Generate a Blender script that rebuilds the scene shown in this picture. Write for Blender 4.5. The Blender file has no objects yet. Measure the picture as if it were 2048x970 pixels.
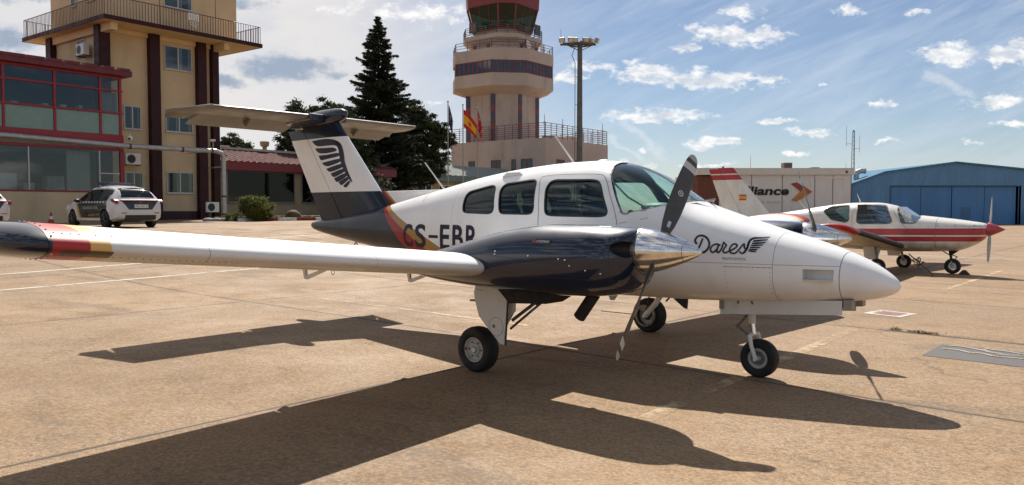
import bpy, bmesh, math, random
from mathutils import Vector, Matrix
R = math.radians
# ---------------------------------------------------------------- camera, sky, sun, exposure
S = bpy.context.scene
COL = S.collection
cam_d = bpy.data.cameras.new("camera")
cam = bpy.data.objects.new("camera", cam_d)
COL.objects.link(cam)
cam.location = (0.0, 0.0, 1.5435)
cam.rotation_euler = (R(90) - 0.0421, 0, 0)
cam_d.sensor_width = 36.0
cam_d.lens = 1590.9 * 36.0 / 2048.0
cam_d.clip_start = 0.1
cam_d.clip_end = 9000
S.camera = cam
SUN_DIR = Vector((-0.046, 0.891, 1.0)).normalized()          # towards the sun
SUN_EL = math.asin(SUN_DIR.z)
sun_d = bpy.data.lights.new("sun", 'SUN')
sun = bpy.data.objects.new("sun", sun_d)
COL.objects.link(sun)
sun.rotation_euler = SUN_DIR.to_track_quat('Z', 'Y').to_euler()
sun_d.energy = 5.0
sun_d.angle = R(0.53)
sun_d.color = (1.0, 0.93, 0.84)
S.view_settings.view_transform = 'Standard'
S.view_settings.look = 'None'
S.view_settings.exposure = 0.50
S.view_settings.gamma = 1.0
S.view_settings.use_curve_mapping = False
S.render.engine = 'CYCLES'
S.cycles.max_bounces = 8
S.cycles.transparent_max_bounces = 12
S.cycles.caustics_reflective = False
S.cycles.caustics_refractive = False
S.cycles.use_denoising = True


class NB:
    """small helper for building node trees"""
    def __init__(s, tree):
        s.t = tree; s.n = tree.nodes; s.l = tree.links
    def new(s, typ, **kw):
        n = s.n.new(typ)
        for k, v in kw.items():
            setattr(n, k, v)
        return n
    def put(s, sock, v):
        if v is None:
            return
        if hasattr(v, 'is_linked') or isinstance(v, bpy.types.NodeSocket):
            s.l.new(v, sock)
        else:
            if sock.type == 'RGBA' and not isinstance(v, (int, float)) and len(v) == 3:
                v = (*v, 1)
            sock.default_value = v
    def m(s, op, a, b=None, c=None, clamp=False):
        n = s.new('ShaderNodeMath', operation=op, use_clamp=clamp)
        s.put(n.inputs[0], a); s.put(n.inputs[1], b); s.put(n.inputs[2], c)
        return n.outputs[0]
    def vm(s, op, a, b=None):
        n = s.new('ShaderNodeVectorMath', operation=op)
        s.put(n.inputs[0], a); s.put(n.inputs[1], b)
        return n.outputs[0]
    def sep(s, v):
        n = s.new('ShaderNodeSeparateXYZ'); s.put(n.inputs[0], v); return n.outputs
    def comb(s, x, y, z):
        n = s.new('ShaderNodeCombineXYZ'); s.put(n.inputs[0], x); s.put(n.inputs[1], y); s.put(n.inputs[2], z)
        return n.outputs[0]
    def noise(s, vec, scale, detail=4, rough=.55, dist=0.0, col=False):
        n = s.new('ShaderNodeTexNoise'); s.put(n.inputs['Vector'], vec)
        n.inputs['Scale'].default_value = scale; n.inputs['Detail'].default_value = detail
        n.inputs['Roughness'].default_value = rough; n.inputs['Distortion'].default_value = dist
        return n.outputs['Color'] if col else n.outputs['Fac']
    def sm(s, v, lo, hi, a=0.0, b=1.0):
        n = s.new('ShaderNodeMapRange', interpolation_type='SMOOTHSTEP')
        s.put(n.inputs[0], v); s.put(n.inputs[1], lo); s.put(n.inputs[2], hi); s.put(n.inputs[3], a); s.put(n.inputs[4], b)
        return n.outputs[0]
    def mix(s, f, a, b, mode='MIX'):
        n = s.new('ShaderNodeMix', data_type='RGBA', blend_type=mode)
        s.put(n.inputs[0], f); s.put(n.inputs[6], a); s.put(n.inputs[7], b)
        return n.outputs[2]
    def scale(s, v, xyz):
        return s.vm('MULTIPLY', v, xyz)


# ---- world: Nishita sky plus a layer of thin high cloud and small cumulus, laid out by direction
W = bpy.data.worlds.new("World")
S.world = W
W.use_nodes = True
W.node_tree.nodes.clear()
w = NB(W.node_tree)
sky = w.new('ShaderNodeTexSky', sky_type='NISHITA')
sky.sun_disc = False
sky.sun_elevation = SUN_EL
sky.sun_rotation = math.atan2(SUN_DIR.x, SUN_DIR.y)
sky.altitude = 650
sky.air_density = 1.0
sky.dust_density = 0.6
sky.ozone_density = 1.0
tc = w.new('ShaderNodeTexCoord')
dx, dy, dz = w.sep(tc.outputs['Generated'])
dyc = w.m('MAXIMUM', dy, 0.05)
u = w.m('DIVIDE', dx, dyc)
v = w.m('DIVIDE', dz, dyc)
fwd = w.sm(dy, 0.05, 0.3)
P2 = w.comb(u, v, 0.0)
# (x, y, rx, ry, weight) in units of direction tangent * 1591
CL = [(456, 343, 105, 26, 1), (395, 355, 70, 16, .8), (276, 263, 95, 22, 1), (400, 256, 140, 24, 1), (505, 258, 55, 12, .9),
      (286, 185, 125, 17, 1), (396, 131, 66, 14, 1.1), (866, 306, 75, 30, 1.1), (985, 303, 70, 24, 1), (966, 213, 75, 17, 1.1),
      (1010, 325, 36, 14, .9), (461, 390, 45, 14, .9), (660, 394, 40, 12, .8), (796, 388, 35, 9, .8), (526, 175, 46, 9, .9),
      (590, 150, 50, 11, .8), (736, 208, 30, 8, .8), (1000, 166, 40, 11, .9), (106, 262, 40, 15, 1), (150, 265, 22, 9, .8),
      (560, 115, 26, 8, .8), (340, 318, 34, 10, .8), (-175, 385, 125, 30, .55), (-30, 322, 70, 14, .5), (240, 290, 22, 9, .7),
      (250, 90, 50, 8, .6), (920, 132, 22, 7, .8), (750, 135, 26, 6, .7), (395, 90, 60, 6, .7), (-160, 208, 40, 6, .7),
      (620, 242, 16, 5, .7), (1090, 240, 60, 20, .8), (-330, 395, 70, 16, .4), (170, 285, 60, 12, .6), (260, 118, 20, 6, .7)]
DARK = [(-450, 280, 130, 32, 1.25), (-560, 255, 60, 15, .9), (-1000, 335, 90, 34, 1), (-560, 405, 110, 18, .9), (-760, 330, 80, 22, .8),
        (-930, 420, 120, 20, .8), (-340, 265, 60, 12, .6)]
def blobs(lst, warp):
    acc = None
    for (bx, by, rx, ry, wt) in lst:
        q = w.vm('SUBTRACT', warp, (bx / 1591, by / 1591, 0))
        q = w.scale(q, (1591 / rx, 1591 / ry, 0))
        n = w.new('ShaderNodeVectorMath', operation='LENGTH'); w.put(n.inputs[0], q)
        f = w.m('MULTIPLY', w.m('SUBTRACT', 1.0, n.outputs['Value']), wt)
        acc = f if acc is None else w.m('MAXIMUM', acc, f)
    return acc
wn = w.noise(w.scale(P2, (1, 1.5, 1)), 26, 5, .62, col=True)
warp = w.vm('ADD', P2, w.scale(w.vm('SUBTRACT', wn, (.5, .5, .5)), (.05, .028, 0)))
cb = blobs(CL, warp)
det = w.noise(w.scale(P2, (1, 1.7, 1)), 42, 7, .64)
cum = w.m('ADD', cb, w.m('MULTIPLY', w.m('SUBTRACT', det, .48), 2.5))
cumf = w.m('MULTIPLY', w.sm(cum, 0.05, .78), w.sm(cb, -.35, .05))
# puffs out of view, made dense and bright to light near-side surfaces
pu = w.noise(w.scale(tc.outputs['Generated'], (1, 1, 3.5)), 5.5, 7, .6)
puf = w.m('MULTIPLY', w.sm(pu, .47, .62), w.sm(dy, .6, .3))
# under-lit parts of the cumulus are greyer
cdark = w.noise(w.scale(P2, (1, 2.0, 1)), 30, 5, .6)
cumc = w.mix(w.m('MULTIPLY', w.sm(w.m('ADD', cdark, w.m('MULTIPLY', cb, .22)), .50, .80), .85), (.80, .78, .75), (.42, .46, .52))
db = blobs(DARK, warp)
dkf = w.sm(w.m('ADD', db, w.m('MULTIPLY', w.m('SUBTRACT', det, .5), 1.5)), 0.0, .8)
# cirrus streaks
rotv = w.new('ShaderNodeVectorRotate'); rotv.inputs['Angle'].default_value = R(-24); w.put(rotv.inputs[0], P2)
ci = w.noise(w.scale(rotv.outputs[0], (1.0, 5.5, 1)), 3.6, 6, .62, .7)
ci2 = w.noise(w.scale(rotv.outputs[0], (2.0, 15, 1)), 4.6, 5, .6, .5)
cir = w.m('ADD', w.m('MULTIPLY', ci, .7), w.m('MULTIPLY', ci2, .4))
cirf = w.sm(cir, .40, .84)
veil = w.sm(u, .15, -.28)
veil2 = w.m('MULTIPLY', veil, w.sm(w.noise(w.scale(P2, (1, 2, 1)), 6, 5, .6), .2, .62, .55, 1))
base = w.mix(w.m('MULTIPLY', cirf, .60), w.scale(sky.outputs[0], (.050, .052, .056)), (.45, .51, .60))
base = w.mix(w.m('MULTIPLY', veil2, .93), base, (.60, .575, .56))
base = w.mix(w.m('MULTIPLY', dkf, .88), base, (.22, .28, .37))
def trail(x0, y0, x1, y1, wd):
    L = math.hypot(x1 - x0, y1 - y0); dx_, dy_ = (x1 - x0) / L, (y1 - y0) / L
    q = w.vm('SUBTRACT', warp, (x0 / 1591, y0 / 1591, 0)); qx, qy, _ = w.sep(q)
    al = w.m('ADD', w.m('MULTIPLY', qx, dx_), w.m('MULTIPLY', qy, dy_)); ac_ = w.m('ABSOLUTE', w.m('SUBTRACT', w.m('MULTIPLY', qx, dy_), w.m('MULTIPLY', qy, dx_)))
    f = w.m('MULTIPLY', w.sm(ac_, wd / 1591, 0.0), w.m('MULTIPLY', w.sm(al, 0.0, .012), w.sm(al, L / 1591, L / 1591 - .012)))
    return f
tr_ = w.m('MAXIMUM', trail(215, 180, 315, 95, 13), w.m('MAXIMUM', trail(805, 268, 925, 225, 12), trail(180, 150, 262, 98, 8)))
base = w.mix(w.m('MULTIPLY', tr_, .35), base, (.62, .64, .66))
base = w.mix(w.m('MULTIPLY', cumf, .85), base, cumc)
back = w.mix(w.m('MULTIPLY', puf, .85), w.scale(sky.outputs[0], (.055, .058, .062)), (.85, .83, .80))
full = w.mix(fwd, back, base)
full = w.mix(w.sm(dz, .0, -.02), full, (.30, .25, .20))
bg = w.new('ShaderNodeBackground')
w.put(bg.inputs[0], full)
bg.inputs[1].default_value = 1.0
wo = w.new('ShaderNodeOutputWorld')
w.l.new(bg.outputs[0], wo.inputs[0])

# ---------------------------------------------------------------- mesh helpers
class MB:
    def __init__(s):
        s.v = []; s.f = []; s.mi = []; s.M = Matrix.Identity(4); s.cur = 0
    def add(s, vs, fs):
        b = len(s.v)
        for p in vs:
            s.v.append(tuple(s.M @ Vector(p)))
        for f in fs:
            s.f.append(tuple(b + i for i in f)); s.mi.append(s.cur)
        return s
    def box(s, c, d):
        x, y, z = c; a, b, h = d[0] / 2, d[1] / 2, d[2] / 2
        return s.add([(x - a, y - b, z - h), (x + a, y - b, z - h), (x + a, y + b, z - h), (x - a, y + b, z - h),
                      (x - a, y - b, z + h), (x + a, y - b, z + h), (x + a, y + b, z + h), (x - a, y + b, z + h)],
                     [(0, 3, 2, 1), (4, 5, 6, 7), (0, 1, 5, 4), (1, 2, 6, 5), (2, 3, 7, 6), (3, 0, 4, 7)])
    def bb(s, x0, x1, y0, y1, z0, z1):
        return s.box(((x0 + x1) / 2, (y0 + y1) / 2, (z0 + z1) / 2), (abs(x1 - x0), abs(y1 - y0), abs(z1 - z0)))
    def tube(s, p0, p1, r0, r1=None, n=12, cap=True):
        p0, p1 = Vector(p0), Vector(p1); r1 = r0 if r1 is None else r1
        d = (p1 - p0).normalized(); a = d.orthogonal().normalized(); b = d.cross(a)
        vs = []
        for p, r in ((p0, r0), (p1, r1)):
            for k in range(n):
                t = 2 * math.pi * k / n; vs.append(p + a * (r * math.cos(t)) + b * (r * math.sin(t)))
        fs = [(k, (k + 1) % n, n + (k + 1) % n, n + k) for k in range(n)]
        if cap:
            fs += [tuple(range(n - 1, -1, -1)), tuple(range(n, 2 * n))]
        return s.add(vs, fs)
    def path(s, pts, r, n=8):
        for a, b in zip(pts[:-1], pts[1:]):
            s.tube(a, b, r, r, n)
        for p in pts[1:-1]:
            s.ball(p, r, 8, 5)
        return s
    def ball(s, c, r, n=16, m=8, sc=(1, 1, 1)):
        vs = []; fs = []
        for i in range(m + 1):
            ph = math.pi * i / m
            for k in range(n):
                t = 2 * math.pi * k / n
                vs.append((c[0] + r * sc[0] * math.sin(ph) * math.cos(t), c[1] + r * sc[1] * math.sin(ph) * math.sin(t), c[2] + r * sc[2] * math.cos(ph)))
        for i in range(m):
            for k in range(n):
                fs.append((i * n + k, (i + 1) * n + k, (i + 1) * n + (k + 1) % n, i * n + (k + 1) % n))
        return s.add(vs, fs)
    def lathe(s, prof, o, ax, n=32, close=False):
        """prof: (axial, radius) list, o origin, ax axis"""
        o, d = Vector(o), Vector(ax).normalized(); a = d.orthogonal().normalized(); b = d.cross(a)
        vs = []; fs = []; L = len(prof)
        for (h, r) in prof:
            for k in range(n):
                t = 2 * math.pi * k / n; vs.append(o + d * h + a * (r * math.cos(t)) + b * (r * math.sin(t)))
        for i in range(L - 1 if not close else L):
            j = (i + 1) % L
            for k in range(n):
                fs.append((i * n + k, i * n + (k + 1) % n, j * n + (k + 1) % n, j * n + k))
        return s.add(vs, fs)
    def prism(s, poly, plane, a, b):
        """extrude a 2-D polygon between a and b along the axis normal to plane ('xz','xy','yz')"""
        def P(p, h):
            return {'xz': (p[0], h, p[1]), 'xy': (p[0], p[1], h), 'yz': (h, p[0], p[1])}[plane]
        n = len(poly)
        vs = [P(p, a) for p in poly] + [P(p, b) for p in poly]
        fs = [(k, (k + 1) % n, n + (k + 1) % n, n + k) for k in range(n)] + [tuple(range(n - 1, -1, -1)), tuple(range(n, 2 * n))]
        return s.add(vs, fs)
    def loft(s, rings, cap=True, closed=True):
        n = len(rings[0]); vs = [p for r in rings for p in r]; fs = []
        for i in range(len(rings) - 1):
            for k in range(n if closed else n - 1):
                fs.append((i * n + k, i * n + (k + 1) % n, (i + 1) * n + (k + 1) % n, (i + 1) * n + k))
        if cap:
            fs += [tuple(range(n - 1, -1, -1)), tuple((len(rings) - 1) * n + k for k in range(n))]
        return s.add(vs, fs)
    def quad(s, a, b, c, d):
        return s.add([a, b, c, d], [(0, 1, 2, 3)])
    def mesh(s, name, fix=True):
        me = bpy.data.meshes.new(name); me.from_pydata(s.v, [], s.f)
        if fix:
            bm = bmesh.new(); bm.from_mesh(me)
            bmesh.ops.recalc_face_normals(bm, faces=bm.faces); bm.to_mesh(me); bm.free()
        return me
    def build(s, name, mats, parent=None, smooth=False, bevel=0, fix=True, seg=2):
        me = s.mesh(name, fix)
        if not isinstance(mats, (list, tuple)):
            mats = [mats]
        for m in mats:
            me.materials.append(m)
        if len(mats) > 1 and len(me.polygons) == len(s.mi):
            me.polygons.foreach_set('material_index', s.mi)
        o = bpy.data.objects.new(name, me); COL.objects.link(o)
        if bevel:
            mod = o.modifiers.new('bevel', 'BEVEL'); mod.width = bevel; mod.segments = seg; mod.limit_method = 'ANGLE'; mod.angle_limit = R(35)
            mod.harden_normals = False
        if smooth:
            shade(o, smooth if smooth is not True else 40)
        if parent:
            o.parent = parent
        return o

def shade(o, ang=40):
    me = o.data
    me.polygons.foreach_set('use_smooth', [True] * len(me.polygons))
    try:
        me.set_sharp_from_angle(angle=R(ang))
    except Exception:
        pass

def thing(name, label, cat, loc=(0, 0, 0), rz=0.0, group=None):
    o = bpy.data.objects.new(name, None); COL.objects.link(o)
    o.location = loc; o.rotation_euler = (0, 0, rz)
    o.empty_display_size = .2
    o['label'] = label; o['category'] = cat
    if group: o['group'] = group
    return o

def tag(o, label, cat, group=None):
    o['label'] = label; o['category'] = cat
    if group: o['group'] = group
    return o

def copy_tree(src, loc, rz, label):
    r = src.copy(); COL.objects.link(r); r.location = loc; r.rotation_euler = (0, 0, rz); r['label'] = label
    for ch in list(src.children):
        c = ch.copy(); COL.objects.link(c); c.parent = r
        for g in list(ch.children):
            d = g.copy(); COL.objects.link(d); d.parent = c
    return r

def bake(o):
    """apply modifiers"""
    dg = bpy.context.evaluated_depsgraph_get()
    me = bpy.data.meshes.new_from_object(o.evaluated_get(dg), preserve_all_data_layers=True, depsgraph=dg)
    o.modifiers.clear(); old = o.data; o.data = me
    return o

def boolean(o, cutter, op='DIFFERENCE', keep=False):
    m = o.modifiers.new('b', 'BOOLEAN'); m.operation = op; m.object = cutter; m.solver = 'EXACT'
    try: m.material_mode = 'TRANSFER'
    except Exception: pass
    bpy.context.view_layer.update()
    bake(o)
    if not keep:
        bpy.data.objects.remove(cutter, do_unlink=True)
    return o

# ---------------------------------------------------------------- materials
MATS = {}
def mat(name, col, rough=.5, metal=0.0, coat=0.0, var=0.12, vscale=3.0, bump=0.0, bscale=40.0, spec=.5, dirt=None, dscale=1.2, coatr=.05):
    if name in MATS: return MATS[name]
    m = bpy.data.materials.new(name); m.use_nodes = True
    b = NB(m.node_tree); p = m.node_tree.nodes['Principled BSDF']
    t = b.new('ShaderNodeTexCoord').outputs['Object']
    n = b.noise(t, vscale, 6, .6)
    lo = tuple(c * (1 - var) for c in col); hi = tuple(min(1, c * (1 + var)) for c in col)
    c = b.mix(b.sm(n, .3, .7), lo, hi)
    if dirt:
        d = b.noise(b.scale(t, (1, 1, .35)), dscale, 7, .68)
        c = b.mix(b.sm(d, .52, .78, 0, dirt[3]), c, dirt[:3])
    b.put(p.inputs['Base Color'], c)
    rr = b.sm(b.noise(t, vscale * 2.3, 5, .6), .25, .75, max(.02, rough * .8), min(1, rough * 1.2))
    b.put(p.inputs['Roughness'], rr)
    p.inputs['Metallic'].default_value = metal
    p.inputs['Coat Weight'].default_value = coat
    p.inputs['Coat Roughness'].default_value = coatr
    p.inputs['Specular IOR Level'].default_value = spec
    if bump:
        bn = b.new('ShaderNodeBump'); bn.inputs['Strength'].default_value = bump; bn.inputs['Distance'].default_value = .01
        b.put(bn.inputs['Height'], b.noise(t, bscale, 5, .6)); b.l.new(bn.outputs[0], p.inputs['Normal'])
    MATS[name] = m
    return m

def glass(name, tint, refl=(1, 1, 1), f0=.06, rough=.0, block=0.0, dark=(.01, .012, .013)):
    """thin pane: tinted transmission + Fresnel reflection (+ opaque film)"""
    m = bpy.data.materials.new(name); m.use_nodes = True
    b = NB(m.node_tree); b.n.clear()
    tr = b.new('ShaderNodeBsdfTransparent'); tr.inputs[0].default_value = (*tint, 1)
    gl = b.new('ShaderNodeBsdfGlossy'); gl.inputs[0].default_value = (*refl, 1); gl.inputs['Roughness'].default_value = rough
    t = b.new('ShaderNodeTexCoord').outputs['Object']
    bn = b.new('ShaderNodeBump'); bn.inputs['Strength'].default_value = .05; bn.inputs['Distance'].default_value = .02
    b.put(bn.inputs['Height'], b.noise(t, 1.3, 2, .4)); b.l.new(bn.outputs[0], gl.inputs['Normal'])
    ge = b.new('ShaderNodeNewGeometry'); dt = b.new('ShaderNodeVectorMath', operation='DOT_PRODUCT'); b.put(dt.inputs[0], ge.outputs['Normal']); b.put(dt.inputs[1], ge.outputs['Incoming'])
    ca = b.m('SUBTRACT', 1.0, b.m('ABSOLUTE', dt.outputs['Value']), clamp=True)
    f = b.m('ADD', b.m('MULTIPLY', b.m('POWER', ca, 5.0), .9), f0, clamp=True)
    di = b.new('ShaderNodeBsdfDiffuse'); di.inputs[0].default_value = (*dark, 1)
    m1 = b.new('ShaderNodeMixShader'); m1.inputs[0].default_value = block
    b.l.new(tr.outputs[0], m1.inputs[1]); b.l.new(di.outputs[0], m1.inputs[2])
    m2 = b.new('ShaderNodeMixShader'); b.put(m2.inputs[0], f)
    b.l.new(m1.outputs[0], m2.inputs[1]); b.l.new(gl.outputs[0], m2.inputs[2])
    o = b.new('ShaderNodeOutputMaterial'); b.l.new(m2.outputs[0], o.inputs[0])
    MATS[name] = m
    return m

X0, Y0, YAW = 0.7044, 8.7412, -0.7013
CY, SY = math.cos(YAW), math.sin(YAW)
def ac(x, y):       # apron grid frame -> world
    return (X0 + CY * x - SY * y, Y0 + SY * x + CY * y)
# ---------------------------------------------------------------- terrain
def sst(x):
    x = max(0.0, min(1.0, x)); return x * x * (3 - 2 * x)
def G(X, Y):
    xa = (X - X0) * CY + (Y - Y0) * SY
    z = -.08 * math.tanh(xa / 6.0) * (1 - sst((math.hypot(X - X0, Y - Y0) - 20) / 30))
    z += .80 * sst((-.35 * X + .94 * Y - 14) / 18) * sst((8 - X) / 16)
    z += .010 * max(0, min(Y, 60) - 33) * sst((4 - X) / 12)
    z -= .055 * sst((X - 4) / 5) * sst((Y - 11) / 6)
    z -= .15 * sst((X - 8) / 10) * sst((Y - 25) / 55)
    return z

def frange(a, b, s):
    n = abs(int(round((b - a) / s))); return [a + (b - a) * i / n for i in range(n + 1)]
xs = [-3000, -1200, -500, -250, -150, -100, -70, -55] + frange(-45, 50, 1.0) + [60, 80, 110, 150, 250, 500, 1200, 3000]
ys = [-600, -200, -60, -25, -12] + frange(-6, 74, 1.0) + [85, 100, 130, 170, 250, 500, 1200, 4000]
gm = MB()
gv = [(x, y, G(x, y)) for y in ys for x in xs]
nx = len(xs)
gm.add(gv, [(j * nx + i, j * nx + i + 1, (j + 1) * nx + i + 1, (j + 1) * nx + i) for j in range(len(ys) - 1) for i in range(nx - 1)])

def concrete():
    m = bpy.data.materials.new('apron concrete'); m.use_nodes = True
    b = NB(m.node_tree); p = m.node_tree.nodes['Principled BSDF']
    pos = b.new('ShaderNodeTexCoord').outputs['Object']
    q = b.vm('SUBTRACT', pos, (X0, Y0, 0))
    r = b.new('ShaderNodeVectorRotate', rotation_type='Z_AXIS'); b.put(r.inputs[0], q); r.inputs['Angle'].default_value = -YAW
    wob = b.scale(b.vm('SUBTRACT', b.noise(pos, 1.7, 4, .6, col=True), (.5, .5, .5)), (.014, .014, 0))
    a = b.vm('ADD', r.outputs[0], wob)
    x, y, z = b.sep(a)
    U = b.m('DIVIDE', b.m('ADD', x, .24), 6.12); V = b.m('DIVIDE', b.m('ADD', y, .17), 4.0)
    def line(t, size):
        fr = b.m('FRACT', t)
        return b.m('MULTIPLY', b.m('SUBTRACT', .5, b.m('ABSOLUTE', b.m('SUBTRACT', fr, .5))), size)
    d = b.m('MINIMUM', line(U, 6.12), b.m('ADD', line(V, 4.0), b.m('MULTIPLY', b.m('LESS_THAN', y, -2.0), 9.0)))
    wv = b.noise(pos, .8, 4, .6)
    jw = b.sm(wv, .3, .75, .016, .042)
    joint = b.m('MULTIPLY', b.m('SUBTRACT', 1.0, b.sm(d, b.m('MULTIPLY', jw, .5), jw)), .95)
    halo = b.m('MULTIPLY', b.m('SUBTRACT', 1.0, b.sm(d, .0, .16)), b.sm(b.noise(pos, 2.2, 5, .65), .42, .7))
    # per-slab tone
    cell = b.comb(b.m('FLOOR', U), b.m('FLOOR', V), 0)
    wn_ = b.new('ShaderNodeTexWhiteNoise', noise_dimensions='3D'); b.put(wn_.inputs['Vector'], cell)
    slab = wn_.outputs['Value']
    n1 = b.noise(pos, .22, 5, .6); n2 = b.noise(pos, .9, 7, .68); n3 = b.noise(pos, 6.5, 6, .7); n4 = b.noise(pos, 34, 5, .75); n5 = b.noise(b.vm('ADD', pos, (2.2, 7.7, 0)), 90, 3, .7)
    c = b.mix(b.sm(n1, .3, .7), (0.220, 0.140, 0.073), (0.312, 0.204, 0.113))
    c = b.mix(b.m('MULTIPLY', slab, .6), c, (0.296, 0.202, 0.115))
    c = b.mix(b.sm(n2, .50, .72, 0, .55), c, (0.161, 0.101, 0.054))
    c = b.mix(b.sm(n2, .50, .30, 0, .4), c, (0.349, 0.238, 0.134))
    # dark fuel / tyre stains stretched along the taxi direction
    st = b.noise(b.scale(a, (.55, 1.5, 1)), .75, 6, .66, .8)
    c = b.mix(b.sm(st, .51, .70, 0, .72), c, (0.109, 0.074, 0.045))
    st2 = b.noise(b.vm('ADD', a, (13.1, 4.7, 0)), 1.9, 5, .7, .4)
    c = b.mix(b.sm(st2, .66, .74, 0, .5), c, (0.076, 0.053, 0.035))
    # fine broom / scrape marks
    sc = b.noise(b.scale(a, (1.2, 16, 1)), 2.0, 5, .7)
    c = b.mix(b.sm(sc, .52, .74, 0, .32), c, (0.145, 0.098, 0.060))
    c = b.mix(b.sm(sc, .46, .28, 0, .25), c, (0.362, 0.250, 0.146))
    # worn zones with exposed aggregate
    worn = b.sm(b.noise(b.vm('ADD', pos, (3.3, 8.1, 0)), .36, 5, .62, .5), .47, .58)
    vo = b.new('ShaderNodeTexVoronoi', feature='F1'); b.put(vo.inputs['Vector'], pos); vo.inputs['Scale'].default_value = 85
    vcol = b.sep(vo.outputs['Color'])[0]
    stone = b.mix(vcol, (0.131, 0.089, 0.054), (0.408, 0.291, 0.180))
    c = b.mix(b.m('MULTIPLY', worn, b.sm(n3, .38, .62, .25, .8)), c, stone)
    c = b.mix(b.m('MULTIPLY', b.sm(n3, .35, .68), .30), c, b.mix(.5, c, (0.131, 0.089, 0.054)))
    c = b.mix(b.sm(n4, .48, .64, 0, .62), c, (0.112, 0.077, 0.049))
    c = b.mix(b.sm(n4, .50, .36, 0, .55), c, (0.381, 0.270, 0.165))
    c = b.mix(b.sm(n5, .5, .66, 0, .55), c, (0.092, 0.065, 0.041))
    c = b.mix(1.0, c, (1.12, 1.10, 1.07), 'MULTIPLY')
    # broad tone drift across the apron
    big = b.noise(b.vm('ADD', pos, (21.0, 5.0, 0)), .13, 4, .55, .6)
    c = b.mix(b.sm(big, .42, .64, 0, .24), c, b.mix(.6, c, (0.050, 0.036, 0.026)))
    n6 = b.noise(b.scale(a, (1, 1.8, 1)), 13, 5, .72)
    c = b.mix(b.sm(n6, .50, .68, 0, .45), c, b.mix(.6, c, (.04, .03, .02)))
    c = b.mix(b.sm(n6, .46, .30, 0, .35), c, b.mix(.5, c, (.50, .38, .26)))
    # cracks
    cv = b.new('ShaderNodeTexVoronoi', feature='DISTANCE_TO_EDGE'); cv.inputs['Scale'].default_value = .42
    b.put(cv.inputs['Vector'], b.vm('ADD', pos, b.scale(b.vm('SUBTRACT', b.noise(pos, 1.6, 6, .65, col=True), (0.329, 0.296, 0.243)), (.9, .9, 0))))
    crack = b.m('MULTIPLY', b.m('SUBTRACT', 1.0, b.sm(cv.outputs['Distance'], .0012, .006)), b.sm(b.noise(pos, .30, 3, .5), .50, .60))
    spots = b.new('ShaderNodeTexVoronoi', feature='F1'); b.put(spots.inputs['Vector'], pos); spots.inputs['Scale'].default_value = 1.6
    sp = b.m('MULTIPLY', b.m('SUBTRACT', 1.0, b.sm(spots.outputs['Distance'], .02, .075)), b.sm(b.noise(pos, .8, 2, .5), .5, .56))
    c = b.mix(b.m('MULTIPLY', sp, .7), c, (0.082, 0.060, 0.042))
    c = b.mix(b.m('MULTIPLY', halo, .5), c, (0.112, 0.077, 0.049))
    c = b.mix(b.m('MAXIMUM', joint, b.m('MULTIPLY', crack, .5)), c, (0.064, 0.046, 0.032))
    b.put(p.inputs['Base Color'], c)
    b.put(p.inputs['Roughness'], b.sm(n2, .3, .7, .68, .88))
    p.inputs['Specular IOR Level'].default_value = .3
    h = b.m('ADD', b.m('MULTIPLY', n4, .55), b.m('MULTIPLY', n5, .35))
    h = b.m('ADD', h, b.m('MULTIPLY', b.m('MULTIPLY', worn, vo.outputs['Distance']), .8))
    h = b.m('SUBTRACT', h, b.m('MULTIPLY', joint, 2.2)); h = b.m('SUBTRACT', h, crack)
    bn = b.new('ShaderNodeBump'); bn.inputs['Strength'].default_value = .40; bn.inputs['Distance'].default_value = .005
    b.put(bn.inputs['Height'], h); b.l.new(bn.outputs[0], p.inputs['Normal'])
    return m
ground = gm.build('ground', concrete(), fix=False)
shade(ground, 60)
ground['kind'] = 'structure'

# painted markings ---------------------------------------------------------
def paint(name, col, worn=.5):
    m = bpy.data.materials.new(name); m.use_nodes = True
    b = NB(m.node_tree); p = m.node_tree.nodes['Principled BSDF']
    pos = b.new('ShaderNodeTexCoord').outputs['Object']
    n = b.m('ADD', b.m('MULTIPLY', b.noise(pos, 2.2, 5, .6), .6), b.m('MULTIPLY', b.noise(pos, 14, 6, .7), .4)); n2 = b.noise(pos, 60, 3, .6)
    c = b.mix(b.sm(n2, .4, .7, 0, .5), col, tuple(k * .6 for k in col))
    b.put(p.inputs['Base Color'], c); p.inputs['Roughness'].default_value = .75
    b.put(p.inputs['Alpha'], b.sm(n, worn - .12, worn + .10, 0, .92))
    return m
M_white_paint = paint('worn white paint', (.56, .52, .45), .44)
M_yellow_paint = paint('worn yellow paint', (.52, .38, .22), .50)
M_grey_paint = paint('dark grey paint', (.105, .096, .092), .32)
M_red_paint = paint('worn red paint', (.26, .12, .10), .40)
def strip(mb, pts, wd, lift=.004, frame=ac):
    for (a, c) in zip(pts[:-1], pts[1:]):
        L = math.hypot(c[0] - a[0], c[1] - a[1]); n = max(1, int(L / .4)); px, py = -(c[1] - a[1]) / L * wd / 2, (c[0] - a[0]) / L * wd / 2
        vs = []
        for i in range(n + 1):
            t = i / n; x = a[0] + (c[0] - a[0]) * t; y = a[1] + (c[1] - a[1]) * t
            for s in (-1, 1):
                X, Y = frame(x + s * px, y + s * py) if frame else (x + s * px, y + s * py)
                vs.append((X, Y, G(X, Y) + lift))
        mb.add(vs, [(2 * i, 2 * i + 1, 2 * i + 3, 2 * i + 2) for i in range(n)])
mk = MB()
strip(mk, [(-10.8, -14), (-10.8, 4.6)], .13)
strip(mk, [(-13.2, -9), (-13.2, 1.5)], .12)
strip(mk, [(-16.5, -6), (-16.5, 16)], .12)
strip(mk, [(-25.5, -4), (-21, 9)], .14)
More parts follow.
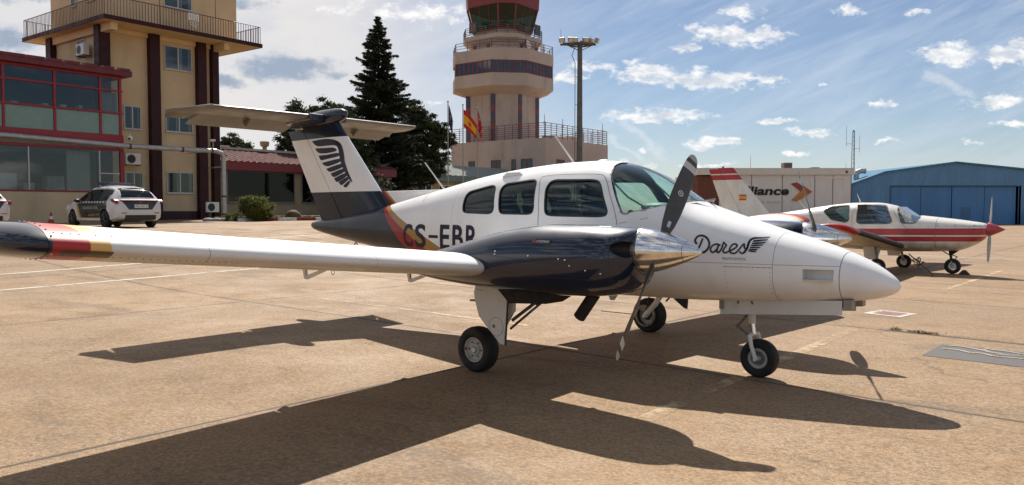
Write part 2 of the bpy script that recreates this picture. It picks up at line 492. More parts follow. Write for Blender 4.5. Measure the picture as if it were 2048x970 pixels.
strip(mk, [(-4.5, 22.3), (14, 22.6)], .13)
o = mk.build('white_apron_lines', M_white_paint, fix=False); o['kind'] = 'structure'
mk = MB()
strip(mk, [(-6.2, .86), (-1.4, .90)], .09)
strip(mk, [(2.08, -2.15), (2.0, -.9), (1.93, 1.4), (1.86, 3.6)], .14)
strip(mk, [(1.50, 10.2), (1.48, 17.5)], .12)
strip(mk, [(-21, 6.0), (-10, 7.4)], .12)
o = mk.build('yellow_lead_in_lines', M_yellow_paint, fix=False); o['kind'] = 'structure'
mk = MB(); strip(mk, [(2.98, 2.72), (4.9, 2.72)], .98)
o = mk.build('stand_number_panel', M_grey_paint, fix=False); o['kind'] = 'structure'
mk = MB(); strip(mk, [(1.50, 5.62), (2.05, 5.54)], .60, .005)
o = mk.build('painted_tie_down_frame', M_white_paint, fix=False); o['kind'] = 'structure'
mk = MB(); strip(mk, [(1.60, 5.605), (1.95, 5.555)], .38, .009)
o = mk.build('painted_tie_down_square', M_red_paint, fix=False); o['kind'] = 'structure'

# text ---------------------------------------------------------------------
def text_faces(s, size, xs=1.0, bold=0.0, cuts=0):
    """outline text as triangles in a unit plane: returns verts (x,y) and faces; left-bottom origin"""
    cu = bpy.data.curves.new('t', 'FONT'); cu.body = s; cu.size = size; cu.offset = bold; cu.resolution_u = 5
    o = bpy.data.objects.new('t', cu); COL.objects.link(o); bpy.context.view_layer.update()
    me = bpy.data.meshes.new_from_object(o.evaluated_get(bpy.context.evaluated_depsgraph_get()))
    bm = bmesh.new(); bm.from_mesh(me)
    bmesh.ops.triangulate(bm, faces=bm.faces)
    if cuts:
        y0 = min(q.co.y for q in bm.verts); y1 = max(q.co.y for q in bm.verts)
        for i in range(1, cuts):
            bmesh.ops.bisect_plane(bm, geom=bm.verts[:] + bm.edges[:] + bm.faces[:], plane_co=(0, y0 + (y1 - y0) * i / cuts, 0), plane_no=(0, 1, 0))
    bm.verts.ensure_lookup_table()
    x0 = min(q.co.x for q in bm.verts); y0 = min(q.co.y for q in bm.verts)
    vs = [((q.co.x - x0) * xs, q.co.y - y0) for q in bm.verts]; fs = [tuple(q.index for q in f.verts) for f in bm.faces]
    bm.free(); bpy.data.objects.remove(o); bpy.data.curves.remove(cu); bpy.data.meshes.remove(me)
    return vs, fs
def text_obj(name, s, size, fn, m, parent=None, xs=1.0, bold=0.0, cuts=0, width=None, height=None):
    vs, fs = text_faces(s, size, xs, bold, cuts)
    if width: k = width / max(v[0] for v in vs); vs = [(a * k, b) for a, b in vs]
    if height: k = height / max(v[1] for v in vs); vs = [(a, b * k) for a, b in vs]
    me = bpy.data.meshes.new(name); me.from_pydata([fn(a, b) for a, b in vs], [], fs); me.materials.append(m)
    o = bpy.data.objects.new(name, me); COL.objects.link(o)
    if parent: o.parent = parent
    return o
# ---------------------------------------------------------------- building materials
M_cream = mat('cream render', (.58, .44, .275), .85, var=.07, vscale=.8, bump=.15, bscale=30, dirt=(.30, .24, .15, .45), dscale=.6)
M_plinth = mat('maroon paint', (.03, .006, .008), .6, var=.12, vscale=2)
M_maroon = mat('maroon column paint', (.034, .006, .009), .6, var=.12, vscale=1.2, dirt=(.06, .015, .018, .35), spec=.3)
M_redfr = mat('red window framing', (.27, .012, .022), .38, var=.08)
M_soffit = mat('cream soffit', (.66, .49, .30), .85, var=.06, vscale=.7)
M_rooftile = mat('maroon roof sheet', (.095, .042, .038), .9, spec=.1, var=.15, vscale=2, bump=.3, bscale=5)
M_alu = mat('grey aluminium frame', (.48, .48, .47), .45, .3, var=.05)
M_white = mat('white enamel', (.72, .71, .68), .45, var=.06, dirt=(.4, .37, .32, .4))
M_dark = mat('black plastic', (.018, .018, .02), .5, var=.1)
M_rail = mat('brown railing paint', (.10, .035, .03), .55, var=.15)
M_pipe = mat('galvanised pipe', (.42, .41, .40), .42, .5, var=.12, vscale=4, dirt=(.25, .22, .19, .5))
M_int = mat('interior wall', (.50, .50, .47), .9, var=.05)
M_intd = mat('interior dark', (.06, .06, .065), .9, var=.1)
M_glass = glass('window glass', (.70, .75, .76), f0=.05)
M_glassd = glass('dark window glass', (.25, .29, .31), f0=.05, block=.75, dark=(.03, .035, .04))
M_frost = mat('frosted green glass', (.19, .29, .26), .35, var=.05)
M_curtain = mat('curtain', (.45, .43, .38), .9, var=.1)

A0 = Vector((-20.0, 44.0)); ANG = math.atan2(.798, .602)
def rail(mb, pts, z0, h, step, rb=.012, rt=.025, mids=(), post=0):
    """railing along a polyline: vertical bars every step, top rail, optional mid rails"""
    for (a, b) in zip(pts[:-1], pts[1:]):
        L = math.hypot(b[0] - a[0], b[1] - a[1]); n = max(1, int(L / step))
        for i in range(n + 1):
            t = i / n; x = a[0] + (b[0] - a[0]) * t; y = a[1] + (b[1] - a[1]) * t
            r = rb if not (post and i % post == 0) else rb * 2
            mb.bb(x - r, x + r, y - r, y + r, z0, z0 + h)
        for zz in [z0 + h] + [z0 + m for m in mids]:
            r = rt if zz == z0 + h else rb
            mb.tube((a[0], a[1], zz), (b[0], b[1], zz), r, r, 6)

def wall_window(par, kind, p0, p1, z0, z1, out, n=2, fr=.05, fm=None, gm_=None, name='window', sill=True, back=None):
    """window on a wall: p0,p1 = plan ends (local), out = outward unit normal; frame part + pane sub-part"""
    fm = fm or M_alu; gm_ = gm_ or M_glassd
    p0 = Vector((*p0, 0)); p1 = Vector((*p1, 0)); d = (p1 - p0); L = d.length; d.normalize(); o = Vector((*out, 0))
    M = Matrix((( d.x, o.x, 0, p0.x), (d.y, o.y, 0, p0.y), (0, 0, 1, 0), (0, 0, 0, 1)))
    f = MB(); f.M = M
    f.bb(-fr, L + fr, -.03, .05, z0 - fr, z0); f.bb(-fr, L + fr, -.03, .05, z1, z1 + fr)
    f.bb(-fr, 0, -.03, .05, z0, z1); f.bb(L, L + fr, -.03, .05, z0, z1)
    for i in range(1, n):
        x = L * i / n; f.bb(x - fr * .7, x + fr * .7, -.03, .045, z0, z1)
    if sill: f.bb(-fr * 1.6, L + fr * 1.6, .002, .11, z0 - fr * 1.9, z0 - fr)
    fo = f.build(name, fm, par, bevel=.006)
    g = MB(); g.M = M
    g.bb(0, L, .004, .012, z0, z1)
    g.build('pane', gm_, fo)
    if back:
        c = MB(); c.M = M; c.bb(0, L, .0005, .0015, z0, z1); c.build('room_shade', M_intd, fo)
        for (a, b_) in back:
            c = MB(); c.M = M; k = a
            while k < b_: c.bb(k * L, min(b_, k + .05) * L, .0018, .0035, z0, z1); k += .062
            c.build('curtain', M_curtain, fo)
    return fo

# ---------------------------------------------------------------- cream tower block
tb = thing('office_block', 'cream rendered block with maroon columns and a railed balcony under its top storey', 'building', (A0.x, A0.y, 0), ANG)
m = MB(); m.bb(-2.28, 4.50, .35, 6.2, .2, 11.2); m.build('wall', M_cream, tb)
m = MB(); m.bb(-2.28, 5.85, .35, 6.2, 11.42, 15.0); 
m.build('upper_storey', M_cream, tb)
m = MB(); m.bb(-2.6, 6.2, 0, 6.5, 15.0, 15.3); m.build('roof', M_soffit, tb)
m = MB()
m.bb(4.42, 4.45, .342, .35, 11.42, 15.0); m.build('drain_line', M_rail, tb)
m = MB(); m.bb(.95, .98, .342, .35, 11.42, 15.0); m.build('drain_line', M_rail, tb)
for (x0, x1, y0, y1) in ((.18, .76, 0, .5), (3.05, 3.6, 0, .5), (3.98, 4.40, 0.0, .5), (-2.62, -2.0, 0, .55), (-2.62, -2.2, 5.6, 6.2)):
    m = MB(); m.bb(x0, x1, y0, y1, .3, 11.2); m.build('column', M_maroon, tb, bevel=.015)
m = MB(); m.bb(-3.04, 6.32, -1.5, 8.1, 11.205, 11.36); m.build('balcony_slab', M_soffit, tb)
m = MB()
m.bb(-3.07, 6.35, -1.53, -1.50, 11.19, 11.42); m.bb(-3.07, -3.04, -1.5, 8.13, 11.19, 11.42); m.bb(6.32, 6.35, -1.5, 8.13, 11.19, 11.42); m.bb(-3.04, 6.32, 8.10, 8.13, 11.19, 11.42)
m.build('slab_edge', M_maroon, tb)
for (x0, x1, y0, y1) in ((-2.5, -2.15, -1.1, -.003), (4.05, 4.40, -1.1, -.003), (-2.5, -2.15, .56, 5.59)):
    m = MB(); m.bb(x0, x1, y0, y1, 10.80, 11.2); m.build('beam', M_soffit, tb, bevel=.01)
m = MB(); m.bb(-1.99, 4.45, .22, .345, 10.95, 11.2); m.build('beam', M_soffit, tb, bevel=.01)
m = MB()
rail(m, [(-2.98, 8.05), (-2.98, -1.44), (6.26, -1.44), (6.26, 8.05), (-2.98, 8.05)], 11.36, 1.05, .165, .011, .022)
m.build('balcony_railing', M_rail, tb)
for (a, b, z0, z1) in ((1.22, 2.78, 9.50, 10.72), (1.22, 2.78, 5.98, 7.10), (1.22, 2.78, 2.50, 3.60), (1.25, 2.85, 13.0, 14.35), (-1.15, -.30, 5.95, 7.10), (-1.15, -.25, 2.45, 3.5)):
    wall_window(tb, 0, (a, .35), (b, .35), z0, z1, (0, -1), 2, name='window', gm_=M_glass, back=((.56, .66), (.90, .99)) if z0 > 9 else ((.02, .10), (.38, .49), (.86, .98)))
for (a, b, z0, z1) in ((3.0, 2.2, 9.9, 10.7), (3.6, 3.1, 12.7, 14.0), (1.8, 1.0, 12.7, 14.0)):
    wall_window(tb, 0, (-2.28, a), (-2.28, b), z0, z1, (-1, 0), 1, name='window')
m = MB(); m.bb(.77, 3.04, .28, .345, .3, 1.42); m.bb(-1.98, .17, .28, .345, .3, 1.42); m.build('plinth', M_plinth, tb)

def ac_unit(name, loc, rz, label):
    t = thing(name, label, 'air conditioner', loc, rz, 'outdoor air conditioning units')
    m = MB(); m.bb(-.42, .42, -.16, .16, 0, .6); m.build('casing', M_white, t, bevel=.02)
    m = MB(); m.lathe([(0, .0), (0, .22), (.012, .23), (.012, .0)], (-.1, -.162, .3), (0, -1, 0), 20); m.build('fan_grille', M_dark, t)
    for q in (-.4, .36):
        m = MB(); m.bb(q, q + .04, -.2, .3, -.05, 0); m.build('bracket', M_rail, t)
    return t
def onblock(x, y, z): return (A0.x + .602 * x - .798 * y, A0.y + .798 * x + .602 * y, z)
ac_unit('air_conditioner', onblock(-.95, .05, 3.95), ANG, 'white air conditioner unit beside the red corner post above a window')
ac_unit('air_conditioner', onblock(-.75, .05, 1.75), ANG, 'lowest white air conditioner box behind the parked patrol car roof')
ac_unit('air_conditioner', onblock(-2.62, 1.75, 9.75), ANG - R(90), 'white air conditioner hung under the balcony next to the corner column')
ac_unit('air_conditioner', onblock(3.78, .05, 1.35), ANG, 'white air conditioner between two maroon columns near the downpipe foot')

# wiring box on the balcony rail
m = MB()
for k in range(5): m.bb(1.55 + k * .13, 1.63 + k * .13, -1.62, -1.5, 11.95 + .03 * (k % 2), 12.35)
for k in range(4):
    m.path([(1.6 + k * .12, -1.52, 12.0), (1.72 + k * .1, -1.56, 11.7 - .06 * k), (1.9 + k * .08, -1.5, 12.05)], .012, 5)
m.M = Matrix.Identity(4)
o = m.build('junction_box', M_white); o.location = (A0.x, A0.y, 0); o.rotation_euler = (0, 0, ANG)
tag(o, 'white wired junction boxes hung on the balcony railing', 'electric box')

# ---------------------------------------------------------------- red glazed annex
an = thing('glazed_annex', 'red framed glazed annex with frosted lower panels and shop window below', 'building', (A0.x, A0.y, 0), ANG)
XA0, XA1, YF = -14.0, -2.55, -2.2
m = MB()
m.bb(XA0, XA1, YF, YF + .25, .2, 2.36)
m.bb(XA0, XA0 + .3, YF + .26, 5.5, .2, 8.2); m.bb(XA0 + .3, -2.7, 5.2, 5.5, .2, 8.2)
m.bb(XA1 - .2, XA1, YF + .26, 5.19, .2, 2.36)
m.build('wall', M_cream, an)
m = MB(); m.bb(XA0 + .31, XA1 - .21, YF + .3, 5.15, 4.5, 4.9); m.bb(XA0 + .31, XA1 - .21, YF + .3, 5.15, 1.0, 1.1)
m.build('floor_slab', M_int, an)
m = MB(); m.bb(XA0 + .31, XA1 - .21, 3.2, 3.35, 1.1, 4.5); m.bb(XA0 + .31, XA1 - .21, 3.2, 3.35, 4.9, 8.1)
m.build('inner_wall', M_intd, an)
m = MB()
for x in (-12.3, -10.15, -8.0, -5.80, -3.66, -2.66):
    w_ = .09 if x != -2.66 else .11
    m.bb(x - w_ * .6, x + w_ * .6, YF - .04, YF + .1, 4.92, 8.2)
for (z0, z1) in ((8.10, 8.22), (7.45, 7.53), (6.33, 6.42), (4.9, 5.28)):
    m.bb(XA0, XA1, YF - .055, YF + .115, z0, z1)
for x in (-12.3, -10.15, -8.0, -5.80, -3.66):
    pass
m.bb(XA1 - .12, XA1, YF + .12, 1.0, 4.9, 5.28); m.bb(XA1 - .12, XA1, YF + .12, 1.0, 8.10, 8.22); m.bb(XA1 - .1, XA1 + .01, .2, .4, 4.9, 8.2)
m.build('upper_framing', M_redfr, an, bevel=.008)
m = MB(); m.bb(XA0, XA1 + .02, YF - .03, YF + .1, 4.46, 4.60); m.bb(XA0, XA1 + .02, YF - .03, YF + .1, 2.362, 2.44)
m.bb(XA1 - .18, XA1 + .02, YF - .035, YF + .12, 2.44, 4.46)
m.build('lower_framing', M_redfr, an, bevel=.008)
m = MB()
for x in (-10.9, -7.0, -3.75): m.bb(x - .03, x + .03, YF - .01, YF + .06, 2.45, 4.45)
m.bb(-3.72, XA1 - .2, YF - .01, YF + .05, 3.3, 3.35)
m.build('shop_window_mullion', M_alu, an)
xsn = [XA0, -12.3, -10.15, -8.0, -5.80, -3.66, -2.66]
for i in range(len(xsn) - 1):
    a, b = xsn[i] + .06, xsn[i + 1] - .06
    for (z0, z1) in ((7.54, 8.09), (6.43, 7.44)):
        m = MB(); m.bb(a, b, YF + .02, YF + .03, z0, z1); m.build('pane', M_glass, an)
    m = MB(); m.bb(a, b, YF + .02, YF + .04, 5.29, 6.32); m.build('frosted_panel', M_frost, an)
m = MB(); m.bb(XA0, -3.79, YF + .02, YF + .03, 2.45, 4.45); m.bb(-3.71, XA1 - .19, YF + .02, YF + .03, 2.45, 4.45); m.build('shop_pane', M_glass, an)
m = MB()
m.prism([(YF - .45, 8.22), (YF - .45, 8.50), (5.7, 9.3), (5.7, 8.22)], 'yz', XA0 - .3, XA1 + .3)
x = XA0
while x < XA1 + .1:
    m.prism([(YF - .50, 8.44 + .03), (YF - .50, 8.60), (YF - .1, 8.66), (YF - .1, 8.5)], 'yz', x, x + .62 + .2 * math.sin(x * 7))
    x += .86
m.build('roof', mat('maroon roof edge', (.13, .015, .018), .5, var=.2, vscale=1.5), an)
# things seen through the panes: blinds, cabinets, boxes
m = MB()
random.seed(4)
for k in range(9):
    x = -13.3 + k * 1.15 + random.uniform(-.2, .2); h = random.uniform(.3, 1.0)
    m.bb(x, x + random.uniform(.3, .9), 0.2, .8, 2.1, 2.4 + h)
m.build('cabinet', mat('interior cabinet', (.55, .58, .60), .6), an)
m = MB()
for k in range(14):
    x = -13.4 + k * .75 + random.uniform(-.2, .2); h = random.uniform(.05, .28)
    m.bb(x, x + random.uniform(.15, .5), -1.5, -1.2, 6.3, 6.42 + h)
m.build('desk_clutter', M_white, an)
m = MB(); m.bb(-3.6, -2.72, -1.95, -1.93, 5.0, 7.4)
for k in range(6): m.bb(-3.58 + k * .14, -3.52 + k * .14, -1.98, -1.95, 5.0, 7.4)
m.build('curtain', M_curtain, an)
m = MB(); m.bb(-5.0, -3.9, -1.5, -1.4, 1.1, 4.4); m.build('partition', M_int, an)

# galvanised pipe
pp = thing('service_pipe', 'long galvanised service pipe crossing both facades then turning down', 'pipe', (A0.x, A0.y, 0), ANG)
m = MB()
pts = [(-14, -2.62, 4.90), (-8, -2.62, 4.86), (-2.4, -2.55, 4.72), (2.55, -2.40, 4.78), (2.95, -2.38, 4.66), (3.05, -2.38, 4.40)]
m.path(pts, .125, 14); m.build('horizontal_run', M_pipe, pp, smooth=True)
m = MB(); m.tube((3.05, -2.38, 4.42), (3.05, -2.38, .85), .13, .13, 14); m.build('downpipe', M_pipe, pp, smooth=True)
m = MB()
for p in ((-2.4, -2.55, 4.72), (.5, -2.47, 4.74), (2.3, -2.41, 4.78)): m.tube((p[0] - .05, p[1], p[2]), (p[0] + .05, p[1], p[2]), .145, .145, 14)
m.tube((3.05, -2.38, 2.2), (3.05, -2.38, 2.3), .145, .145, 14); m.tube((3.05, -2.38, 1.2), (3.05, -2.38, 1.3), .145, .145, 14)
m.build('collar', M_rail, pp)
for (p, q) in (((2.4, -2.4, 4.75), (2.4, .2, 4.75)), ((-2.3, -2.5, 4.7), (-2.3, .1, 4.7)), ((3.05, -2.38, 3.9), (3.6, .0, 3.95))):
    m = MB(); m.tube(p, q, .03, .03, 8); m.build('wall_bracket', M_pipe, pp)

def camera_unit(name, loc, label, sc=1):
    t = thing(name, label, 'security camera', loc, 0, None)
    m = MB(); m.ball((0, 0, .12 * sc), .12 * sc, 16, 8); m.tube((0, 0, .12 * sc), (0, 0, .3 * sc), .03 * sc); m.build('housing', M_white, t, smooth=True)
    m = MB(); m.ball((.02, -.08 * sc, .10 * sc), .06 * sc, 12, 6); m.build('lens', M_dark, t, smooth=True)
camera_unit('security_camera', onblock(-2.35, -2.5, 5.0), 'white dome camera at the red annex corner above the pipe', 1.1)
t = thing('security_camera', 'small white camera on a short stalk above the pipe bend', 'security camera', onblock(2.4, -2.4, 4.88))
m = MB(); m.tube((0, 0, 0), (0, 0, .45), .025); m.build('stalk', M_pipe, t)
m = MB(); m.bb(-.14, .12, -.06, .06, .42, .54); m.build('housing', M_white, t, bevel=.015)

# ---------------------------------------------------------------- low maroon-roofed building
LB = (-19.5, 52.0)
lb = thing('canteen_building', 'low building with maroon sheet roof and wide dark windows behind the bush', 'building', (LB[0], LB[1], 0), ANG)
M_beigew = mat('beige wall', (.30, .245, .165), .9, var=.1, vscale=1)
m = MB(); m.bb(-1, 16, .12, 8, .2, 2.0); m.bb(-1, 1.08, .12, 8, 2.0, 4.15); m.bb(6.55, 7.2, .12, 8, 2.0, 4.15); m.bb(14, 16, .12, 8, 2.0, 4.15); m.bb(1.08, 16, 3.5, 8, 2.0, 4.15)
m.build('wall', M_beigew, lb)
m = MB(); m.bb(-1.2, 16.2, -.5, -.35, 4.12, 4.72); m.build('fascia', mat('dark red fascia', (.16, .012, .02), .45), lb, bevel=.01)
m = MB(); m.bb(-1.2, 16.2, -.35, .12, 4.1, 4.16); m.build('soffit', M_intd, lb)
m = MB(); n = 150
vs = []; 
for i in range(n + 1):
    x = -1.3 + 17.6 * i / n; dz_ = .045 * (1 if (i // 2) % 2 else 0)
    vs += [(x, -.55, 4.70 + dz_), (x, 3.2, 5.75 + dz_), (x, 8.2, 4.9 + dz_)]
m.add(vs, [(3 * i + j, 3 * i + 3 + j, 3 * i + 4 + j, 3 * i + 1 + j) for i in range(n) for j in range(2)])
m.build('roof', M_rooftile, lb, fix=False)
m = MB(); m.bb(1.2, 16, 2.9, 3.6, 5.74, 5.90); m.build('ridge_cap', mat('pale ridge sheet', (.42, .38, .34), .6), lb)
for (a, b) in ((1.14, 6.5), (7.25, 13.9)):
    wall_window(lb, 0, (a, .12), (b, .12), 2.05, 4.05, (0, -1), 1, .07, mat('dark window frame', (.13, .14, .145), .5), glass('canteen dark glass %d' % a, (.12, .14, .15), f0=.03, block=.85, dark=(.004, .004, .005)), name='window')  # wide windows with near-black glass
m = MB(); m.bb(.3, 1.4, 1.2, 2.2, 5.2, 5.85); m.bb(.3, 2.1, 1.25, 1.9, 5.75, 5.85); m.build('roof_unit', M_alu, lb)
t = thing('roof_ventilator', 'small beige ventilator cowl on the maroon roof ridge', 'roof vent', (LB[0] + .602 * 6.3 - .798 * 3.2, LB[1] + .798 * 6.3 + .602 * 3.2, 5.7))
m = MB(); m.tube((0, 0, 0), (0, 0, .45), .16); m.lathe([(.4, .16), (.5, .32), (.8, .34), (.86, .2), (.86, 0)], (0, 0, 0), (0, 0, 1), 16); m.build('cowl', M_beigew, t, smooth=True)

# ---------------------------------------------------------------- low teal-eaved building
gb = thing('terminal_wing', 'long low yellow walled wing with pale sheet roof and teal eaves', 'building', (-9.6, 77.2, 0), ANG)
m = MB(); m.bb(-3, 24, .3, 8, 0, 4.7); m.build('wall', mat('yellow wall', (.42, .32, .13), .9), gb)
m = MB(); m.bb(-3.2, 24.2, -.25, .0, 4.35, 4.95); m.build('fascia', mat('teal fascia', (.15, .22, .22), .6), gb)
m = MB(); n = 140; vs = []
for i in range(n + 1):
    x = -3.3 + 27.6 * i / n; dz_ = .06 * (1 if (i // 2) % 2 else 0); vs += [(x, -.35, 4.95 + dz_), (x, 6.5, 6.5 + dz_)]
m.add(vs, [(2 * i, 2 * i + 2, 2 * i + 3, 2 * i + 1) for i in range(n)]); m.build('roof', mat('pale sheet roof', (.22, .24, .22), .95, var=.15, spec=.05), gb, fix=False)
for k in range(6):
    wall_window(gb, 0, (.5 + k * 3.6, .3), (2.9 + k * 3.6, .3), 2.6, 3.9, (0, -1), 3, .09, M_white, M_glassd, name='window')
for k, lbl in enumerate(('first white cooler box from the trees on the pale sheet roof', 'middle white cooler box in the row on the pale sheet roof', 'white cooler box nearest the flagpoles on the pale sheet roof')):
    x = 1.4 + k * 1.55
    t = thing('roof_cooler', lbl, 'air conditioner', (-9.6 + .602 * x - .798 * 5, 77.2 + .798 * x + .602 * 5, 6.05), ANG, 'cooler boxes on the sheet roof')
    m = MB(); m.bb(-.5, .5, -.4, .4, 0, .85); m.build('casing', M_white, t, bevel=.03)
    m = MB(); m.bb(-.38, .38, -.415, -.402, .15, .7); m.build('grille', M_dark, t)

# ---------------------------------------------------------------- control tower
M_conc = mat('pinkish tower concrete', (.45, .365, .31), .9, var=.08, vscale=.25, bump=.2, bscale=6, dirt=(.20, .145, .115, .6), dscale=.5)
M_toww = glass('tower window glass', (.10, .13, .16), f0=.08, block=.75, dark=(.02, .028, .04))
M_cab = glass('cab glass', (.16, .34, .27), f0=.03, block=.45, dark=(.012, .03, .022))
M_redt = mat('tower red trim', (.20, .028, .028), .5, var=.1)
M_railt = mat('tower railing', (.16, .10, .095), .6, var=.2)
ct = thing('control_tower', 'beige airport control tower with octagonal window storey and red trimmed glass cab', 'control tower', (-1.26, 106.4, 0), ANG)
def oct_(a, c, z):
    return [(a, -(a - c), z), (a, a - c, z), (a - c, a, z), (-(a - c), a, z), (-a, a - c, z), (-a, -(a - c), z), (-(a - c), -a, z), (a - c, -a, z)]
m = MB(); m.loft([oct_(4.0, 1.6, 5), oct_(4.0, 1.6, 16.95)]); 
for k in range(9):
    pass
m.build('shaft', M_conc, ct)
m = MB()
for s_ in range(5):
    x = -2.3 + s_ * 1.25
    m.bb(x, x + .06, -4.03, -3.99, 5, 16.6); m.bb(-4.03, -3.99, x, x + .06, 5, 16.6)
m.build('shaft_rib', M_conc, ct)
for (px_, py_, dx_, dy_) in ((-4.03, -1.95, 0, 1), (-4.03, 2.2, 0, 1), (-1.9, -4.03, 1, 0), (1.9, -4.03, 1, 0)):
    a = (px_, py_) if dy_ == 0 else (px_, py_ + .75); b = (px_ + .75 * dx_, py_) if dy_ == 0 else (px_, py_)
    m = MB()
    if dx_: m.bb(px_, px_ + .75, -4.05, -4.0, 7.5, 16.5)
    else: m.bb(-4.05, -4.0, py_, py_ + .75, 7.5, 16.5)
    so = m.build('stair_window', M_redt, ct)
    m = MB()
    for z in (8.2, 10.4, 12.6, 14.8):
        if dx_: m.bb(px_ + .1, px_ + .65, -4.07, -4.052, z, z + 1.5)
        else: m.bb(-4.07, -4.052, py_ + .1, py_ + .65, z, z + 1.5)
    m.build('pane', M_toww, so)
m = MB(); m.loft([oct_(4.0, 1.6, 16.2), oct_(5.9, 3.0, 16.9), oct_(6.1, 3.1, 17.0), oct_(6.1, 3.1, 18.55)]); m.build('lower_parapet', M_conc, ct)
m = MB(); m.loft([oct_(6.1, 3.1, 20.15), oct_(6.1, 3.1, 21.65)]); m.build('upper_parapet', M_conc, ct)
m = MB(); m.loft([oct_(5.9, 3.0, 18.55), oct_(5.9, 3.0, 20.15)]); m.build('window_core', M_intd, ct)
def bay(P0, P1, n):
    P0 = Vector(P0); P1 = Vector(P1); d = (P1 - P0) / n; nrm = Vector((d.y, -d.x)).normalized()
    if nrm.dot((P0 + P1) / 2) < 0: nrm = -nrm
    for i in range(n):
        a = P0 + d * i; b = P0 + d * (i + 1); u_ = (b - a).normalized()
        wall_window(ct, 0, tuple(a + u_ * .12), tuple(b - u_ * .12), 18.65, 20.05, tuple(nrm), 2, .10, M_redt, M_toww, name='window', sill=False)
a_, c_ = 6.02, 3.06
bay((-a_, a_ - c_), (-a_, -(a_ - c_)), 4); bay((-a_, -(a_ - c_)), (-(a_ - c_), -a_), 3); bay((-(a_ - c_), -a_), (a_ - c_, -a_), 4)
m = MB(); m.loft([oct_(3.95, 1.9, 21.65), oct_(3.95, 1.9, 23.3)]); m.build('neck', M_conc, ct)
m = MB(); m.loft([oct_(4.0, 2.0, 22.7), oct_(4.5, 2.0, 23.2), oct_(4.6, 2.0, 23.25), oct_(4.6, 2.0, 23.75)]); m.build('cab_balcony', M_conc, ct)
for (x, y) in ((-3.99, 1.2), (-3.99, -1.0), (-1.4, -3.99), (.2, -3.99), (2.0, -3.99)):
    m = MB()
    if x == -3.99: m.bb(-4.0, -3.94, y, y + .5, 21.7, 23.0)
    else: m.bb(x, x + .5, -4.0, -3.94, 21.7, 23.0)
    m.build('neck_door', M_redt, ct)
def octrail(name, a, c, z, h, mids, step=1.6, r=.035):
    m = MB(); p = [(q[0], q[1]) for q in oct_(a, c, 0)]; p.append(p[0])
    rail(m, p, z, h, step, r, r * 1.1, mids); m.build(name, M_railt, ct)
octrail('upper_railing', 6.0, 3.05, 21.65, 1.05, (.35, .7)); octrail('cab_railing', 4.55, 2.0, 23.75, 1.1, (.3, .6, .85), 1.3)
m = MB(); m.loft([oct_(3.2, 1.3, 23.75), oct_(3.3, 1.4, 24.65)]); m.build('cab_base', M_conc, ct)
m = MB(); m.loft([oct_(3.35, 1.4, 24.7), oct_(4.0, 1.66, 27.6)], cap=False); m.build('cab_glazing', M_cab, ct)
m = MB()
for (p, q) in zip(oct_(3.37, 1.4, 24.65), oct_(4.03, 1.66, 27.65)): m.tube(p, q, .11, .11, 6)
r0 = oct_(3.37, 1.4, 24.65); r1 = oct_(4.03, 1.66, 27.65)
for i in range(8):
    j = (i + 1) % 8
    m.tube(r0[i], r0[j], .09, .09, 6)
m.build('cab_mullion', M_redt, ct)
for i in range(8):
    j = (i + 1) % 8; L = (Vector(r0[i]) - Vector(r0[j])).length
    for k in range(1, 3 if L > 3 else 1):
        t_ = k / 3; m = MB(); m.tube(Vector(r0[i]).lerp(Vector(r0[j]), t_), Vector(r1[i]).lerp(Vector(r1[j]), t_), .045, .045, 6); m.build('cab_thin_mullion', M_redt, ct)
m = MB(); m.loft([oct_(4.15, 1.7, 27.6), oct_(4.25, 1.75, 29.6), oct_(3.9, 1.7, 30.0)]); m.build('cab_roof', M_redt, ct)
m = MB(); m.bb(-1.6, 1.6, -1.6, 1.6, 24.0, 25.9); m.ball((-1, -2.0, 26.6), .5); m.build('console', M_dark, ct)
m = MB(); m.loft([oct_(3.1, 1.3, 23.8), oct_(3.1, 1.3, 24.7)]); m.build('cab_floor', M_intd, ct)
# antennas and dishes on the tower
for (x, y, lbl) in ((-.6, -4.5, 'round white dish on the tower neck beside the red door'), (2.6, -4.5, 'round white dish on the tower neck further right of the first')):
    P = Vector((-1.26 + .602 * x - .798 * y, 106.4 + .798 * x + .602 * y, 22.6))
    t = thing('satellite_dish', lbl, 'satellite dish', P, ANG)
    m = MB(); m.lathe([(0, 0), (.06, .3), (.16, .55), (.18, .56), (.08, .3), (.02, 0)], (0, 0, 0), (0, -1, .2), 20); m.build('reflector', M_white, t, smooth=True)
    m = MB(); m.tube((0, 0, 0), (0, .3, -.9), .05); m.build('mount', M_railt, t)
def face_sign(px, py, ang, txt, name, label):
    t = thing(name, label, 'sign', (px, py, 24.15), ang)
    m = MB(); m.bb(-.62, .62, -.06, .06, -.05, 1.3); m.build('board', mat('dark sign board', (.055, .06, .075), .5), t, bevel=.01)
    if txt: text_obj('lettering', txt, 1, lambda a, b: (-.42 + a, -.066, .18 + b), mat('orange sign figures', (.35, .12, .06), .6), t, width=.84, height=.85, bold=.02)
    return t
bx, by = -4.75, 1.1
face_sign(-1.26 + .602 * bx - .798 * by, 106.4 + .798 * bx + .602 * by, ANG - R(90), '27', 'runway_sign', 'dark panel with orange 27 hung on the cab balcony rail')
bx, by = 1.3, -4.75
face_sign(-1.26 + .602 * bx - .798 * by, 106.4 + .798 * bx + .602 * by, ANG, '', 'runway_sign', 'blank grey blue panel on the right side of the cab balcony rail')
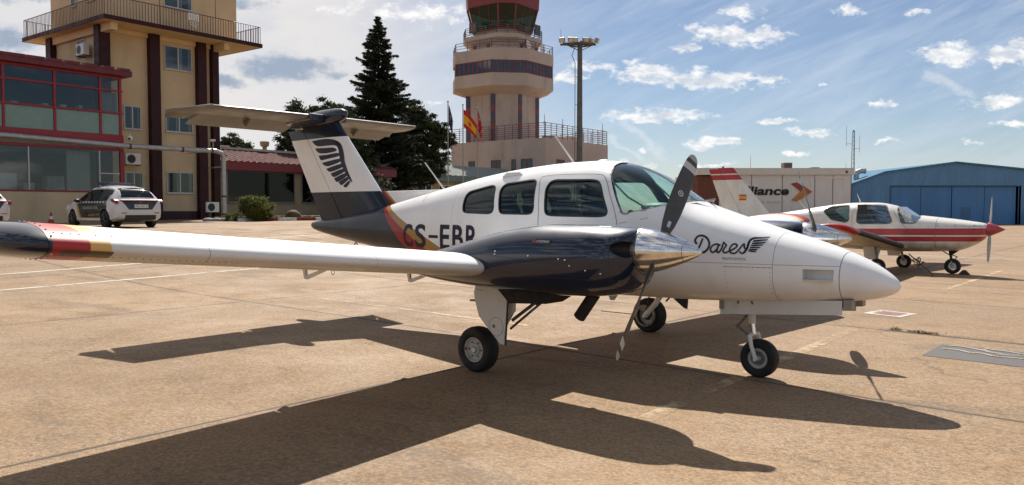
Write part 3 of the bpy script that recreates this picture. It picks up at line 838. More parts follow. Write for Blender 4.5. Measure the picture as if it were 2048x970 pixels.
# base block
bb_ = thing('tower_base_block', 'flat roofed beige block with dense roof railing below the control tower', 'building', (4.0, 95.0, 0), ANG)
m = MB(); m.bb(0, 14.6, 0, 14.9, -.5, 10.04); m.build('wall', M_conc, bb_)
for (a, b) in ((2.0, 3.55), (4.5, 5.0), (6.85, 8.2), (11.0, 11.9)): wall_window(bb_, 0, (0, b), (0, a), 6.0, 7.55, (-1, 0), 2 if b - a > 1 else 1, .08, M_redt, M_toww, name='window', sill=False)
for (a, b) in ((2.4, 4.0), (6.5, 8.0), (10.5, 12.0)): wall_window(bb_, 0, (a, 0), (b, 0), 6.4, 7.5, (0, -1), 2, .08, M_redt, M_toww, name='window', sill=False)
m = MB(); rail(m, [(.1, 14.8), (.1, .1), (14.5, .1), (14.5, 14.8)], 10.04, 1.8, 1.15, .03, .035, (.25, .5, .75, 1.0, 1.25, 1.5)); m.build('roof_railing', mat('red brown railing', (.17, .06, .06), .6), bb_)
m = MB(); m.bb(3.5, 7.5, 1.5, 3, 10.04, 10.6); m.bb(9, 10, 2, 3, 10.04, 10.9); m.build('roof_unit', M_conc, bb_)
for (x, y, h, lbl) in ((.6, 9.0, 2.2, ''), (1.2, 1.0, 2.9, 'thin whip antenna on the block roof close to its front corner'), (4.4, .5, 2.6, 'whip antenna with lamp on the block roof left of the floodlight mast'), (14.2, .6, 2.9, 'thin whip antenna at the far right corner of the block roof')):
    if not lbl: continue
    t = thing('roof_antenna', lbl, 'antenna', (4 + .602 * x - .798 * y, 95 + .798 * x + .602 * y, 10.04), 0, 'antennas on the tower block roof')
    m = MB(); m.tube((0, 0, 0), (0, 0, h), .05, .03, 6); m.build('whip', M_railt, t)
    m = MB(); m.bb(-.12, .12, -.12, .12, h * .6, h * .6 + .35); m.build('head', M_white, t)
# ---------------------------------------------------------------- floodlight mast
M_mast = mat('weathered mast steel', (.115, .112, .11), .6, .2, var=.15, vscale=2)
fm = thing('floodlight_mast', 'tall grey mast with a ring of floodlights standing before the tower', 'floodlight mast', (4.65, 55, G(4.65, 55)))
zt = 12.85 - G(4.65, 55)
m = MB(); m.tube((0, 0, 0), (0, 0, zt), .235, .17, 10); m.build('pole', M_mast, fm, smooth=True)
m = MB(); m.bb(-1.35, 1.1, -.06, .06, zt - .12, zt); m.bb(-.06, .06, -1.0, 1.0, zt - .12, zt); m.lathe([(0, .7), (0, .8), (.08, .8), (.08, .7)], (0, 0, zt - .1), (0, 0, 1), 16)
m.bb(-1.2, 1.0, -.35, -.3, zt - .05, zt + .02); m.tube((0, 0, zt - .5), (-.9, 0, zt - .08), .03); m.tube((0, 0, zt - .5), (.9, 0, zt - .08), .03); m.build('head_frame', M_mast, fm)
for (x, y, a) in ((-1.25, -.3, -20), (-.65, -.4, 8), (-.35, -.35, 0), (.35, -.3, 25), (.75, 0, 60), (1.15, -.1, 70)):
    m = MB(); m.M = Matrix.Translation((x, y, zt + .2)) @ Matrix.Rotation(R(a), 4, 'Z') @ Matrix.Rotation(R(22), 4, 'X')
    m.bb(-.20, .20, -.12, .12, -.16, .16); fo = m.build('floodlight', mat('floodlight housing', (.34, .29, .22), .6), fm, bevel=.03)
    g = MB(); g.M = m.M; g.bb(-.16, .16, -.135, -.122, -.12, .12); g.build('lamp_glass', mat('lamp glass', (.6, .58, .5), .15), fo)
m = MB(); m.tube((-1.3, 0, zt), (-1.3, 0, zt + 1.0), .018, .012, 6); m.tube((.75, 0, zt + .1), (.75, 0, zt + .55), .018, .012, 6); m.build('lightning_rod', M_mast, fm)
m = MB(); m.path([(-.32, -.05, zt - .2), (-.55, -.05, zt - .8), (-.33, -.05, zt - 1.3), (-.33, -.05, 0)], .022, 6)
for k in range(6): m.tube((-.33, -.05, 1 + k * 1.9), (-.1, 0, 1 + k * 1.9), .02)
m.build('cable', M_dark, fm)

# ---------------------------------------------------------------- flagpoles and flags
M_pole = mat('flagpole', (.30, .28, .26), .5, .3)
def flag_mesh(top, W_, H_, droop, wav, seed, rows=18, cols=22):
    """cloth hanging off a pole: W_ visible spread, H_ hoist, droop of the fly end"""
    vs = []; rnd = random.Random(seed); ph = rnd.uniform(0, 6)
    for j in range(rows + 1):
        for i in range(cols + 1):
            s = i / cols; t = j / rows
            x = W_ * (s ** .85) * (1 + .05 * math.sin(4 * t + ph)); z = -t * H_ * (1 - .15 * s) - droop * s ** 1.15
            y = wav * math.sin(s * 9 + t * 2.2 + ph) * (.3 + s)
            vs.append((top[0] + .05 + x, top[1] + y, top[2] + z))
    fs = [(j * (cols + 1) + i, j * (cols + 1) + i + 1, (j + 1) * (cols + 1) + i + 1, (j + 1) * (cols + 1) + i) for j in range(rows) for i in range(cols)]
    return vs, fs
def flag(name, label, top, W_, H_, droop, wav, seed, mats, fn):
    vs, fs = flag_mesh(top, W_, H_, droop, wav, seed)
    me = bpy.data.meshes.new(name); me.from_pydata(vs, [], fs)
    for q in mats: me.materials.append(q)
    me.polygons.foreach_set('material_index', [fn((k % 22) / 22, (k // 22) / 18) for k in range(len(fs))])
    o = bpy.data.objects.new(name, me); COL.objects.link(o); shade(o, 80)
    tag(o, label, 'flag')
def cloth(n, c):
    q = mat(n, c, .8, var=.06); return q
for (x, zt_, lbl) in ((-4.8, 9.6, 'leftmost thin flagpole, carrying the limp blue flag'), (-3.68, 9.35, 'middle thin flagpole, carrying the red and yellow flag'), (-2.6, 9.1, 'rightmost thin flagpole, carrying the red flag')):
    t = thing('flagpole', lbl, 'flagpole', (x, 60, G(x, 60)), 0, 'flagpoles in front of the tower')
    h = zt_ - G(x, 60)
    m = MB(); m.tube((0, 0, 0), (0, 0, h), .055, .035, 10); m.build('pole', M_pole, t, smooth=True)
    m = MB(); m.ball((0, 0, h), .07, 10, 6); m.build('finial', M_pole, t, smooth=True)
flag('flag', 'limp dark blue flag hanging from the leftmost pole', (-4.8, 60, 9.35), .30, 1.5, 1.15, .12, 1, [cloth('blue cloth', (.012, .025, .12)), cloth('yellow star cloth', (.6, .45, .05))], lambda s, t: 1 if (math.hypot((s - .5) * 1.4, t - .5) > .22 and math.hypot((s - .5) * 1.4, t - .5) < .30 and int(math.degrees(math.atan2(t - .5, s - .5)) / 15) % 2 == 0) else 0)
flag('flag', 'red yellow red striped flag drooping from the middle pole', (-3.68, 60, 9.0), 1.1, 1.35, 1.3, .10, 5, [cloth('red cloth', (.50, .012, .02)), cloth('yellow cloth', (.72, .40, .02))], lambda s, t: 0 if (t < .27 or t > .73 or (.25 < s < .42 and .4 < t < .62)) else 1)
flag('flag', 'limp plain red flag hanging from the rightmost pole', (-2.6, 60, 8.9), .30, 1.5, 1.25, .13, 9, [cloth('red cloth 2', (.50, .01, .03)), cloth('white star cloth', (.7, .7, .7))], lambda s, t: 1 if (int(s * 11) % 4 == 2 and int(t * 9) % 4 == 2) else 0)

# ---------------------------------------------------------------- hangars
def ribbed(name, col, freq=4.0, axis='X', rough=.5, metal=.0, seam=3.4, var=.1, strength=.6):
    m = bpy.data.materials.new(name); m.use_nodes = True
    b = NB(m.node_tree); p = m.node_tree.nodes['Principled BSDF']
    t = b.new('ShaderNodeTexCoord').outputs['Object']; x, y, z = b.sep(t)
    ax = x if axis == 'X' else y
    wv = b.m('SINE', b.m('MULTIPLY', ax, freq * 2 * math.pi))
    n = b.noise(b.scale(t, (1, 1, .25)), 1.1, 6, .65)
    c = b.mix(b.sm(n, .3, .7), tuple(k * (1 - var) for k in col), tuple(k * (1 + var) for k in col))
    c = b.mix(b.sm(b.noise(b.scale(t, (3, 3, .2)), 1.0, 5, .7), .55, .75, 0, .4), c, tuple(k * .55 for k in col))
    b.put(p.inputs['Base Color'], c); p.inputs['Roughness'].default_value = rough; p.inputs['Metallic'].default_value = metal
    bn = b.new('ShaderNodeBump'); bn.inputs['Strength'].default_value = strength; bn.inputs['Distance'].default_value = .04
    b.put(bn.inputs['Height'], b.m('POWER', b.m('ABSOLUTE', wv), .5)); b.l.new(bn.outputs[0], p.inputs['Normal'])
    return m
M_hw = ribbed('pale hangar panel', (.66, .635, .605), .35, 'X', .6, strength=.15, var=.05)
M_brick = bpy.data.materials.new('red brick'); M_brick.use_nodes = True
b = NB(M_brick.node_tree); br = b.new('ShaderNodeTexBrick'); br.inputs['Scale'].default_value = 2.2
br.inputs['Color1'].default_value = (.17, .055, .032, 1); br.inputs['Color2'].default_value = (.13, .042, .026, 1); br.inputs['Mortar'].default_value = (.16, .09, .07, 1)
tt = b.sep(b.new('ShaderNodeTexCoord').outputs['Object']); b.put(br.inputs['Vector'], b.comb(tt[0], tt[2], 0)); b.put(M_brick.node_tree.nodes['Principled BSDF'].inputs['Base Color'], br.outputs['Color'])
M_brick.node_tree.nodes['Principled BSDF'].inputs['Roughness'].default_value = .9
hw = thing('pale_hangar', 'long pale panelled hangar with black lettering, arrow emblem and a brick end', 'hangar', (0, 88, 0))
m = MB(); m.bb(22.9, 37.5, .02, 24, -1, 5.3); m.build('wall', M_hw, hw)
m = MB(); m.bb(20.6, 22.88, .25, 4.0, -1, 5.2); m.build('brick_wall', M_brick, hw)
m = MB(); m.bb(22.9, 37.6, -.25, 24, 5.3, 5.98); m.bb(20.4, 22.9, -.25, 4.1, 5.3, 5.98); m.build('fascia', mat('pale fascia', (.62, .59, .55), .6, var=.05), hw, bevel=.02)
m = MB(); m.bb(20.4, 37.62, -.28, .2, 5.985, 6.05); m.build('parapet_cap', M_white, hw)
m = MB()
for x in (26.44, 29.85, 33.43, 35.42, 37.45): m.bb(x - .035, x + .035, -.02, .015, -1, 5.29)
m.build('panel_joint', mat('dark panel gap', (.20, .19, .18), .8), hw)  # dark strips along the vertical panel seams
for q in (33.45, 35.45):
    m = MB(); m.bb(q, q + 1.95, -.03, .015, 4.85, 5.28); m.build('light_panel', mat('lighter panel', (.68, .655, .63), .6), hw)
M_black = mat('black lettering', (.006, .006, .008), .6)
shear = .22
text_obj('name_lettering', 'alliance', 1, lambda a, b_: (24.95 + a + b_ * shear, -.036, 3.06 + b_), M_black, hw, width=5.55, height=.98, bold=.035)
text_obj('small_lettering', 'F U T U R E   R E A D Y', 1, lambda a, b_: (25.7 + a, -.036, 2.18 + b_), mat('grey lettering', (.28, .27, .26), .7), hw, width=4.3, height=.2)
def zz(px_, py_): return ((px_ / 6.4 + 1400 - 1024) / 1591 * 88, 1.5435 + (418 - (py_ / 6.4 + 320)) / 1591 * 88)
for (nm, pts_, cc) in (('emblem_upper', [(1155, 305), (1225, 288), (1335, 345), (1275, 398)], (.30, .045, .03)), ('emblem_tip', [(1335, 345), (1428, 408), (1370, 445), (1300, 392)], (.42, .10, .03)), ('emblem_lower', [(1335, 352), (1368, 447), (1240, 530), (1165, 518), (1278, 402)], (.50, .20, .04))):
    m = MB(); m.prism([zz(*q) for q in pts_], 'xz', -.05 - .004 * len(nm), -.03); m.build(nm, mat(nm + ' paint', cc, .6), hw)
m = MB(); m.bb(36.7, 36.95, -.30, -.26, 5.5, 5.75); m.build('alarm_box', M_redt, hw)
for (x, y, w_, h, lbl) in ((30.98, 90, .95, .75, 'brown box cooler on the pale hangar roof above the arrow emblem'), (34.45, 91, .95, .28, 'low dark box on the pale hangar roof near its right end')):
    t = thing('roof_box', lbl, 'roof unit', (x, y, 6.0))
    m = MB(); m.bb(-w_ / 2, w_ / 2, -.5, .5, 0, h); m.build('casing', mat('brown casing', (.13, .10, .075), .7), t, bevel=.04)
    m = MB(); 
    for k in range(4): m.bb(-w_ / 2 + .08, w_ / 2 - .08, -.52, -.502, .05 + k * h * .2, .05 + k * h * .2 + h * .08)
    m.build('louvre', M_dark, t)
t = thing('roof_antenna', 'hair thin whip antenna on the left part of the pale hangar roof', 'antenna', (26.9, 90, 6.0))
m = MB(); m.tube((0, 0, 0), (0, 0, 1.6), .025, .015, 6); m.build('whip', M_railt, t); m = MB(); m.bb(-.08, .08, -.08, .08, 0, .1); m.build('foot', M_railt, t)

M_blue = ribbed('blue corrugated sheet', (.10, .24, .42), 2.6, 'X', .55, strength=.7)
M_bdoor = ribbed('blue door sheet', (.06, .19, .40), 1.6, 'X', .5, strength=.35)
hb = thing('blue_hangar', 'blue corrugated hangar with a low gable and wide sliding doors', 'hangar', (0, 90, 0))
m = MB()
prof = [(38.4, -1.2), (38.4, 4.42), (42.0, 5.72), (50.0, 6.80), (58.6, 5.95), (64.5, 4.4), (64.5, -1.2), (57.5, -1.2), (57.5, 4.14), (42.75, 4.14), (42.75, -1.2)]
m.add([(p[0], 0, p[1]) for p in prof], [(0, 1, 2, 9, 10), (2, 3, 9), (3, 4, 8, 9), (4, 5, 6, 7, 8)])
m.build('front_wall', M_blue, hb, fix=False)
m = MB(); rp = [(38.2, 4.40), (42.0, 5.80), (50.0, 6.90), (58.6, 6.05), (64.7, 4.4)]
vs = []
for (x, z) in rp: vs += [(x, -.25, z), (x, 30, z), (x, -.25, z - .16), (x, 30, z - .16)]
fs = []
for i in range(len(rp) - 1):
    k = 4 * i; fs += [(k, k + 4, k + 5, k + 1), (k + 2, k + 3, k + 7, k + 6), (k, k + 2, k + 6, k + 4)]
m.add(vs, fs); m.build('roof', mat('blue roof trim', (.085, .19, .31), .9, spec=.1), hb)
for q in (38.4, 64.4):
    m = MB(); m.bb(q, q + .1, .01, 30, -1.2, 4.38); m.build('side_wall', M_blue, hb)
m = MB(); m.prism([(38.4, -1.2), (38.4, 4.40), (42.0, 5.74), (50.0, 6.82), (58.6, 5.97), (64.5, 4.38), (64.5, -1.2)], 'xz', 29.8, 29.95); m.build('rear_wall', M_blue, hb)
for i, (a, b_) in enumerate(((42.76, 46.2), (46.28, 49.7), (49.78, 53.4), (53.48, 57.0))):
    m = MB(); m.bb(a, b_, .1 + .05 * (i % 2), .18 + .05 * (i % 2), -1.2, 4.08); m.build('sliding_door', M_bdoor, hb)
m = MB(); m.bb(42.7, 57.55, -.08, -.01, 4.10, 4.20)
for x in (42.74, 57.2): m.bb(x - .05, x + .05, -.06, -.01, -1.2, 4.1)
m.build('door_track', mat('dark blue trim', (.03, .09, .19), .5), hb)
m = MB(); m.bb(50.8, 51.9, .08, .098, -.1, 1.75); m.build('wicket_door', mat('wicket blue', (.045, .14, .28), .5), hb)

t = thing('exhaust_duct', 'silver elbow duct on the roof between the two hangars', 'duct', (39.9, 92, 4.6))
m = MB(); m.path([(-.2, 0, 0), (-.2, 0, .9), (-.05, 0, 1.2), (.3, 0, 1.32), (.8, 0, 1.32)], .3, 14); m.build('pipe', M_pipe, t, smooth=True)
m = MB(); m.tube((.75, 0, 1.32), (.84, 0, 1.32), .33, .33, 14); m.build('rim', M_pipe, t)
t = thing('service_cabinet', 'white cabinet beside a red cylinder at the blue hangar door edge', 'cabinet', (57.9, 88.6, G(57.9, 88.6)))
m = MB(); m.bb(-.6, .0, -.4, .4, 0, 1.55); m.build('casing', M_white, t, bevel=.03)
m = MB(); m.tube((.4, -.2, .1), (.4, -.2, 1.1), .2); m.ball((.4, -.2, 1.1), .2, 12, 6); m.build('cylinder', M_redfr, t, smooth=True)
# lattice antenna tower
lt = thing('lattice_antenna', 'slim lattice antenna mast between the pale and blue hangars', 'antenna mast', (42.75, 100, -.2))
M_lat = mat('galvanised lattice', (.22, .21, .20), .5, .4)
def leg(k, z):
    a = 2 * math.pi * k / 3 + .4; r = .34 - .017 * z; return (r * math.cos(a), r * math.sin(a), z)
for k in range(3):
    m = MB(); m.tube(leg(k, 0), leg(k, 11.4), .032, .03, 6); m.build('leg', M_lat, lt)
m = MB(); z = 0
while z < 11.2:
    for k in range(3): m.tube(leg(k, z), leg((k + 1) % 3, z + .55), .014, .014, 5); m.tube(leg(k, z), leg((k + 1) % 3, z), .014, .014, 5)
    z += .55
m.build('bracing', M_lat, lt)
m = MB(); m.tube((-.9, 0, 9.6), (-.9, 0, 12.2), .025, .018, 6); m.tube((-.9, 0, 9.9), (0, 0, 9.9), .02); m.tube((.75, 0, 8.8), (.75, 0, 11), .022, .016, 6); m.tube((.75, 0, 9.3), (0, 0, 9.3), .02)
m.tube((-.9, 0, 6.0), (-.9, 0, 7.4), .022); m.tube((-.9, 0, 6.4), (0, 0, 6.4), .02); m.tube((.7, 0, 5.8), (.7, 0, 7), .022); m.tube((.7, 0, 6.2), (0, 0, 6.2), .02)
m.build('whip', M_lat, lt)
m = MB(); m.tube((.1, 0, 6), (3.0, 0, .0), .02); m.build('stay', M_lat, lt)
m = MB(); m.ball((0, 0, 11.5), .12, 10, 6); m.build('beacon', M_dark, lt)
# yellow ground tractor, mostly hidden
yt = thing('ground_tractor', 'yellow airfield ground vehicle half hidden behind the red striped fin', 'tractor', (11.2, 46, G(11.2, 46)), R(15))
M_yel = mat('yellow machine paint', (.62, .36, .02), .45)
m = MB(); m.prism([(-1.5, .5), (-1.5, 1.5), (-.9, 1.75), (.5, 1.75), (.8, 1.25), (1.6, 1.15), (1.7, .5)], 'xz', -.75, .75); m.build('body', M_yel, yt, bevel=.06)
m = MB(); m.bb(-1.1, .2, -.6, .6, 1.75, 2.05); m.tube((-.4, 0, 2.05), (-.4, 0, 2.25), .08); m.build('roof_rack', M_yel, yt, bevel=.03)
for (x, y) in ((-1, -.8), (-1, .8), (1.1, -.8), (1.1, .8)):
    m = MB(); m.lathe([(-.12, .1), (-.12, .36), (-.06, .42), (.06, .42), (.12, .36), (.12, .1)], (x, y, .42), (0, 1, 0), 24); m.build('wheel', M_dark, yt, smooth=True)

# ---------------------------------------------------------------- kerb bed, grass, stone
kb0 = Vector((-13.9, 40.4)); kd = Vector((.86, .51)).normalized()
M_kw = mat('white kerb paint', (.62, .60, .56), .8, var=.2, vscale=6); M_kr = mat('red kerb paint', (.26, .03, .03), .8, var=.25, vscale=6)
m = MB(); x = 0; k = 0
while x < 16:
    for (q, hh) in ((0, .16),):
        a = kb0 + kd * x; b2 = kb0 + kd * (x + .98); nn = Vector((-kd.y, kd.x)) * .2
        za, zb = G(*a), G(*b2)
        m.cur = k % 2
        m.add([(a.x, a.y, za - .1), (b2.x, b2.y, zb - .1), (b2.x + nn.x, b2.y + nn.y, zb - .1), (a.x + nn.x, a.y + nn.y, za - .1),
               (a.x, a.y, za + .17), (b2.x, b2.y, zb + .17), (b2.x + nn.x, b2.y + nn.y, zb + .17), (a.x + nn.x, a.y + nn.y, za + .17)],
              [(0, 3, 2, 1), (4, 5, 6, 7), (0, 1, 5, 4), (1, 2, 6, 5), (2, 3, 7, 6), (3, 0, 4, 7)])
    x += 1.0; k += 1
o = m.build('kerb', [M_kw, M_kr]); o['kind'] = 'structure'
m = MB(); rows = []
for i in range(18):
    for j in range(14):
        P = kb0 + kd * (i * .95) + Vector((-kd.y, kd.x)) * (.2 + j * .75); rows.append((P.x, P.y, G(*P) + .12))
m.add(rows, [(i * 14 + j, (i + 1) * 14 + j, (i + 1) * 14 + j + 1, i * 14 + j + 1) for i in range(17) for j in range(13)])
M_grass = mat('short grass', (.085, .105, .03), .95, var=.45, vscale=3, bump=.5, bscale=25)
o = m.build('planting_bed', mat('bed soil', (.13, .12, .05), .95, var=.3), fix=False); o['kind'] = 'structure'
random.seed(11); m = MB()
for k in range(9000):
    P = kb0 + kd * random.uniform(0, 16) + Vector((-kd.y, kd.x)) * random.uniform(.25, 6.5)
    a = random.uniform(0, 6.3); h = random.uniform(.03, .10); z = G(*P) + .11; dx_, dy_ = .018 * math.cos(a), .018 * math.sin(a)
    m.add([(P.x - dx_, P.y - dy_, z), (P.x + dx_, P.y + dy_, z), (P.x + random.uniform(-.04, .04), P.y + random.uniform(-.04, .04), z + h)], [(0, 1, 2)])
o = m.build('grass', M_grass, fix=False); tag(o, 'short green grass behind the red and white kerb', 'grass'); o['kind'] = 'stuff'
# raised pavement by the downpipe
m = MB()
for k in range(6):
    P = Vector((-15.6, 40.9)) + Vector((.80, -.05)) * (k * .55)
    m.M = Matrix.Translation((P.x, P.y, G(*P) + .05)) @ Matrix.Rotation(.3 * k, 4, 'Z'); m.ball((0, 0, 0), .3, 10, 6, (1.1, .7, .45))
o = m.build('edging_stones', mat('grey edging stone', (.28, .27, .25), .9, var=.25), smooth=True); tag(o, 'row of low grey stones edging the bed beside the bush', 'stones'); o['kind'] = 'stuff'
def bump_ball(name, c, r, sc, mt, label, cat, seed=1, amp=.12):
    rnd = random.Random(seed); m = MB(); m.ball((0, 0, 0), r, 28, 16, sc); o = m.build(name, mt, smooth=60)
    for q in o.data.vertices:
        n = math.sin(q.co.x * 5 + seed) * math.cos(q.co.y * 6 + seed * 2) * math.sin(q.co.z * 5 + 1); q.co *= 1 + amp * n
    o.location = c; tag(o, label, cat); return o
bx_, by_ = -12.1, 44.0
bump_ball('boulder', (bx_, by_, G(bx_, by_) + .16), .42, (1.05, .9, .95), mat('brown boulder', (.10, .058, .028), .9, var=.3, bump=.6, bscale=8), 'rounded brown boulder on the grass behind the kerb', 'boulder')
# ---------------------------------------------------------------- trees
import numpy as np
def leafmat(name, c0, c1, trans=.25):
    m = bpy.data.materials.new(name); m.use_nodes = True
    b = NB(m.node_tree); p = m.node_tree.nodes['Principled BSDF']
    t = b.new('ShaderNodeTexCoord').outputs['Object']
    f = b.m('ADD', b.m('MULTIPLY', b.noise(t, .9, 3, .6), .6), b.m('MULTIPLY', b.noise(t, 9, 3, .6), .5))
    c = b.mix(b.sm(f, .4, .7), c0, c1); b.put(p.inputs['Base Color'], c); p.inputs['Roughness'].default_value = .7
    tr = b.new('ShaderNodeBsdfTranslucent'); b.put(tr.inputs[0], c); mx = b.new('ShaderNodeMixShader'); mx.inputs[0].default_value = trans
    out = m.node_tree.nodes['Material Output']; b.l.new(p.outputs[0], mx.inputs[1]); b.l.new(tr.outputs[0], mx.inputs[2]); b.l.new(mx.outputs[0], out.inputs[0])
    return m
M_fir = leafmat('fir needles', (.014, .024, .012), (.042, .055, .024), .15)
M_pine = leafmat('pine needles', (.020, .032, .010), (.055, .072, .022), .15)
M_bush = leafmat('bush leaves', (.06, .085, .015), (.17, .17, .03), .35)
M_bark = mat('bark', (.07, .05, .035), .95, var=.3, bump=.6, bscale=12)
def leaves(name, pts, size, aspect, mt, par, seed, dirs=None, spread=1.0):
    rng = np.random.default_rng(seed); n = len(pts); pts = np.asarray(pts, float)
    a = rng.normal(size=(n, 3)) if dirs is None else np.asarray(dirs) + rng.normal(size=(n, 3)) * spread
    a /= np.linalg.norm(a, axis=1, keepdims=True) + 1e-9
    b = np.cross(a, rng.normal(size=(n, 3))); b /= np.linalg.norm(b, axis=1, keepdims=True) + 1e-9
    L = size * rng.uniform(.6, 1.4, (n, 1)); Wd = L * aspect
    v = np.stack([pts - a * L * .5, pts + b * Wd * .5, pts + a * L * .5, pts - b * Wd * .5], 1).reshape(-1, 3)
    me = bpy.data.meshes.new(name); me.vertices.add(4 * n); me.vertices.foreach_set('co', v.ravel())
    me.loops.add(4 * n); me.loops.foreach_set('vertex_index', np.arange(4 * n, dtype=np.int32))
    me.polygons.add(n); me.polygons.foreach_set('loop_start', np.arange(0, 4 * n, 4, dtype=np.int32))
    me.update(calc_edges=True); me.materials.append(mt)
    o = bpy.data.objects.new(name, me); COL.objects.link(o)
    if par: o.parent = par
    return o
# tall fir
Xf, Yf = -11.65, 70.0
fir = thing('fir_tree', 'tall pointed dark fir rising behind the tail of the aircraft', 'tree', (Xf, Yf, G(Xf, Yf)))
Hf = 18.4 - G(Xf, Yf)
m = MB(); m.tube((0, 0, 0), (0, 0, Hf * .97), .32, .03, 12); m.build('trunk', M_bark, fir, smooth=True)
rng = np.random.default_rng(3); P = []; D = []; bm_ = MB()
z = 1.2; kk = 0
while z < Hf - .15:
    t = z / Hf
    prof = 5.3 * (1 - t) ** .84 * (1.0 if t > .35 else .86 + .4 * t) 
    nb = 9 if t < .70 else 6
    lay = 1.0 + .16 * math.sin(z * 2.9) + .10 * math.sin(z * 1.3 + 1)
    for k in range(nb):
        az = rng.uniform(0, 2 * math.pi); L = prof * lay * rng.uniform(.46, 1.15) + .10
        if rng.random() < .10: L *= 1.22
        dr = -.10 - .16 * (1 - t); lift = .10 * rng.uniform(-1, 1)
        ns = max(8, int(L * 190)); s = rng.uniform(.08, 1, ns) ** .72
        zz_ = z + L * (dr * s + lift * s + .20 * s * s)            # drooping with an upturned tip
        wdt = .34 * L * (1 - s) * .9 + .07
        lat = rng.normal(size=ns) * wdt * .62
        # side twigs make a flat spray that hangs
        px_ = np.cos(az) * L * s - np.sin(az) * lat; py_ = np.sin(az) * L * s + np.cos(az) * lat
        pz_ = zz_ - np.abs(lat) * .30 - rng.exponential(.055, ns)
        P.append(np.stack([px_, py_, pz_], 1))
        dd = np.stack([np.cos(az) - np.sin(az) * np.sign(lat) * .9, np.sin(az) + np.cos(az) * np.sign(lat) * .9, -.25 + 0 * s], 1); D.append(dd)
        if k % 2 == 0:
            bm_.tube((0, 0, z), (math.cos(az) * L * .9, math.sin(az) * L * .9, z + L * (dr + lift + .16) * .9), .045 * (1 - t) + .012, .008, 5, False)
    z += .33 - .10 * t; kk += 1
P = np.concatenate(P); D = np.concatenate(D)
leaves('crown', P, .30, .22, M_fir, fir, 5, D, .45)
bm_.build('branches', M_bark, fir)

def crown_tree(name, label, x, y, trunk_h, blobs_, n, size, mt, seed, trunk_r=.3, cat='tree', aspect=.35):
    z0 = G(x, y); t = thing(name, label, cat, (x, y, z0)); rng = np.random.default_rng(seed)
    m = MB(); m.tube((0, 0, -.1), (blobs_[0][0] * .2, 0, trunk_h), trunk_r, trunk_r * .6, 10)
    for (bx, by, bz, r, sz) in blobs_:
        m.tube((blobs_[0][0] * .15, 0, trunk_h * .85), (bx, by, bz - r * sz * .3), trunk_r * .35, .04, 6, False)
    m.build('trunk', M_bark, t, smooth=True)
    tot = sum(b_[3] ** 2 for b_ in blobs_); Ps = []
    for (bx, by, bz, r, sz) in blobs_:
        k = int(n * r * r / tot); nc = max(14, int(r * r * 16))
        # clumps on the blob, each clump a puff of needles
        th = rng.normal(size=(nc, 3)); th /= np.linalg.norm(th, axis=1, keepdims=True); rad = r * rng.uniform(.55, 1.04, (nc, 1))
        cc = th * rad; cc[:, 2] *= sz; cc += (bx, by, bz)
        ci_ = rng.integers(0, nc, k); off = rng.normal(size=(k, 3)); off *= rng.uniform(.08, .26, (k, 1)) * (r ** .5) * .75; off[:, 2] *= .6
        Ps.append(cc[ci_] + off)
    leaves('crown', np.concatenate(Ps), size, aspect, mt, t, seed)
    return t
crown_tree('pine_tree', 'broad dark pine left of the fir, behind the fin', -16.6, 64, 4.5, [(0, 0, 7.6, 1.9, .75), (1.6, .5, 8.3, 1.5, .7), (-1.4, .3, 6.8, 1.5, .8), (2.6, 0, 7.4, 1.6, .8), (2.0, -.5, 5.2, 1.9, .9), (.3, -.8, 5.0, 1.9, .9), (3.6, -.6, 5.6, 1.6, .9), (4.2, 0, 4.2, 1.6, .9), (-1.2, -1, 4.4, 1.3, .9), (1.2, 0, 6.4, 2.0, .9), (3.2, .3, 6.8, 1.7, .9), (2.4, 0, 3.6, 1.7, .9)], 95000, .24, M_pine, 7)
crown_tree('pine_tree', 'round crowned pine right of the fir with gaps of sky', -8.6, 76, 6, [(-.6, 0, 8.9, 1.7, .8), (1.0, .3, 8.0, 1.5, .75), (2.1, 0, 6.9, 1.2, .75), (2.2, .6, 7.9, .9, .8), (.4, -.3, 6.4, 1.6, .8), (-1.1, -.4, 6.2, 1.8, .9), (.6, -.5, 4.4, 1.6, .9), (-1.2, 0, 10.0, 1.1, .8), (1.8, .2, 5.4, .9, .8), (0, 0, 7.6, 1.9, .9), (-.4, 0, 4.8, 1.8, .9)], 80000, .25, M_pine, 8)
crown_tree('pine_tree', 'small distant round pine between the cream block and the tail', -38.2, 110, 6, [(0, 0, 9.3, 2.0, .8), (-1.4, 0, 8.9, 1.6, .8), (1.1, 0, 8.6, 1.4, .8), (-.2, 0, 7.4, 1.9, .8), (-2.4, .4, 8.0, 1.4, .8)], 16000, .30, M_pine, 9)
crown_tree('pine_tree', 'low distant pine seen beyond the pale sheet roof by the flagpoles', -8.2, 112, 4, [(0, 0, 6.3, 1.9, .7), (1.6, 0, 5.8, 1.5, .7), (-1.5, 0, 6.0, 1.4, .7), (0, 0, 4.6, 2.0, .7)], 9000, .32, M_pine, 10)
crown_tree('cypress_bush', 'dark shrub filling the gap below the fir beside the low roof', -13.6, 58, 1.2, [(0, 0, 2.2, 1.2, 1.0), (1.2, 0, 2.4, 1.3, 1.0), (2.6, .3, 2.6, 1.4, 1.0), (.6, -.2, 3.6, 1.1, .9), (3.8, .3, 2.2, 1.2, .9)], 22000, .16, M_fir, 12, .15, 'shrub')
crown_tree('round_bush', 'clipped rounded yellow green bush beside the red and white kerb', -13.25, 40.9, .3, [(0, 0, .78, .66, .85), (.25, 0, .62, .62, .9), (-.3, .05, .85, .50, .9), (.42, .1, .50, .45, 1), (-.05, 0, .42, .60, .8), (0, 0, .6, .5, 1)], 52000, .07, M_bush, 13, .05, 'bush', .55)
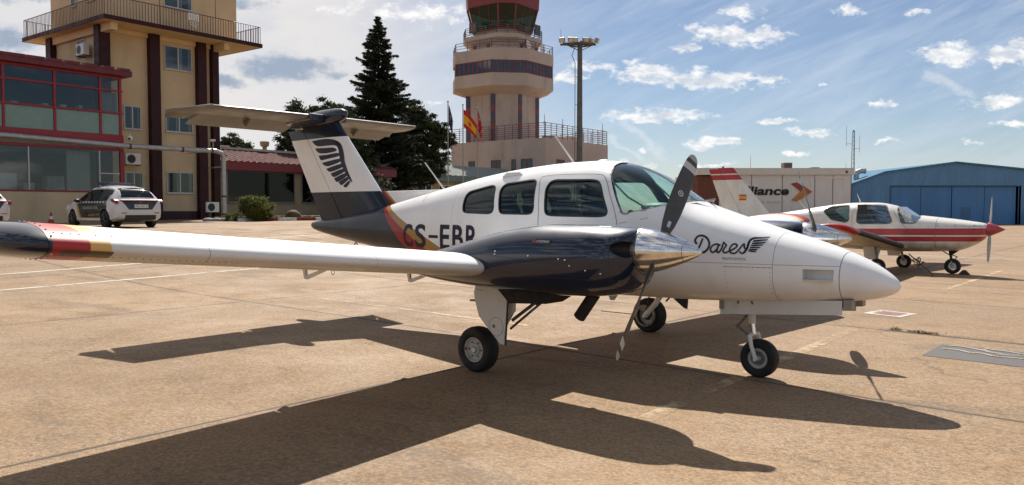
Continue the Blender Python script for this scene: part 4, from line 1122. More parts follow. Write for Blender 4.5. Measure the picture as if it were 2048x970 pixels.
crown_tree('low_plant', 'small loose green plant at the left foot of the round bush', -14.25, 40.7, .1, [(0, 0, .22, .28, .8), (.25, 0, .18, .22, .8), (-.3, 0, .15, .2, .8)], 2500, .07, M_bush, 14, .02, 'plant', .4)

# ---------------------------------------------------------------- traffic cone
M_cone = mat('faded red cone', (.42, .035, .02), .5, var=.15)
xc_, yc_ = -21.2, 36.6
cn = thing('traffic_cone', 'small red traffic cone with white band against the annex wall', 'traffic cone', (xc_, yc_, G(xc_, yc_)))
m = MB(); m.bb(-.17, .17, -.17, .17, 0, .03); m.lathe([(.03, .13), (.2, .095), (.2, .093)], (0, 0, 0), (0, 0, 1), 20); m.lathe([(.34, .062), (.5, .03), (.51, 0)], (0, 0, 0), (0, 0, 1), 20); m.build('body', M_cone, cn, smooth=True)
m = MB(); m.lathe([(.2, .095), (.34, .062)], (0, 0, 0), (0, 0, 1), 20); m.build('band', M_white, cn, smooth=True)

# ---------------------------------------------------------------- patrol hatchback
def carpaint():
    m = bpy.data.materials.new('patrol car paint'); m.use_nodes = True
    b = NB(m.node_tree); p = m.node_tree.nodes['Principled BSDF']
    x, y, z = b.sep(b.new('ShaderNodeTexCoord').outputs['Object'])
    # x forward; doors dark green-black between x=-1.15 and 1.05 with slanted ends, white above sill
    lo = b.m('ADD', b.m('MULTIPLY', b.m('SUBTRACT', z, .6), -.35), -.05)
    f1 = b.m('SUBTRACT', .90, b.m('MULTIPLY', b.m('SUBTRACT', .95, z), .62))
    dark = b.m('MULTIPLY', b.m('GREATER_THAN', f1, x), b.m('GREATER_THAN', x, -1.52))
    dark = b.m('MULTIPLY', dark, b.m('MULTIPLY', b.m('GREATER_THAN', z, .36), b.m('LESS_THAN', z, 1.40)))
    yel = b.m('MULTIPLY', b.m('MULTIPLY', b.m('GREATER_THAN', b.m('ADD', f1, .16), x), b.m('GREATER_THAN', x, f1)), b.m('MULTIPLY', b.m('GREATER_THAN', z, .36), b.m('LESS_THAN', z, .90)))
    side = b.m('GREATER_THAN', b.m('ABSOLUTE', y), .60)
    chk = b.m('GREATER_THAN', b.m('FRACT', b.m('MULTIPLY', x, 4.2)), .45)
    band = b.m('MULTIPLY', b.m('MULTIPLY', b.m('GREATER_THAN', z, .90), b.m('LESS_THAN', z, .965)), b.m('MULTIPLY', b.m('LESS_THAN', x, 1.0), b.m('GREATER_THAN', x, -1.5)))
    # tail: dark hatch lower centre
    hatch = b.m('MULTIPLY', b.m('LESS_THAN', x, -1.9), b.m('MULTIPLY', b.m('GREATER_THAN', z, .66), b.m('LESS_THAN', z, .97)))
    hatch = b.m('MULTIPLY', hatch, b.m('LESS_THAN', b.m('ABSOLUTE', y), b.m('ADD', .42, b.m('MULTIPLY', b.m('SUBTRACT', z, .66), .75))))
    c = (.62, .61, .60)
    c = b.mix(b.m('MULTIPLY', yel, side), c, (.40, .24, .03))
    c = b.mix(b.m('MULTIPLY', dark, side), c, (.006, .012, .010))
    c = b.mix(b.m('MULTIPLY', band, side), c, (.01, .014, .012))
    c = b.mix(b.m('MULTIPLY', b.m('MULTIPLY', band, side), chk), c, (.6, .6, .58))
    c = b.mix(hatch, c, (.008, .010, .010))
    b.put(p.inputs['Base Color'], c); p.inputs['Roughness'].default_value = .3; p.inputs['Coat Weight'].default_value = .6; p.inputs['Coat Roughness'].default_value = .06
    return m
M_car = carpaint()
M_carglass = glass('car glass', (.05, .06, .06), f0=.05, block=1.0, dark=(.006, .008, .008))
M_tyre = mat('tyre rubber', (.012, .012, .012), .75, var=.2, bump=.3, bscale=60)
M_rim = mat('alloy rim', (.10, .10, .10), .35, .7)
# stations: x, z_bottom, z_belt, z_top, half width body, half width top
CS = [(2.22, .34, .62, .66, .50, .40), (2.15, .24, .72, .80, .70, .55), (1.95, .20, .80, .90, .81, .62), (1.5, .20, .88, .985, .865, .68), (1.15, .20, .92, 1.06, .88, .70),
      (.95, .20, .93, 1.12, .885, .70), (.55, .20, .945, 1.33, .89, .64), (.2, .20, .95, 1.465, .893, .61), (-.2, .20, .955, 1.53, .895, .60), (-.7, .20, .965, 1.54, .895, .59),
      (-1.2, .20, .98, 1.51, .893, .575), (-1.55, .21, 1.0, 1.455, .885, .56), (-1.8, .24, 1.01, 1.37, .87, .56), (-1.98, .28, 1.0, 1.22, .85, .60), (-2.08, .30, .98, 1.06, .83, .66), (-2.18, .32, .93, .97, .78, .68), (-2.24, .38, .80, .84, .70, .62), (-2.25, .44, .64, .68, .62, .56)]
def car_ring(s):
    x, zb, zl, zt, hw, ht = s
    pts = [(0, zb), (hw * .86, zb), (hw * .97, zb + .07), (hw, zb + (zl - zb) * .45), (hw * .985, zb + (zl - zb) * .85), (hw * .95, zl), (hw * .95 - (hw * .95 - ht) * .12, zl + (zt - zl) * .10), (ht + (hw * .95 - ht) * .18, zl + (zt - zl) * .80), (ht * .93, zl + (zt - zl) * .93), (ht * .55, zt), (0, zt + .012)]
    full = [(x, -y, z) for (y, z) in pts] + [(x, y, z) for (y, z) in reversed(pts[1:-1])]
    return full
def lerp_st(tab, x):
    for a, b_ in zip(tab[:-1], tab[1:]):
        if a[0] >= x >= b_[0]:
            t = (a[0] - x) / (a[0] - b_[0]); return tuple(p + (q - p) * t for p, q in zip(a, b_))
def make_car(label, loc, rz, plate):
    t = thing('patrol_car', label, 'car', loc, rz, 'patrol cars parked by the annex')
    rings = []
    for a, b_ in zip(CS[:-1], CS[1:]):
        for k in range(3): rings.append(car_ring(lerp_st(CS, a[0] + (b_[0] - a[0]) * k / 3)))
    rings.append(car_ring(CS[-1]))
    m = MB(); m.loft(rings)
    body = m.build('body', M_car, t)
    # glass panels sit proud of the body sides, following the loft
    for xw in (1.35, -1.35):
        c = MB(); c.tube((xw, -1.2, .335), (xw, 1.2, .335), .365, .365, 32); co = c.build('cutter', M_dark)
        body.parent = None; boolean(body, co)
    body.parent = t
    shade(body, 35)
    def patch(name, xs_, z_of, mt, out=.006, nz=5):
        for sgn in (-1, 1):
            vs = []
            for x in xs_:
                st = lerp_st(CS, x); z0, z1 = z_of(x, st)
                for k in range(nz + 1):
                    z = z0 + (z1 - z0) * k / nz; zl, zt, hw, ht = st[2], st[3], st[4], st[5]
                    q = [(hw * .95, zl), (hw * .95 - (hw * .95 - ht) * .12, zl + (zt - zl) * .10), (ht + (hw * .95 - ht) * .18, zl + (zt - zl) * .80), (ht * .93, zl + (zt - zl) * .93), (ht * .55, zt)]
                    y = q[0][0]
                    for (ya, za), (yb, zb) in zip(q[:-1], q[1:]):
                        if za <= z <= zb: y = ya + (yb - ya) * (z - za) / max(1e-6, zb - za)
                    vs.append((x, sgn * (y + out), z))
            mm = MB(); n = nz + 1
            mm.add(vs, [(i * n + j, (i + 1) * n + j, (i + 1) * n + j + 1, i * n + j + 1) for i in range(len(xs_) - 1) for j in range(nz)])
            mm.build(name, mt, t, smooth=True)
    glz = lambda x, st: (st[2] + .02, st[2] + .02 + max(.01, (st[3] - st[2]) * .83 - .02))
    patch('side_window', frange(.82, .05, .11), glz, M_carglass)
    patch('side_window', frange(0.0, -.85, .12), glz, M_carglass)
    patch('pillar_trim', frange(-.86, -1.62, .1), lambda x, st: (st[2] + .04 + max(0, (-x - 1.0) * .25), st[2] + (st[3] - st[2]) * .86), M_dark)
    patch('pillar_trim', frange(.98, .83, .08), lambda x, st: (st[2] + .02, st[2] + (st[3] - st[2]) * .8), M_dark)
    # windscreen, rear screen
    for (nm, xa, xb, inset) in (('windscreen', 1.02, .22, .06), ('rear_screen', -1.60, -2.06, .05)):
        vs = []; n = 6
        for i in range(n + 1):
            x = xa + (xb - xa) * i / n; st = lerp_st(CS, x); ht, zt, zl = st[5], st[3], st[2]
            for (yy, zq) in ((-ht * .93, zl + (zt - zl) * .93), (-ht * .55, zt), (0, zt + .012), (ht * .55, zt), (ht * .93, zl + (zt - zl) * .93)): vs.append((x, yy, zq + .008))
        mm = MB(); mm.add(vs, [(i * 5 + j, (i + 1) * 5 + j, (i + 1) * 5 + j + 1, i * 5 + j + 1) for i in range(n) for j in range(4)]); mm.build(nm, M_carglass, t, smooth=True)
    for (xw, s) in ((1.35, -1), (1.35, 1), (-1.35, -1), (-1.35, 1)):
        m = MB(); y0 = s * .80
        m.lathe([(-.10, .20), (-.10, .29), (-.075, .315), (.075, .315), (.10, .29), (.10, .20)], (xw, y0, .317), (0, s, 0), 28); wo = m.build('wheel', M_tyre, t, smooth=True)
        m = MB(); m.lathe([(.05, .205), (.09, .20), (.085, .18), (.05, .17), (.05, .0)], (xw, y0, .317), (0, s, 0), 24)
        for k in range(5):
            a = 2 * math.pi * k / 5; m.tube((xw, y0 + s * .085, .317), (xw + .18 * math.cos(a), y0 + s * .085, .317 + .18 * math.sin(a)), .022, .03, 6)
        m.build('rim', M_rim, wo, smooth=True)
    for s in (-1, 1):
        mm = MB(); mm.prism([(-2.20, .86), (-1.86, .95), (-1.80, 1.03), (-2.05, 1.04), (-2.14, .98)], 'xz', s * .70, s * .875); mm.build('tail_lamp', mat('red lamp', (.22, .01, .012), .2), t, bevel=.02)
        mm = MB(); mm.prism([(2.12, .64), (1.62, .80), (1.55, .86), (1.95, .84)], 'xz', s * .66, s * .82); mm.build('headlight', mat('clear lamp', (.5, .5, .52), .15), t, bevel=.02)
    m = MB(); m.bb(-2.215, -2.17, -.70, .70, .965, 1.0); m.build('hatch_band', mat('orange red reflective', (.42, .06, .03), .4), t)
    m = MB(); m.bb(-2.275, -2.25, -.27, .27, .72, .84); m.build('number_plate', M_white, t)
    text_obj('plate_lettering', plate, 1, lambda a, b_: (-2.279, .19 - a, .74 + b_), M_black, t, width=.42, height=.075)
    m = MB(); m.bb(-2.278, -2.252, .225, .272, .722, .838); m.build('plate_band', mat('plate blue', (.02, .06, .35), .5), t)
    m = MB(); m.prism([(-2.25, .30), (-2.27, .46), (-2.18, .50), (-2.0, .30)], 'xz', -.55, .55); m.build('rear_valance', M_dark, t, bevel=.01)
    for s in (-1, 1):
        mm = MB(); mm.bb(-2.262, -2.22, s * .50, s * .68, .53, .555); mm.build('reflector', mat('red lamp', (.22, .01, .012), .2), t)
        mm = MB(); mm.M = Matrix.Translation((.66, s * .98, .99)); mm.ball((0, 0, 0), .12, 14, 8, (.6, .9, .6)); mm.tube((0, -s * .12, 0), (.02, -s * .2, -.04), .03); mm.build('mirror', M_dark, t, smooth=True)
        for side_txt in ('GUARDIA CIVIL',):
            text_obj('door_lettering', side_txt, 1, (lambda a, b_, s=s: ((.32 - a) if s > 0 else (-.93 + a), s * .905, .68 + b_)), mat('pale lettering', (.42, .42, .36), .6), t, width=1.25, height=.10, bold=.01)
        mm = MB(); mm.bb(-.62, -.10, s * .893, s * .902, .43, .48); mm.build('door_badge', mat('orange decal', (.35, .14, .02), .6), t)
        mm = MB()
        for xk in (.52, -.42): mm.bb(xk - .09, xk + .09, s * .905, s * .92, .85, .88)
        mm.build('door_handle', M_dark, t)
    text_obj('rear_lettering', 'GUARDIA CIVIL', 1, lambda a, b_: (-1.70 - b_ * .75, .42 - a, 1.422 - b_ * .45), mat('pale lettering', (.42, .42, .36), .6), t, width=.84, height=.08, bold=.01)
    m = MB(); m.bb(-.35, -.05, -.52, .52, 1.60, 1.67); m.bb(-.9, -.86, -.5, .5, 1.60, 1.63)
    for s in (-.45, .45): m.bb(-.95, .1, s - .015, s + .015, 1.56, 1.60)
    m.build('light_bar', mat('dark blue light bar', (.02, .03, .08), .2), t, bevel=.01)
    m = MB(); m.lathe([(0, .0), (0, .055), (.01, .055), (.012, 0)], (-2.235, 0, .90), (-1, 0, 0), 18); m.build('badge', M_rim, t)
    m = MB(); m.tube((-2.02, -.05, 1.17), (-1.86, -.32, 1.33), .010); m.build('wiper', M_dark, t)
    return t
cz1 = G(-15.0, 29.9)
HD = math.atan2(.631, -.775)
car1 = make_car('black and white patrol hatchback parked at the corner of the red annex', (-15.05, 29.95, cz1 - .01), HD, 'PGC 4931 N')
car2 = copy_tree(car1, (-20.2, 29.3, G(-20.2, 29.3) - .03), HD, 'white tail of a second patrol car cut off by the left edge of the view')
# ---------------------------------------------------------------- loft tables for fuselages
class Fus:
    """stations: x, top, bottom, half width, height of widest point, superellipse exponent"""
    def __init__(s, st): s.st = st; s.xs = [q[0] for q in st]
    def it(s, x, k):
        st, xs = s.st, s.xs
        if x <= xs[0]: return st[0][k]
        if x >= xs[-1]: return st[-1][k]
        i = max(j for j in range(len(xs)) if xs[j] <= x)
        def tg(j):
            if j == 0: return (st[1][k] - st[0][k]) / (xs[1] - xs[0])
            if j == len(st) - 1: return (st[-1][k] - st[-2][k]) / (xs[-1] - xs[-2])
            d0 = (st[j][k] - st[j - 1][k]) / (xs[j] - xs[j - 1]); d1 = (st[j + 1][k] - st[j][k]) / (xs[j + 1] - xs[j])
            return 0 if d0 * d1 <= 0 else 2 * d0 * d1 / (d0 + d1)
        h = xs[i + 1] - xs[i]; t = (x - xs[i]) / h; m0, m1 = tg(i) * h, tg(i + 1) * h; p0, p1 = st[i][k], st[i + 1][k]
        return (2 * t ** 3 - 3 * t * t + 1) * p0 + (t ** 3 - 2 * t * t + t) * m0 + (-2 * t ** 3 + 3 * t * t) * p1 + (t ** 3 - t * t) * m1
    def side(s, x, z):
        top, bot, hw, zc, n = [s.it(x, k) for k in range(1, 6)]
        r = (z - zc) / (top - zc) if z > zc else (zc - z) / (zc - bot)
        return 0 if r >= 1 else hw * (1 - r ** n) ** (1 / n)
    def ring(s, x, N=72, o=0.0):
        top, bot, hw, zc, n = [s.it(x, k) for k in range(1, 6)]
        top -= o; bot += o; hw = max(.003, hw - o); e = 2 / n; out = []
        for k in range(N):
            a = 2 * math.pi * k / N; c, si = math.cos(a), math.sin(a)
            y = hw * math.copysign(abs(c) ** e, c); z = zc + ((top - zc) if si > 0 else (zc - bot)) * math.copysign(abs(si) ** e, si)
            out.append((x, y, z))
        return out
    def xsamples(s, a, b, step):
        n = max(2, int((b - a) / step)); L = [a + (b - a) * i / n for i in range(n + 1)]
        return L
    def loft(s, a, b, step=.06, N=72, o=0.0, dy=0.0):
        L = s.xsamples(a, b, step)
        if b >= s.xs[-1] - 1e-6:       # refine the nose
            L = [x for x in L if x < b - .25] + [b - .25 + .25 * math.sin(math.pi / 2 * i / 14) for i in range(15)]
        m = MB(); m.M = Matrix.Translation((0, dy, 0)); m.loft([s.ring(x, N, o) for x in L]); return m
def chaikin(p, it=3):
    for _ in range(it):
        q = []
        for a, b in zip(p, p[1:] + p[:1]): q += [(a[0] * .75 + b[0] * .25, a[1] * .75 + b[1] * .25), (a[0] * .25 + b[0] * .75, a[1] * .25 + b[1] * .75)]
        p = q
    return p
def catmull(p, n=6):
    out = []
    for i in range(len(p) - 1):
        p0 = p[max(0, i - 1)]; p1 = p[i]; p2 = p[i + 1]; p3 = p[min(len(p) - 1, i + 2)]
        for k in range(n):
            t = k / n; out.append(tuple(.5 * ((2 * b) + (-a + c) * t + (2 * a - 5 * b + 4 * c - d) * t * t + (-a + 3 * b - 3 * c + d) * t ** 3) for a, b, c, d in zip(p0, p1, p2, p3)))
    return out + [p[-1]]
def ribbon(mb, pts, w0, fn, taper=None):
    """flat stroke along a 2-D polyline, mapped by fn(x,z)->3-D; rounded ends"""
    n = len(pts); vs = []
    for i, p in enumerate(pts):
        a = pts[max(0, i - 1)]; b = pts[min(n - 1, i + 1)]; d = Vector((b[0] - a[0], b[1] - a[1]))
        if d.length < 1e-9: d = Vector((1, 0))
        d.normalize(); w_ = w0 * (taper(i / (n - 1)) if taper else 1)
        vs.append(fn(p[0] - d.y * w_ / 2, p[1] + d.x * w_ / 2)); vs.append(fn(p[0] + d.y * w_ / 2, p[1] - d.x * w_ / 2))
    mb.add(vs, [(2 * i, 2 * i + 1, 2 * i + 3, 2 * i + 2) for i in range(n - 1)])
    for e in (0, n - 1):
        w_ = w0 * (taper(e / (n - 1)) if taper else 1); c = pts[e]
        mb.add([fn(c[0] + w_ / 2 * math.cos(t * math.pi / 5), c[1] + w_ / 2 * math.sin(t * math.pi / 5)) for t in range(10)], [tuple(range(10))])

# ---------------------------------------------------------------- aircraft materials
def twin_paint():
    m = bpy.data.materials.new('twin livery paint'); m.use_nodes = True
    b = NB(m.node_tree); p = m.node_tree.nodes['Principled BSDF']
    pos = b.new('ShaderNodeTexCoord').outputs['Object']; x, y, z = b.sep(pos)
    L1 = b.m('SUBTRACT', -2.26, b.m('MULTIPLY', b.m('SUBTRACT', z, .98), 1.2))
    L2 = b.m('MAXIMUM', b.m('SUBTRACT', -1.854, b.m('MULTIPLY', b.m('SUBTRACT', z, 1.02), 1.95)), b.m('ADD', L1, .06))
    L3 = b.m('MAXIMUM', b.m('SUBTRACT', -1.589, b.m('MULTIPLY', b.m('SUBTRACT', z, 1.071), 2.46)), b.m('ADD', L2, .045))
    t = b.noise(pos, 2.2, 6, .62)
    white = b.mix(b.sm(t, .3, .7), (.80, .80, .80), (.87, .865, .855))
    gr = b.noise(b.scale(pos, (1, 1, .5)), 3.5, 7, .7)
    low = b.sm(z, 1.0, .62)
    white = b.mix(b.m('MULTIPLY', b.sm(gr, .48, .75), b.m('ADD', .07, b.m('MULTIPLY', low, .34))), white, (.42, .36, .29))
    navy = b.mix(b.sm(t, .3, .7), (.0025, .007, .021), (.004, .010, .028))
    isnavy = b.m('LESS_THAN', x, L1); isred = b.m('LESS_THAN', x, L2); isgold = b.m('LESS_THAN', x, L3)
    c = b.mix(isgold, white, (.36, .21, .055)); c = b.mix(isred, c, (.30, .008, .016)); c = b.mix(isnavy, c, navy)
    # fin: white between two navy bands
    fin = b.m('MULTIPLY', b.m('GREATER_THAN', z, 1.788), b.m('LESS_THAN', x, -3.0))
    finc = b.mix(b.m('GREATER_THAN', z, 2.573), white, navy)
    c = b.mix(fin, c, finc)
    # panel joints on nose and cabin
    def ln(v, at, w_): return b.m('LESS_THAN', b.m('ABSOLUTE', b.m('SUBTRACT', v, at)), w_)
    j = b.m('MAXIMUM', ln(x, 2.905, .0035), b.m('MULTIPLY', ln(x, 2.385, .0022), b.m('LESS_THAN', z, 1.45)))
    j = b.m('MAXIMUM', j, b.m('MULTIPLY', ln(z, 1.060, .0022), b.m('MULTIPLY', b.m('GREATER_THAN', x, 1.30), b.m('LESS_THAN', x, 2.905))))
    j = b.m('MAXIMUM', j, b.m('MULTIPLY', ln(x, -4.32, .004), b.m('LESS_THAN', z, 1.42)))
    j = b.m('MAXIMUM', j, b.m('MULTIPLY', ln(x, -1.42, .0015), b.m('LESS_THAN', z, 1.9)))
    c = b.mix(b.m('MULTIPLY', j, .75), c, (.05, .05, .05))
    b.put(p.inputs['Base Color'], c)
    b.put(p.inputs['Roughness'], b.sm(gr, .3, .75, .28, .45))
    p.inputs['Coat Weight'].default_value = .32; p.inputs['Coat Roughness'].default_value = .04; p.inputs['Specular IOR Level'].default_value = .18
    bn = b.new('ShaderNodeBump'); bn.inputs['Strength'].default_value = .10; bn.inputs['Distance'].default_value = .03
    b.put(bn.inputs['Height'], b.noise(pos, 2.6, 2, .45)); b.l.new(bn.outputs[0], p.inputs['Normal'])
    return m
def wing_paint():
    m = bpy.data.materials.new('twin wing paint'); m.use_nodes = True
    b = NB(m.node_tree); p = m.node_tree.nodes['Principled BSDF']
    pos = b.new('ShaderNodeTexCoord').outputs['Object']; x, y, z = b.sep(pos)
    ay = b.m('ADD', b.m('ABSOLUTE', y), b.m('MULTIPLY', b.m('SUBTRACT', x, .6), .10))
    gr = b.noise(b.scale(pos, (3.0, .6, 1)), 2.8, 7, .7)
    c = b.mix(b.sm(gr, .3, .7), (.82, .815, .80), (.74, .73, .71))
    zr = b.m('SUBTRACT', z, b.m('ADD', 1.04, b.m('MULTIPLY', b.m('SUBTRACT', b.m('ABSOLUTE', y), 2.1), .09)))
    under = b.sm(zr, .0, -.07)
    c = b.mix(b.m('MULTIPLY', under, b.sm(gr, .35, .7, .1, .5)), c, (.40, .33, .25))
    c = b.mix(b.m('GREATER_THAN', ay, 5.20), c, (.72, .44, .14)); c = b.mix(b.m('GREATER_THAN', ay, 5.31), c, (.42, .025, .03)); c = b.mix(b.m('GREATER_THAN', ay, 5.50), c, (.010, .018, .038))
    lens = b.m('MULTIPLY', b.m('MULTIPLY', b.m('GREATER_THAN', ay, 5.185), b.m('LESS_THAN', ay, 5.455)), b.m('MULTIPLY', b.m('LESS_THAN', zr, -.012), b.m('GREATER_THAN', x, .50)))
    c = b.mix(b.m('MULTIPLY', lens, .88), c, (.07, .06, .055))
    def ln(v, at, w_): return b.m('LESS_THAN', b.m('ABSOLUTE', b.m('SUBTRACT', v, at)), w_)
    ab = b.m('ABSOLUTE', y)
    j = b.m('MAXIMUM', ln(ab, 4.62, .002), b.m('MAXIMUM', ln(ay, 5.50, .004), ln(ab, 3.3, .0015)))
    c = b.mix(b.m('MULTIPLY', j, .7), c, (.06, .06, .06))
    b.put(p.inputs['Base Color'], c); b.put(p.inputs['Roughness'], b.sm(gr, .3, .7, .38, .52))
    p.inputs['Coat Weight'].default_value = .12; p.inputs['Coat Roughness'].default_value = .10
    bn = b.new('ShaderNodeBump'); bn.inputs['Strength'].default_value = .12; bn.inputs['Distance'].default_value = .03
    b.put(bn.inputs['Height'], b.noise(b.scale(pos, (1, .5, 1)), 4, 2, .45)); b.l.new(bn.outputs[0], p.inputs['Normal'])
    return m
M_hub = mat('dusty wheel hub', (.42, .41, .38), .5, var=.1, dirt=(.16, .13, .10, .6), dscale=14)
M_twin = twin_paint(); M_wing = wing_paint()
M_navy = mat('navy gloss paint', (.003, .009, .028), .4, coat=1.0, coatr=.03, spec=.2, var=.25, vscale=2.5, bump=.08, bscale=2.2, dirt=(.010, .014, .024, .4), dscale=3)
M_wht = mat('white gear paint', (.66, .65, .63), .4, var=.06, dirt=(.33, .28, .23, .5), dscale=5)
M_stab = mat('tailplane paint', (.135, .132, .125), .36, var=.06, vscale=2, dirt=(.36, .32, .27, .4), dscale=2)
def polished():
    m = bpy.data.materials.new('polished spinner metal'); m.use_nodes = True
    b = NB(m.node_tree); p = m.node_tree.nodes['Principled BSDF']
    pos = b.new('ShaderNodeTexCoord').outputs['Object']
    n = b.noise(b.scale(pos, (95, 1.5, 1.5)), 1.6, 5, .7); n2 = b.noise(pos, 14, 5, .7)
    b.put(p.inputs['Base Color'], b.mix(b.sm(n2, .4, .8), (.80, .79, .77), (.60, .58, .55)))
    p.inputs['Metallic'].default_value = 1.0; b.put(p.inputs['Roughness'], b.sm(n2, .3, .75, .10, .22))
    bn = b.new('ShaderNodeBump'); bn.inputs['Strength'].default_value = .12; bn.inputs['Distance'].default_value = .004
    b.put(bn.inputs['Height'], n); b.l.new(bn.outputs[0], p.inputs['Normal'])
    return m
M_spin = polished()
M_chrome = mat('chromed oleo', (.7, .7, .7), .12, 1.0)
M_steel = mat('greasy steel', (.18, .17, .16), .45, .7, var=.3, vscale=12)
M_exh = mat('sooty exhaust', (.022, .018, .016), .8, .2, var=.3, vscale=10)
M_seat = mat('dark leather seat', (.020, .020, .024), .55, var=.2)
M_panel = mat('green grey glareshield', (.045, .075, .065), .6, var=.2)
M_cabin = mat('cabin lining', (.13, .14, .145), .9, var=.1)
M_perspex = glass('tinted perspex', (.84, .95, .935), f0=.035)
M_persp_d = glass('cabin window perspex', (.72, .82, .81), f0=.03)
M_decal = mat('dark blue decal', (.006, .006, .026), .5, coat=.2, spec=.2)
M_blackd = mat('black decal', (.006, .006, .010), .35, coat=.3)

# ---------------------------------------------------------------- twin engined trainer
tw = thing('twin_engine_aircraft', 'white and navy twin engined T tailed trainer with polished spinners', 'aircraft', (X0, Y0, 0), YAW)
FU = Fus([(-4.80, 1.345, 1.262, .030, 1.305, 2.0), (-4.72, 1.36, 1.235, .06, 1.30, 2.0), (-4.3, 1.405, 1.16, .13, 1.29, 2.1), (-3.6, 1.50, 1.06, .23, 1.27, 2.2), (-3.0, 1.60, .985, .31, 1.25, 2.3),
(-2.3, 1.73, .88, .41, 1.21, 2.4), (-1.7, 1.845, .775, .485, 1.18, 2.5), (-1.2, 1.935, .70, .545, 1.17, 2.5), (-.6, 2.01, .655, .59, 1.16, 2.5), (0, 2.05, .645, .61, 1.16, 2.5), (.4, 2.055, .645, .61, 1.16, 2.5), (.7, 2.02, .65, .605, 1.15, 2.5),
(1.0, 1.92, .655, .595, 1.14, 2.5), (1.25, 1.78, .66, .58, 1.12, 2.5), (1.5, 1.62, .665, .555, 1.10, 2.6), (1.75, 1.53, .675, .525, 1.07, 2.6), (2.0, 1.45, .685, .485, 1.04, 2.6), (2.3, 1.36, .70, .43, 1.01, 2.5), (2.6, 1.275, .72, .365, .98, 2.4), (2.9, 1.175, .745, .28, .95, 2.3), (3.1, 1.085, .775, .205, .925, 2.2), (3.22, 1.01, .81, .14, .91, 2.1), (3.29, .95, .85, .08, .895, 2.0), (3.315, .905, .885, .02, .89, 2.0)])
WIN = [[(-1.244, 1.535), (-1.256, 1.677), (-1.225, 1.742), (-.857, 1.812), (-.785, 1.79), (-.724, 1.533), (-.760, 1.492), (-1.198, 1.502)],
       [(-.639, 1.525), (-.695, 1.754), (-.660, 1.82), (-.243, 1.860), (-.190, 1.837), (-.137, 1.533), (-.168, 1.489), (-.600, 1.493)],
       [(.020, 1.500), (-.030, 1.770), (.012, 1.850), (.571, 1.838), (.640, 1.795), (.790, 1.509), (.755, 1.468), (.078, 1.475)]]
def dense(p, n=4):
    out = []
    for a, b in zip(p, p[1:] + p[:1]):
        d = math.hypot(a[0] - b[0], a[1] - b[1]); k = 3 if d > .2 else 1
        for i in range(k): out.append((a[0] + (b[0] - a[0]) * i / k, a[1] + (b[1] - a[1]) * i / k))
    return out
WIN = [chaikin(dense(p), 3) for p in WIN]
WS = [(.62, 2.3), (.655, 1.985), (.70, 1.895), (.925, 1.52), (.95, 1.502), (.985, 1.498), (1.176, 1.536), (1.35, 1.578), (1.50, 1.606), (1.64, 1.64), (2.0, 2.3)]
body = FU.loft(-4.80, 3.315, .06).build('fuselage', M_twin)
inner = FU.loft(-2.0, 1.58, .08, 64, .035).build('inner', M_cabin)
boolean(body, inner)
for wp in WIN:
    m = MB(); m.prism(wp, 'xz', -1, 1); boolean(body, m.build('cut', M_dark))
m = MB(); m.prism(WS, 'xz', -1, 1); boolean(body, m.build('cut', M_dark))
m = MB(); m.prism([(2.625, .936), (2.625, 1.03), (2.862, 1.03), (2.862, .936)], 'xz', -.60, -.27); boolean(body, m.build('cut', M_wht))
body.parent = tw; shade(body, 28)
def thin_shell(a, b, o0, o1, N=72, step=.06):
    A = FU.loft(a, b, step, N, o0).build('shell', M_perspex); B_ = FU.loft(a - .01, b + .01, step, N, o1).build('sh2', M_perspex)
    return boolean(A, B_)
def grow(p, k):
    cx = sum(q[0] for q in p) / len(p); cz = sum(q[1] for q in p) / len(p)
    return [(q[0] + math.copysign(k, q[0] - cx), q[1] + math.copysign(k, q[1] - cz)) for q in p]
shell = thin_shell(-2.0, 1.75, .010, .016)
for wp in WIN:
    for s in (-1, 1):
        g = bpy.data.objects.new('cabin_window', shell.data.copy()); COL.objects.link(g)
        m = MB(); m.prism(grow(wp, .012), 'xz', s * .05 if s > 0 else -1, 1 if s > 0 else -.05)
        boolean(g, m.build('cut', M_persp_d), 'INTERSECT'); g.data.materials.clear(); g.data.materials.append(M_persp_d)
        for q in g.data.polygons: q.material_index = 0
        g.parent = tw; shade(g, 30)
        m = MB(); seal = [(q[0], q[1]) for q in wp] + [wp[0]]
        ribbon(m, seal, .016, lambda x, z, s=s: (x, s * (FU.side(x, z) + .0015), z)); m.build('window_seal', M_dark, g)
g = bpy.data.objects.new('windscreen', shell.data.copy()); COL.objects.link(g)
m = MB(); m.prism([(q[0] - .012, q[1]) if q[0] < .95 else (q[0], q[1] - .012) for q in WS], 'xz', -1, 1)
boolean(g, m.build('cut', M_perspex), 'INTERSECT'); g.data.materials.clear(); g.data.materials.append(M_perspex)
for q in g.data.polygons: q.material_index = 0
g.parent = tw; shade(g, 30); wsc = g
bpy.data.objects.remove(shell)
m = MB()
for s in (-1, 1):
    ribbon(m, [(x, z) for (x, z) in WS[1:-1] if z < 1.99], .018, lambda x, z, s=s: (x, s * (FU.side(x, z) + .002), z))
m.build('windscreen_seal', mat('grey sealant', (.30, .31, .31), .7), wsc)
m = MB(); pts_ = [(x / 100, 0, FU.it(x / 100, 1) - .012) for x in range(66, 156, 6)]
m.path(pts_, .011, 6); m.build('windscreen_centre_post', M_wht, wsc)
